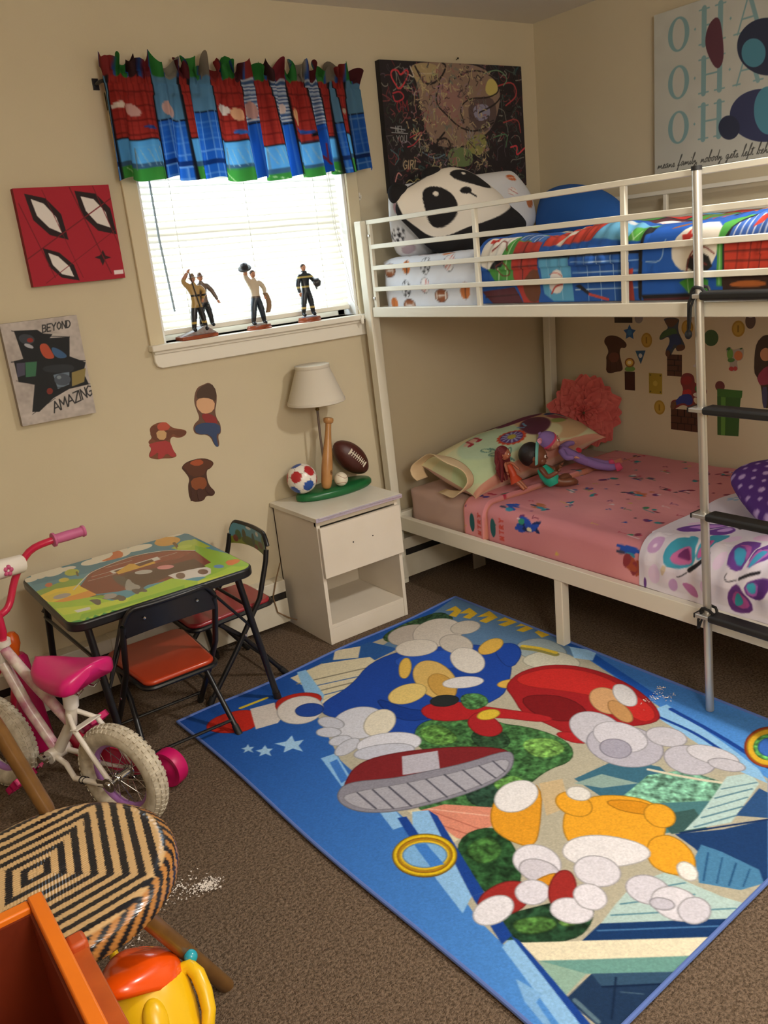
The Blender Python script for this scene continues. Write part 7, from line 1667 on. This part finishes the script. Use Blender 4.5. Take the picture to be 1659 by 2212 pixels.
# ================================================================= folding chairs
m_seat=mat('orange_red_vinyl',(176,58,28),.3,coat=.2,var=((150,44,20),8,.3)); m_seat2=mat('crimson_vinyl',(150,40,48),.28,coat=.2)
m_navy=mat('black_navy_panel',(18,20,30),.3)
prc=Print(-160,160,460,560,1.2,hexc('5ca0b8'))
for x,y,rx,ry,c in ((-60,470,120,30,'8c9c38'),(80,478,110,34,'6c8c3c'),(-20,492,50,18,'5c6c34'),(90,500,26,14,'6c4c34'),(20,505,12,26,'4c5c44'),(-90,505,20,20,'4c6c44'),(-110,488,16,14,'7c3c2c'),(60,536,14,9,'e0e4e0'),(-10,545,20,6,'e0e4e0'),(120,520,16,24,'5c7c44'),(-50,512,14,22,'5c5c3c'),(40,480,16,12,'8c4c3c')): prc.ell(x,y,rx,ry,hexc(c),soft=3)
def chair(lab,loc,rz,ms,front):
    t=thing('folding_chair',lab,'chair',loc,rz,'small folding chairs at the play table',world=False)
    # seat pad
    A=[];n=14
    P=[];hx0,hx1=.118,.135
    for cx,cy,a0,r in ((hx1-.04,.165-.04,0,.04),(-hx1+.04,.165-.04,PI/2,.04),(-hx0+.035,-.165+.035,PI,.035),(hx0-.035,-.165+.035,1.5*PI,.035)):
        for k in range(7): a=a0+PI/2*k/6; P.append((cx+r*math.cos(a),cy+r*math.sin(a)))
    b=MB(); b.prism(P,lambda x,y:(x,y,.286),lambda x,y:(x,y,.304)); build(b,'seat',ms,t,bevel=.008,bseg=4)
    b=MB(); b.tube([(x*1.03,y*1.03,.284) for x,y in P],.0085,8,closed=True); build(b,'seat_frame',m_bkm,t)
    W=.150
    for s in (-1,1):
        b=MB(); b.tube([(s*W*.98,-.155,.50),(s*W,-.145,.46),(s*W,-.10,.33),(s*(W+.003),.02,.17),(s*(W+.006),.155,.006)],.0095,12); l=build(b,'front_leg',m_bkm,t)
        b=MB(); b.tube([(s*(W+.0055),.140,.03),(s*(W+.006),.156,.004)],.012,10); build(b,'rubber_foot',m_rub,l)
        b=MB(); b.tube([(s*(W-.020),.06,.275),(s*(W-.018),-.02,.20),(s*(W+.004),-.158,.006)],.009,12); l=build(b,'rear_leg',m_bkm,t)
        b=MB(); b.tube([(s*(W+.001),-.138,.033),(s*(W+.004),-.160,.004)],.0115,10); build(b,'rubber_foot',m_rub,l)
        b=MB(); b.lathe([(0,0),(.006,0),(.005,.003),(0,.004)],(s*(W+.009),-.02,.215),(s,0,0),10); build(b,'pivot',m_chrome,l)
    b=MB(); b.tube([(-W,.12,.055),(W,.12,.055)],.005,8); build(b,'stretcher',m_bkm,t)
    b=MB(); b.tube([(-W+.004,-.13,.05),(W-.004,-.13,.05)],.0055,8); build(b,'stretcher',m_bkm,t)
    b=MB(); pts=[]
    for q in np.linspace(-1,1,25):
        x=W*q; z=.552-.040*max(0,(abs(q)-.72)/.28)**2; pts.append((x*.985,-.162+.018*(1-q*q)*-1,z))
    b.tube(pts,.008,10); build(b,'back_tube',m_bkm,t)
    nx,nz=90,40; U,Vv=np.meshgrid(np.linspace(-1,1,nx),np.linspace(0,1,nz),indexing='ij')
    top=.550-.040*np.clip((np.abs(U)-.72)/.28,0,1)**2; bot=.462+.012*(1-U**2)
    X=U*W*.97; Z=bot+(top-bot)*Vv; Y=-.158-.018*(1-U*U)+.012*(.55-Z)
    if front:
        b=MB(); b.grid(np.stack([X,Y+.0045,Z],-1)); build(b,'back_picture',m_vc,t,colors=prc.sample(-X*1000,Z*1000).reshape(-1,3))
    b=MB(); b.grid(np.stack([X,Y,Z],-1)); bp=build(b,'backrest',m_navy,t,solid=.004)
    b=MB()
    for s in (-1,1): b.lathe([(0,0),(.0055,0),(.004,.003),(0,.0035)],(s*.085,-.158-.018*(1-.32)-.003,.515),(0,-1,0),10)
    build(b,'rivet',m_chrome,bp)
    return t
chair('black folding chair with an orange seat tucked under the table front, back to camera',(-2.400,-.525,0),0,m_seat,True)
chair('black folding chair with crimson seat and picture backrest, beside the nightstand',(-2.075,-.268,0),PI/2,m_seat2,True)
# ================================================================= child's bicycle
BR=Vector((-2.683,-.870,0)); BH=Vector((-.430,.903,0)).normalized(); BN=Vector((.903,.430,0)).normalized()
def bw(s,h,w=0.): return BR+BH*s+BN*w+Vector((0,0,h))
bk=thing('kids_bicycle','white and pink small bicycle with knobby white tyres beside the play table','bicycle',tuple(bw(.26,0)))
m_tyre=mat('white_knobby_rubber',(206,196,176),.8,var=((150,136,112),40,.6)); m_rim=mat('lilac_rim',(158,108,170),.35); m_frame=mat('white_bike_paint',(224,212,200),.3,var=((170,70,118),17,.85)); m_fw=mat('plain_white_bike_paint',(224,216,204),.3); m_pink=mat('hot_pink_plastic',(206,30,110),.3); m_hot=mat('pink_red_paint',(196,36,72),.3); m_grip=mat('dusty_pink_grip',(186,92,134),.5); m_mag=mat('magenta_plastic',(196,18,96),.4)
def wheel(s,nm):
    z=.155; t_=[]
    b=MB(); C=bw(s,z); R,r=.126,.029; n=72
    ring=[C+(BH*math.cos(2*PI*k/n)+Vector((0,0,1))*math.sin(2*PI*k/n))*R for k in range(n)]
    b.tube(ring,r,14,closed=True,up0=tuple(BN))
    for k in range(54):
        a=2*PI*k/54; rd=BH*math.cos(a)+Vector((0,0,1))*math.sin(a); tg=-BH*math.sin(a)+Vector((0,0,1))*math.cos(a)
        for lat,ph in ((-.020,0),(-.007,.5),(.007,0),(.020,.5)):
            a2=a+ph*2*PI/54; rd2=BH*math.cos(a2)+Vector((0,0,1))*math.sin(a2)
            dirn=(rd2*math.sqrt(max(0,1-(lat/r)**2))+BN*(lat/r)).normalized(); p=C+rd2*R+dirn*r
            tg2=-BH*math.sin(a2)+Vector((0,0,1))*math.cos(a2)
            b.bar(p-dirn*.002-tg2*.0045,p-dirn*.002+tg2*.0045,.010,.009,tuple(dirn))
    w_=build(b,'tyre',m_tyre,bk,angle=.6)
    b=MB(); b.tube([C+(BH*math.cos(2*PI*k/n)+Vector((0,0,1))*math.sin(2*PI*k/n))*.100 for k in range(n)],.011,10,closed=True,up0=tuple(BN)); rim=build(b,'rim',m_rim,w_)
    b=MB()
    for k in range(20):
        a=2*PI*k/20; e=(1 if k%2 else -1); p0=C+BN*(.022*e)+(BH*math.cos(a+.5*e)+Vector((0,0,1))*math.sin(a+.5*e))*.014; b.tube([p0,C+(BH*math.cos(a)+Vector((0,0,1))*math.sin(a))*.094],.0011,5)
    build(b,'spokes',m_chrome,w_)
    b=MB(); b.tube([C-BN*.055,C-BN*.028],.006,10); b.tube([C-BN*.028,C+BN*.028],.013,14); b.tube([C+BN*.028,C+BN*.055],.006,10)
    for e in (-1,1): b.lathe([(.013,0),(.020,.001),(.020,.004),(.013,.005)],C+BN*(.021*e),tuple(BN),16)
    build(b,'hub',m_chrome,w_)
    return w_
wheel(0,'rear'); wheel(.525,'front')
def tubep(nm,pts,r,m,n=12,par=None): 
    b=MB(); b.tube(pts,r,n); return build(b,nm,m,par or bk)
bb_=bw(.255,.175); seatb=bw(.185,.33); headt=bw(.385,.515); headb=bw(.415,.44)
fr=tubep('frame',[headt-(headt-headb)*.25,bw(.28,.385),bw(.165,.285)],.0155,m_frame)
b=MB(); b.tube([headb+(headt-headb)*.12,bw(.34,.30),bb_],.0165,12); build(b,'down_tube',m_frame,fr)
b=MB(); b.tube([bb_,bw(.165,.29),bw(.145,.365)],.0165,12); b.tube([bb_-BN*.035,bb_+BN*.035],.021,14); build(b,'seat_tube',m_fw,fr)
b=MB()
for e in (-1,1):
    b.tube([bw(.155,.325,.012*e),bw(.105,.295,.040*e),bw(.0,.160,.046*e)],.0075,10)
    b.tube([bb_+BN*(.018*e),bw(.19,.165,.030*e),bw(.15,.135,.042*e),bw(.0,.150,.046*e)],.0085,10)
b.bar(bw(.105,.300,-.046),bw(.105,.300,.046),.028,.004,(0,.2,1)); build(b,'stays',m_fw,fr,bevel=.001)
b=MB(); b.tube([headb,headt],.019,14); b.tube([headt-Vector((0,0,.012)),headt+(headt-headb)*.05],.022,14); b.tube([headb-(headt-headb)*.05,headb+(headt-headb)*.08],.022,14); build(b,'head_tube',m_fw,fr)
# fork and bars
b=MB()
for e in (-1,1): b.tube([bw(.422,.425,.0),bw(.430,.385,.045*e),bw(.525,.155,.046*e)],.009,10)
fk=build(b,'fork',m_hot,bk)
st=headt+(headt-headb).normalized()*.03
tubep('stem',[headt,st,bw(.375,.60)],.012,m_hot,12)
b=MB()
pts=[bw(.25,.772,-.26),bw(.285,.775,-.17),bw(.335,.76,-.115),bw(.372,.68,-.075),bw(.380,.60,-.045),bw(.378,.592,0),bw(.380,.60,.045),bw(.372,.68,.075),bw(.335,.76,.115),bw(.285,.775,.17),bw(.262,.772,.26)]
Q=[pts[0]]
for i in range(len(pts)-1):
    for k in range(1,5): Q.append(pts[i].lerp(pts[i+1],k/4))
for _ in range(3): Q=[Q[0]]+[(Q[i-1]+Q[i]*2+Q[i+1])/4 for i in range(1,len(Q)-1)]+[Q[-1]]
b.tube(Q,.0105,12); hb=build(b,'handlebar',m_hot,bk)
for a,c in ((Q[-1],Q[-5]),(Q[0],Q[4])):
    b=MB(); d=(c-a).normalized(); b.lathe([(0,-.004),(.017,-.004),(.018,.002),(.0145,.006),(.0155,.05),(.0145,.085),(.021,.088),(.021,.094),(.012,.096)],a,tuple(d),18); build(b,'grip',m_grip,hb)
b=MB(); b.tube([bw(.352,.722,-.095),bw(.350,.735,0),bw(.352,.722,.095)],[.027,.029,.027],14); pdm=build(b,'bar_pad',m_fw,hb)
b=MB()
for (w_,q,c) in ((.03,0,0),(-.05,.004,0)):
    P=bw(.350,.728,w_)
    for k in range(5): a=2*PI*k/5; b.ball(P-BH*.026+BN*(.010*math.cos(a))+Vector((0,0,.010*math.sin(a)+q)),(.007,.007,.007),8,6)
build(b,'pad_flower',mat('rose_print',(190,80,120),.6),pdm)
# seat
tubep('seat_post',[bw(.145,.36),bw(.128,.435)],.0125,m_fw,12)
tubep('post_sleeve',[bw(.150,.345),bw(.135,.415)],[.021,.024],mat('clear_wrap',(226,220,214),.25),14)
A=[];n=26
for k in range(17):
    t=k/16; s=.022+.235*t     # rear to nose
    wd=.074*(1-t)**.55*(1 if t>.12 else (t/.12)**.5*.75+.25)+.026*(1-abs(2*t-1)**6)+.0015
    if t>.93: wd*=max(.15,(1-(t-.93)/.07*.85))
    top=.485+.014*(1-t)**2-.010*math.sin(t*PI); dp=.056*(1-t*.45)*(1 if 0<k<16 else .3)
    row=[]
    for j in range(n):
        a=2*PI*j/n; c_,s_=math.cos(a),math.sin(a)
        x=wd*np.sign(c_)*abs(c_)**.75; z=top-dp*.5+dp*.5*np.sign(s_)*abs(s_)**.7-(.018*(c_*c_) if s_<0 else .008*c_*c_)
        row.append(tuple(bw(s,z,x)))
    A.append(row)
b=MB(); b.grid(np.array(A),cv=True); b.f.append(tuple(range(n))); b.mi.append(0); b.f.append(tuple(range(16*n,17*n))); b.mi.append(0); build(b,'saddle',m_pink,bk,angle=2)
b=MB()
for e in (-1,1): b.tube([bw(.045,.432,.03*e),bw(.07,.408,.028*e),bw(.15,.418,.02*e)],.003,8)
build(b,'saddle_rails',m_chrome,bk)
# cranks, guard, pedals
b=MB(); b.tube([bb_-BN*.06,bb_+BN*.06],.008,12); b.tube([bb_-BN*.052,bb_-BN*.052+BH*.055-Vector((0,0,.048))],.007,10); b.tube([bb_+BN*.055,bb_+BN*.055-BH*.055+Vector((0,0,.048))],.007,10); b.lathe([(.020,0),(.022,.002),(.022,.010),(.012,.014)],bb_-BN*.05,tuple(-BN),16); ck=build(b,'crank',m_chrome,bk)
def pedal(c,tilt):
    b=MB(); M=Matrix((BH,BN,Vector((0,0,1)))).transposed()@Matrix.Rotation(tilt,3,'Y'); M4=Matrix.Translation(c)@M.to_4x4()
    for x0,x1,y0,y1 in ((-.034,-.026,-.036,.036),(.026,.034,-.036,.036),(-.034,.034,-.036,-.028),(-.034,.034,.028,.036),(-.006,.006,-.036,.036),(-.03,.03,-.004,.004)): b.box(x0,x1,y0,y1,-.010,.010,M4)
    return build(b,'pedal',m_mag,ck,bevel=.002)
pedal(bb_+BN*.098-BH*.058+Vector((0,0,.052)),.7); pedal(bb_-BN*.098+BH*.058-Vector((0,0,.052)),.7)
b=MB(); P=[]
prof=[(.275,.215),(.285,.175),(.255,.135),(.05,.122),(-.03,.13),(-.035,.165),(-.02,.188),(.1,.20),(.24,.225)]
prof=[tuple(p) for p in chaikin(prof,2)]
b.prism(prof,lambda s,z:tuple(bw(s,z,.040)),lambda s,z:tuple(bw(s,z,.052))); build(b,'chain_guard',m_hot,bk,bevel=.003)
# training wheel
b=MB(); tc=bw(.015,.058,.165); b.lathe([(0,0),(.020,0),(.024,.004),(.040,.004),(.046,0),(.056,.0),(.058,.006),(.058,.034),(.056,.040),(.044,.040),(.036,.034),(.02,.036),(0,.036)],tc,tuple(BN),30); tw=build(b,'training_wheel',m_mag,bk,angle=.8)
b=MB(); b.bar(bw(0,.155,.052),bw(.0,.165,.115),.022,.005,(0,0,1)); b.bar(bw(0,.167,.113),bw(.012,.058,.150),.022,.005,tuple(BN)); b.tube([bw(.015,.058,.14),bw(.015,.058,.17)],.005,8); build(b,'training_wheel_arm',m_fw,bk,bevel=.001)
b=MB(); C=bw(0,.155,-.052); b.lathe([(0,0),(.022,0),(.022,.003),(.012,.004),(.011,.010),(0,.010)],C,tuple(-BN),18); b.bar(bw(-.012,.155,-.050),bw(.05,.150,-.050),.024,.004,tuple(BN)); build(b,'axle_plate',m_chrome,bk,bevel=.001)
b=MB()
for q in (.07,.083): P=bw(.15-q*.2,.135+q*.05,.0); b.tube([bw(.105,.138,-.042)+(BH*0.0)+Vector((.0105*math.cos(a),0,.0105*math.sin(a)))+BH*(q-.07) for a in np.linspace(0,2*PI,12,endpoint=False)],.0016,5,closed=True)
build(b,'cable_tie',m_blk,bk)
# orange toy behind the bike
m_org=mat('orange_plastic',(228,98,20),.35); 
to=thing('orange_toy','orange and magenta plastic toy handle standing between the bicycle and the wall','toy',(-2.80,-.25,0))
b=MB(); b.lathe([(0,.0),(.020,.0),(.022,.02),(.014,.06),(.013,.33),(.016,.36),(.024,.385),(.022,.41),(.012,.425),(0,.428)],(-2.80,-.26,0),(.05,.06,1),18); build(b,'handle',m_org,to)
b=MB(); b.lathe([(0,.0),(.05,0),(.052,.01),(.030,.33),(.02,.345),(0,.348)],(-2.775,-.235,0),(0,0,1),20); build(b,'magenta_cone',m_mag,to)
# ================================================================= rattan bistro chair
m_rat=mat('woven_rattan',(255,255,255),.32,vcol=True,coat=.35); m_cane=mat('varnished_cane_leg',(116,82,42),.3,var=((88,58,26),20,.5),coat=.2)
rc=thing('rattan_chair','round seated rattan bistro chair woven in black and tan zigzag diamonds','chair',(-3.005,-1.545,0))
cx,cy,rad,zt=-3.005,-1.545,.222,.438
th=math.radians(8)
b=MB(); n=300; nr=110
rr=np.concatenate([np.linspace(0.004,.9,nr),.9+.1*np.sin(np.linspace(0,PI/2,12))[1:]])
aa=np.linspace(0,2*PI,n,endpoint=False)
Rr,Aa=np.meshgrid(rr,aa,indexing='ij')
drop=np.where(Rr>.86,((Rr-.86)/.14)**2*.022,0)-.008*(1-Rr**2)*-1
# side roll downwards
dz=np.linspace(0,.032,10)[1:]
px=np.concatenate([rr*rad,np.full(9,rad)+.004*np.sin(dz/.04*PI)]); pz=np.concatenate([zt-((np.clip(rr-.86,0,1)/.14)**2)*.016-.006*(1-rr**2),zt-.016-dz])
X=np.outer(px,np.cos(aa));Y=np.outer(px,np.sin(aa));Z=np.tile(pz[:,None],(1,n))
# woven diamond pattern
def weave(X,Y):
    c,s=math.cos(th),math.sin(th); u=.974*(X+.025)-.225*(Y-.024); v=-.087*(X+.025)+.996*(Y-.024)
    pit=.0058
    d=np.maximum(np.abs(u)*1.0,np.abs(v)*1.08); band=.0135
    hor=np.abs(u)>np.abs(v)*1.08
    st=np.where(hor,v,u)/pit; jag=(np.abs((st%1)-.5)-.25)*.005
    k=np.floor((d+jag)/band).astype(int)%2
    tone=.72+.28*np.abs(np.sin(st*PI))
    h=np.abs(np.sin(st*PI))*.0016
    return k,tone,h
k,tone,h=weave(X,Y)
blkc=lin((16,18,26));tan=(lin((204,168,118))*(.55+.45*tone[...,None]))
col=np.where(k[...,None]==1,blkc,tan)
edge=Rr.shape[0]
ang=np.tile(aa[None],(len(px),1)); ek=(np.floor(ang/(2*PI)*76+np.arange(len(px))[:,None]*.22).astype(int)%2)
isr=np.arange(len(px))>=len(rr)-9
col=np.where((isr[:,None]&(ek==1))[...,None],blkc,np.where((isr[:,None])[...,None]&np.ones_like(ek)[...,None].astype(bool),lin((176,120,60)),col))
h=np.where(isr[:,None],.0018*np.abs(np.sin(ang*110+np.arange(len(px))[:,None]*.9)),h)
Z=Z+np.where(isr[:,None],0,h); X=X*(1+np.where(isr[:,None],h/rad,0)); Y=Y*(1+np.where(isr[:,None],h/rad,0))
b.grid(np.stack([X+cx,Y+cy,Z],-1),cv=True); b.f.append(tuple(range(n))); b.mi.append(0); b.f.append(tuple(range((len(px)-1)*n,len(px)*n))); b.mi.append(0)
build(b,'woven_seat',m_rat,rc,colors=col.reshape(-1,3),angle=1.2)
b=MB(); b.tube([(cx+.195*math.cos(a),cy+.195*math.sin(a),zt-.058) for a in np.linspace(0,2*PI,40,endpoint=False)],.012,10,closed=True); build(b,'seat_ring',m_cane,rc)
b=MB(); b.tube([(-2.915,-1.700,.405),(-2.735,-1.580,.0)],.0165,12); lg=build(b,'leg',m_cane,rc)
b=MB(); b.tube([(-3.175,-1.62,.405),(-3.30,-1.66,0)],.0165,12); build(b,'leg',m_cane,rc)
b=MB(); b.tube([(-2.945,-1.345,.405),(-2.93,-1.24,0)],.0165,12); build(b,'leg',m_cane,rc)
b=MB(); b.tube([(-3.16,-1.42,.405),(-3.27,-1.33,0)],.0165,12); build(b,'leg',m_cane,rc)
b=MB(); b.tube([(-2.775,-1.607,.09),(-3.272,-1.652,.09)],.008,10); build(b,'stretcher',m_cane,rc)
b=MB(); b.tube([(-2.955,-1.352,.36),(-2.960,-1.334,.44),(-3.005,-1.325,.63),(-3.05,-1.33,.80)],.0165,12); u_=build(b,'back_upright',m_cane,rc)
b=MB(); b.tube([(-3.19,-1.43,.36),(-3.20,-1.425,.44),(-3.27,-1.46,.63),(-3.33,-1.50,.80)],.0165,12); build(b,'back_upright',m_cane,rc)
b=MB(); b.tube([(-3.05,-1.33,.80),(-3.12,-1.36,.86),(-3.22,-1.42,.87),(-3.33,-1.50,.80)],.0165,12); build(b,'back_rail',m_cane,rc)
# ================================================================= orange toy chest
m_chest=mat('orange_painted_wood',(222,116,22),.4,var=((204,98,16),7,.4)); m_in=mat('chest_dark_red_inside',(104,34,8),.5,var=((80,22,6),5,.5)); m_rail=mat('orange_brown_wood',(176,84,30),.4,var=((140,58,18),14,.5))
bx=thing('toy_chest','open orange wooden toy chest at the lower left photo corner','chest',(-3.26,-2.1,0))
zt=.60; xr,xl,yb,yf=-3.062,-3.47,-1.812,-2.52
b=MB(); b.box(xr-.022,xr,yf,yb,.02,zt); build(b,'side_panel',[m_chest],bx,bevel=.003)
b=MB(); b.box(xl,xl+.022,yf,yb,.02,zt); build(b,'side_panel',m_chest,bx,bevel=.003)
b=MB(); b.box(xl+.022,xr-.022,yb-.022,yb,.02,zt-.004); build(b,'back_panel',m_chest,bx,bevel=.003)
b=MB(); b.box(xl+.022,xr-.022,yf,yf+.022,.02,zt-.16); build(b,'front_panel',m_chest,bx,bevel=.003)
b=MB(); b.box(xl+.02,xr-.02,yf+.02,yb-.02,.0,.03); build(b,'bottom',m_in,bx)
b=MB(); b.box(xr-.026,xr-.0215,yf+.03,yb-.026,.03,zt-.012); b.box(xl+.026,xr-.026,yb-.0265,yb-.0215,.03,zt-.014); build(b,'lining',m_in,bx)
b=MB(); b.box(xr+.002,xr+.026,yf+.02,yb-.125,.30,zt-.03); build(b,'outer_rail',m_rail,bx,bevel=.002)
b=MB(); b.box(xr+.001,xr+.028,yb-.130,yb-.100,.25,zt-.018); build(b,'rail_end_block',mat('red_brown_block',(172,72,26),.45),bx,bevel=.006)
b=MB(); b.box(xr-.040,xr-.026,yf+.05,yb-.16,.30,.33); build(b,'lid_runner',m_chest,bx,bevel=.002)
# ================================================================= yellow toy
m_yel=mat('yellow_soft_plastic',(232,186,20),.3); m_or2=mat('orange_soft_plastic',(236,82,10),.22,coat=.4); m_tl=mat('teal_knob_plastic',(40,160,178),.25)
dk=thing('yellow_toy','yellow plastic duck shaped toy with an orange bill and teal knob on the carpet','toy',(-2.918,-1.655,0))
C0=Vector((-2.918,-1.655,0))
b=MB(); prof=[(0,0),(.070,0),(.086,.010),(.092,.06),(.093,.11),(.090,.15),(.080,.185),(.062,.215),(.035,.235),(.012,.243),(0,.244)]
b.lathe(prof,C0,(0,0,1),36,sx=1.0,sy=.92); body=build(b,'body',m_yel,dk,angle=1.5)
b=MB(); A=[]; Mt=Matrix.Rotation(math.radians(20),3,Vector((.55,.85,0)))
for i in range(15):
    t=i/14; row=[]
    for j in range(44):
        a=2*PI*j/44; r=.0865*math.cos(t*PI/2)**.62 if t<1 else .0004
        g=math.exp(-((a-3.95)/.55)**2); bill=g*.040*math.sin(min(1,t*1.6+.25)*PI)**.7*(1-t)**.3
        p=Vector(((r+bill)*math.cos(a),(r*.93+bill)*math.sin(a),.072*math.sin(t*PI/2)-.012*g*(1-t)))
        p=Mt@p; row.append((C0.x+p.x-.006,C0.y+p.y-.004,.172+p.z))
    A.append(row)
b.grid(np.array(A),cv=True); build(b,'orange_bill',m_or2,dk,angle=1.5,solid=.003)
b=MB(); b.tube([(C0.x-.022,C0.y+.070,.15),(C0.x-.026,C0.y+.088,.20),(C0.x-.028,C0.y+.098,.25),(C0.x-.028,C0.y+.10,.272),(C0.x-.028,C0.y+.10,.280)],[.026,.021,.014,.009,.003],12,flat=.75); build(b,'tail',m_yel,dk)
b=MB(); b.ball((C0.x-.012,C0.y-.080,.10),(.026,.018,.045),16,12); build(b,'wing',m_yel,dk)
Q=[Vector(q) for q in ((.070,-.030,.170),(.088,-.038,.172),(.098,-.048,.152),(.102,-.054,.115),(.100,-.056,.080),(.090,-.054,.050),(.074,-.046,.042))]
b=MB(); b.tube([tuple(C0+q) for q in Q],[.015,.016,.016,.016,.015,.014,.013],14); hn=build(b,'handle',m_yel,dk)
b=MB(); b.ball(tuple(C0+Vector((.096,-.036,.188))),(.015,.014,.015),14,10); build(b,'knob',m_tl,hn)
dk.rotation_mode='AXIS_ANGLE'; dk.rotation_axis_angle=(math.radians(42),-.98,.2,0); dk.scale=(.92,)*3; dk.location=(-2.932,-1.745,.058)
# ================================================================= rug and crumbs
cr=np.array([[-2.369,-.462],[-1.030,-.379],[-1.026,-2.15],[-2.324,-2.209]])
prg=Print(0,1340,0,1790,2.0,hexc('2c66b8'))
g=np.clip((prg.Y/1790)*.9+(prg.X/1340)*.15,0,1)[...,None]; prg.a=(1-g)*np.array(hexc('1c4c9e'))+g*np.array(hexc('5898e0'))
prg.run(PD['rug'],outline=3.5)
gr=(prg.a[...,1]>prg.a[...,0]*1.18)&(prg.a[...,1]>prg.a[...,2]*1.12)
nz=vnoise(prg.X,prg.Y,.07,2)*.6+vnoise(prg.X,prg.Y,.16,3)*.4
prg.a[gr]*=(.45+1.15*nz[gr])[:,None]
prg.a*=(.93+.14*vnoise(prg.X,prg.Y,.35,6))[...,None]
m_rug=mat('printed_rug_pile',(255,255,255),1.0,vcol=True,bump=[(700,.7,.003),(16,.3,.012)],spec=.15)
nx,ny=520,690
S,T=np.meshgrid(np.linspace(0,1,nx),np.linspace(0,1,ny),indexing='ij')
P=((1-S)*(1-T))[...,None]*cr[0]+(S*(1-T))[...,None]*cr[1]+(S*T)[...,None]*cr[2]+((1-S)*T)[...,None]*cr[3]
P[...,0]+=.006*np.sin(T*9)*np.clip(1-S*6,0,1); P[...,1]+=.007*np.sin(S*13+1)*np.clip(1-T*6,0,1)
Z=.0085+.0012*vnoise(P[...,0],P[...,1],9,2)
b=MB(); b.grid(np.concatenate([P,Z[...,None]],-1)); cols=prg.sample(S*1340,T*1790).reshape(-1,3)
nb=len(b.v); bord=[]
idx=[i*ny for i in range(nx)]+[(nx-1)*ny+j for j in range(1,ny)]+[i*ny+ny-1 for i in range(nx-2,-1,-1)]+[j for j in range(ny-2,0,-1)]
low=[(b.v[i][0],b.v[i][1],.0004) for i in idx]; o=len(b.v); b.v+=low
for k in range(len(idx)):
    k2=(k+1)%len(idx); b.f.append((idx[k],idx[k2],o+k2,o+k)); b.mi.append(0)
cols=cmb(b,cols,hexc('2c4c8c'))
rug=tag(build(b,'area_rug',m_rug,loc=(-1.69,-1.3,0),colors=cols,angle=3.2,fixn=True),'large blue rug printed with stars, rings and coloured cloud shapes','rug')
e=[tuple(b.v[i][:2])+(.0085,) for i in idx[::4]]
b2=MB(); b2.tube(e,.0055,8,closed=True); build(b2,'rug_binding',mat('blue_rug_binding',(88,112,176),.9),rug)
m_crumb=mat('white_crumbs',(226,216,206),.9)
rg=np.random.default_rng(12)
def crumbs(lab,pts,n,s,z=.004):
    b=MB()
    for k in range(n):
        c=pts[rg.integers(len(pts))]; x,y=rg.normal(c[0],c[2]),rg.normal(c[1],c[3]); q=rg.uniform(.4,1)*s
        v=[(x+q*rg.uniform(-1,1),y+q*rg.uniform(-1,1),z+q*rg.uniform(-.2,.8)) for _ in range(4)]
        b.add(v,[(0,1,2),(0,2,3),(0,1,3),(1,2,3)])
    return tag(build(b,'crumbs',m_crumb,loc=(pts[0][0],pts[0][1],0),smooth=False),lab,'crumbs',kind='stuff')
crumbs('scattered white foam crumbs on the brown carpet behind the rattan chair',[(-2.625,-1.272,.012,.012),(-2.645,-1.265,.02,.012),(-2.70,-1.225,.03,.02),(-2.79,-1.20,.04,.03),(-2.85,-1.28,.02,.03)],900,.0045)
crumbs('few white crumbs spilled on the blue right edge of the rug',[(-1.16,-1.50,.03,.01),(-1.12,-1.53,.015,.012),(-1.095,-1.48,.01,.006)],110,.005,.012)
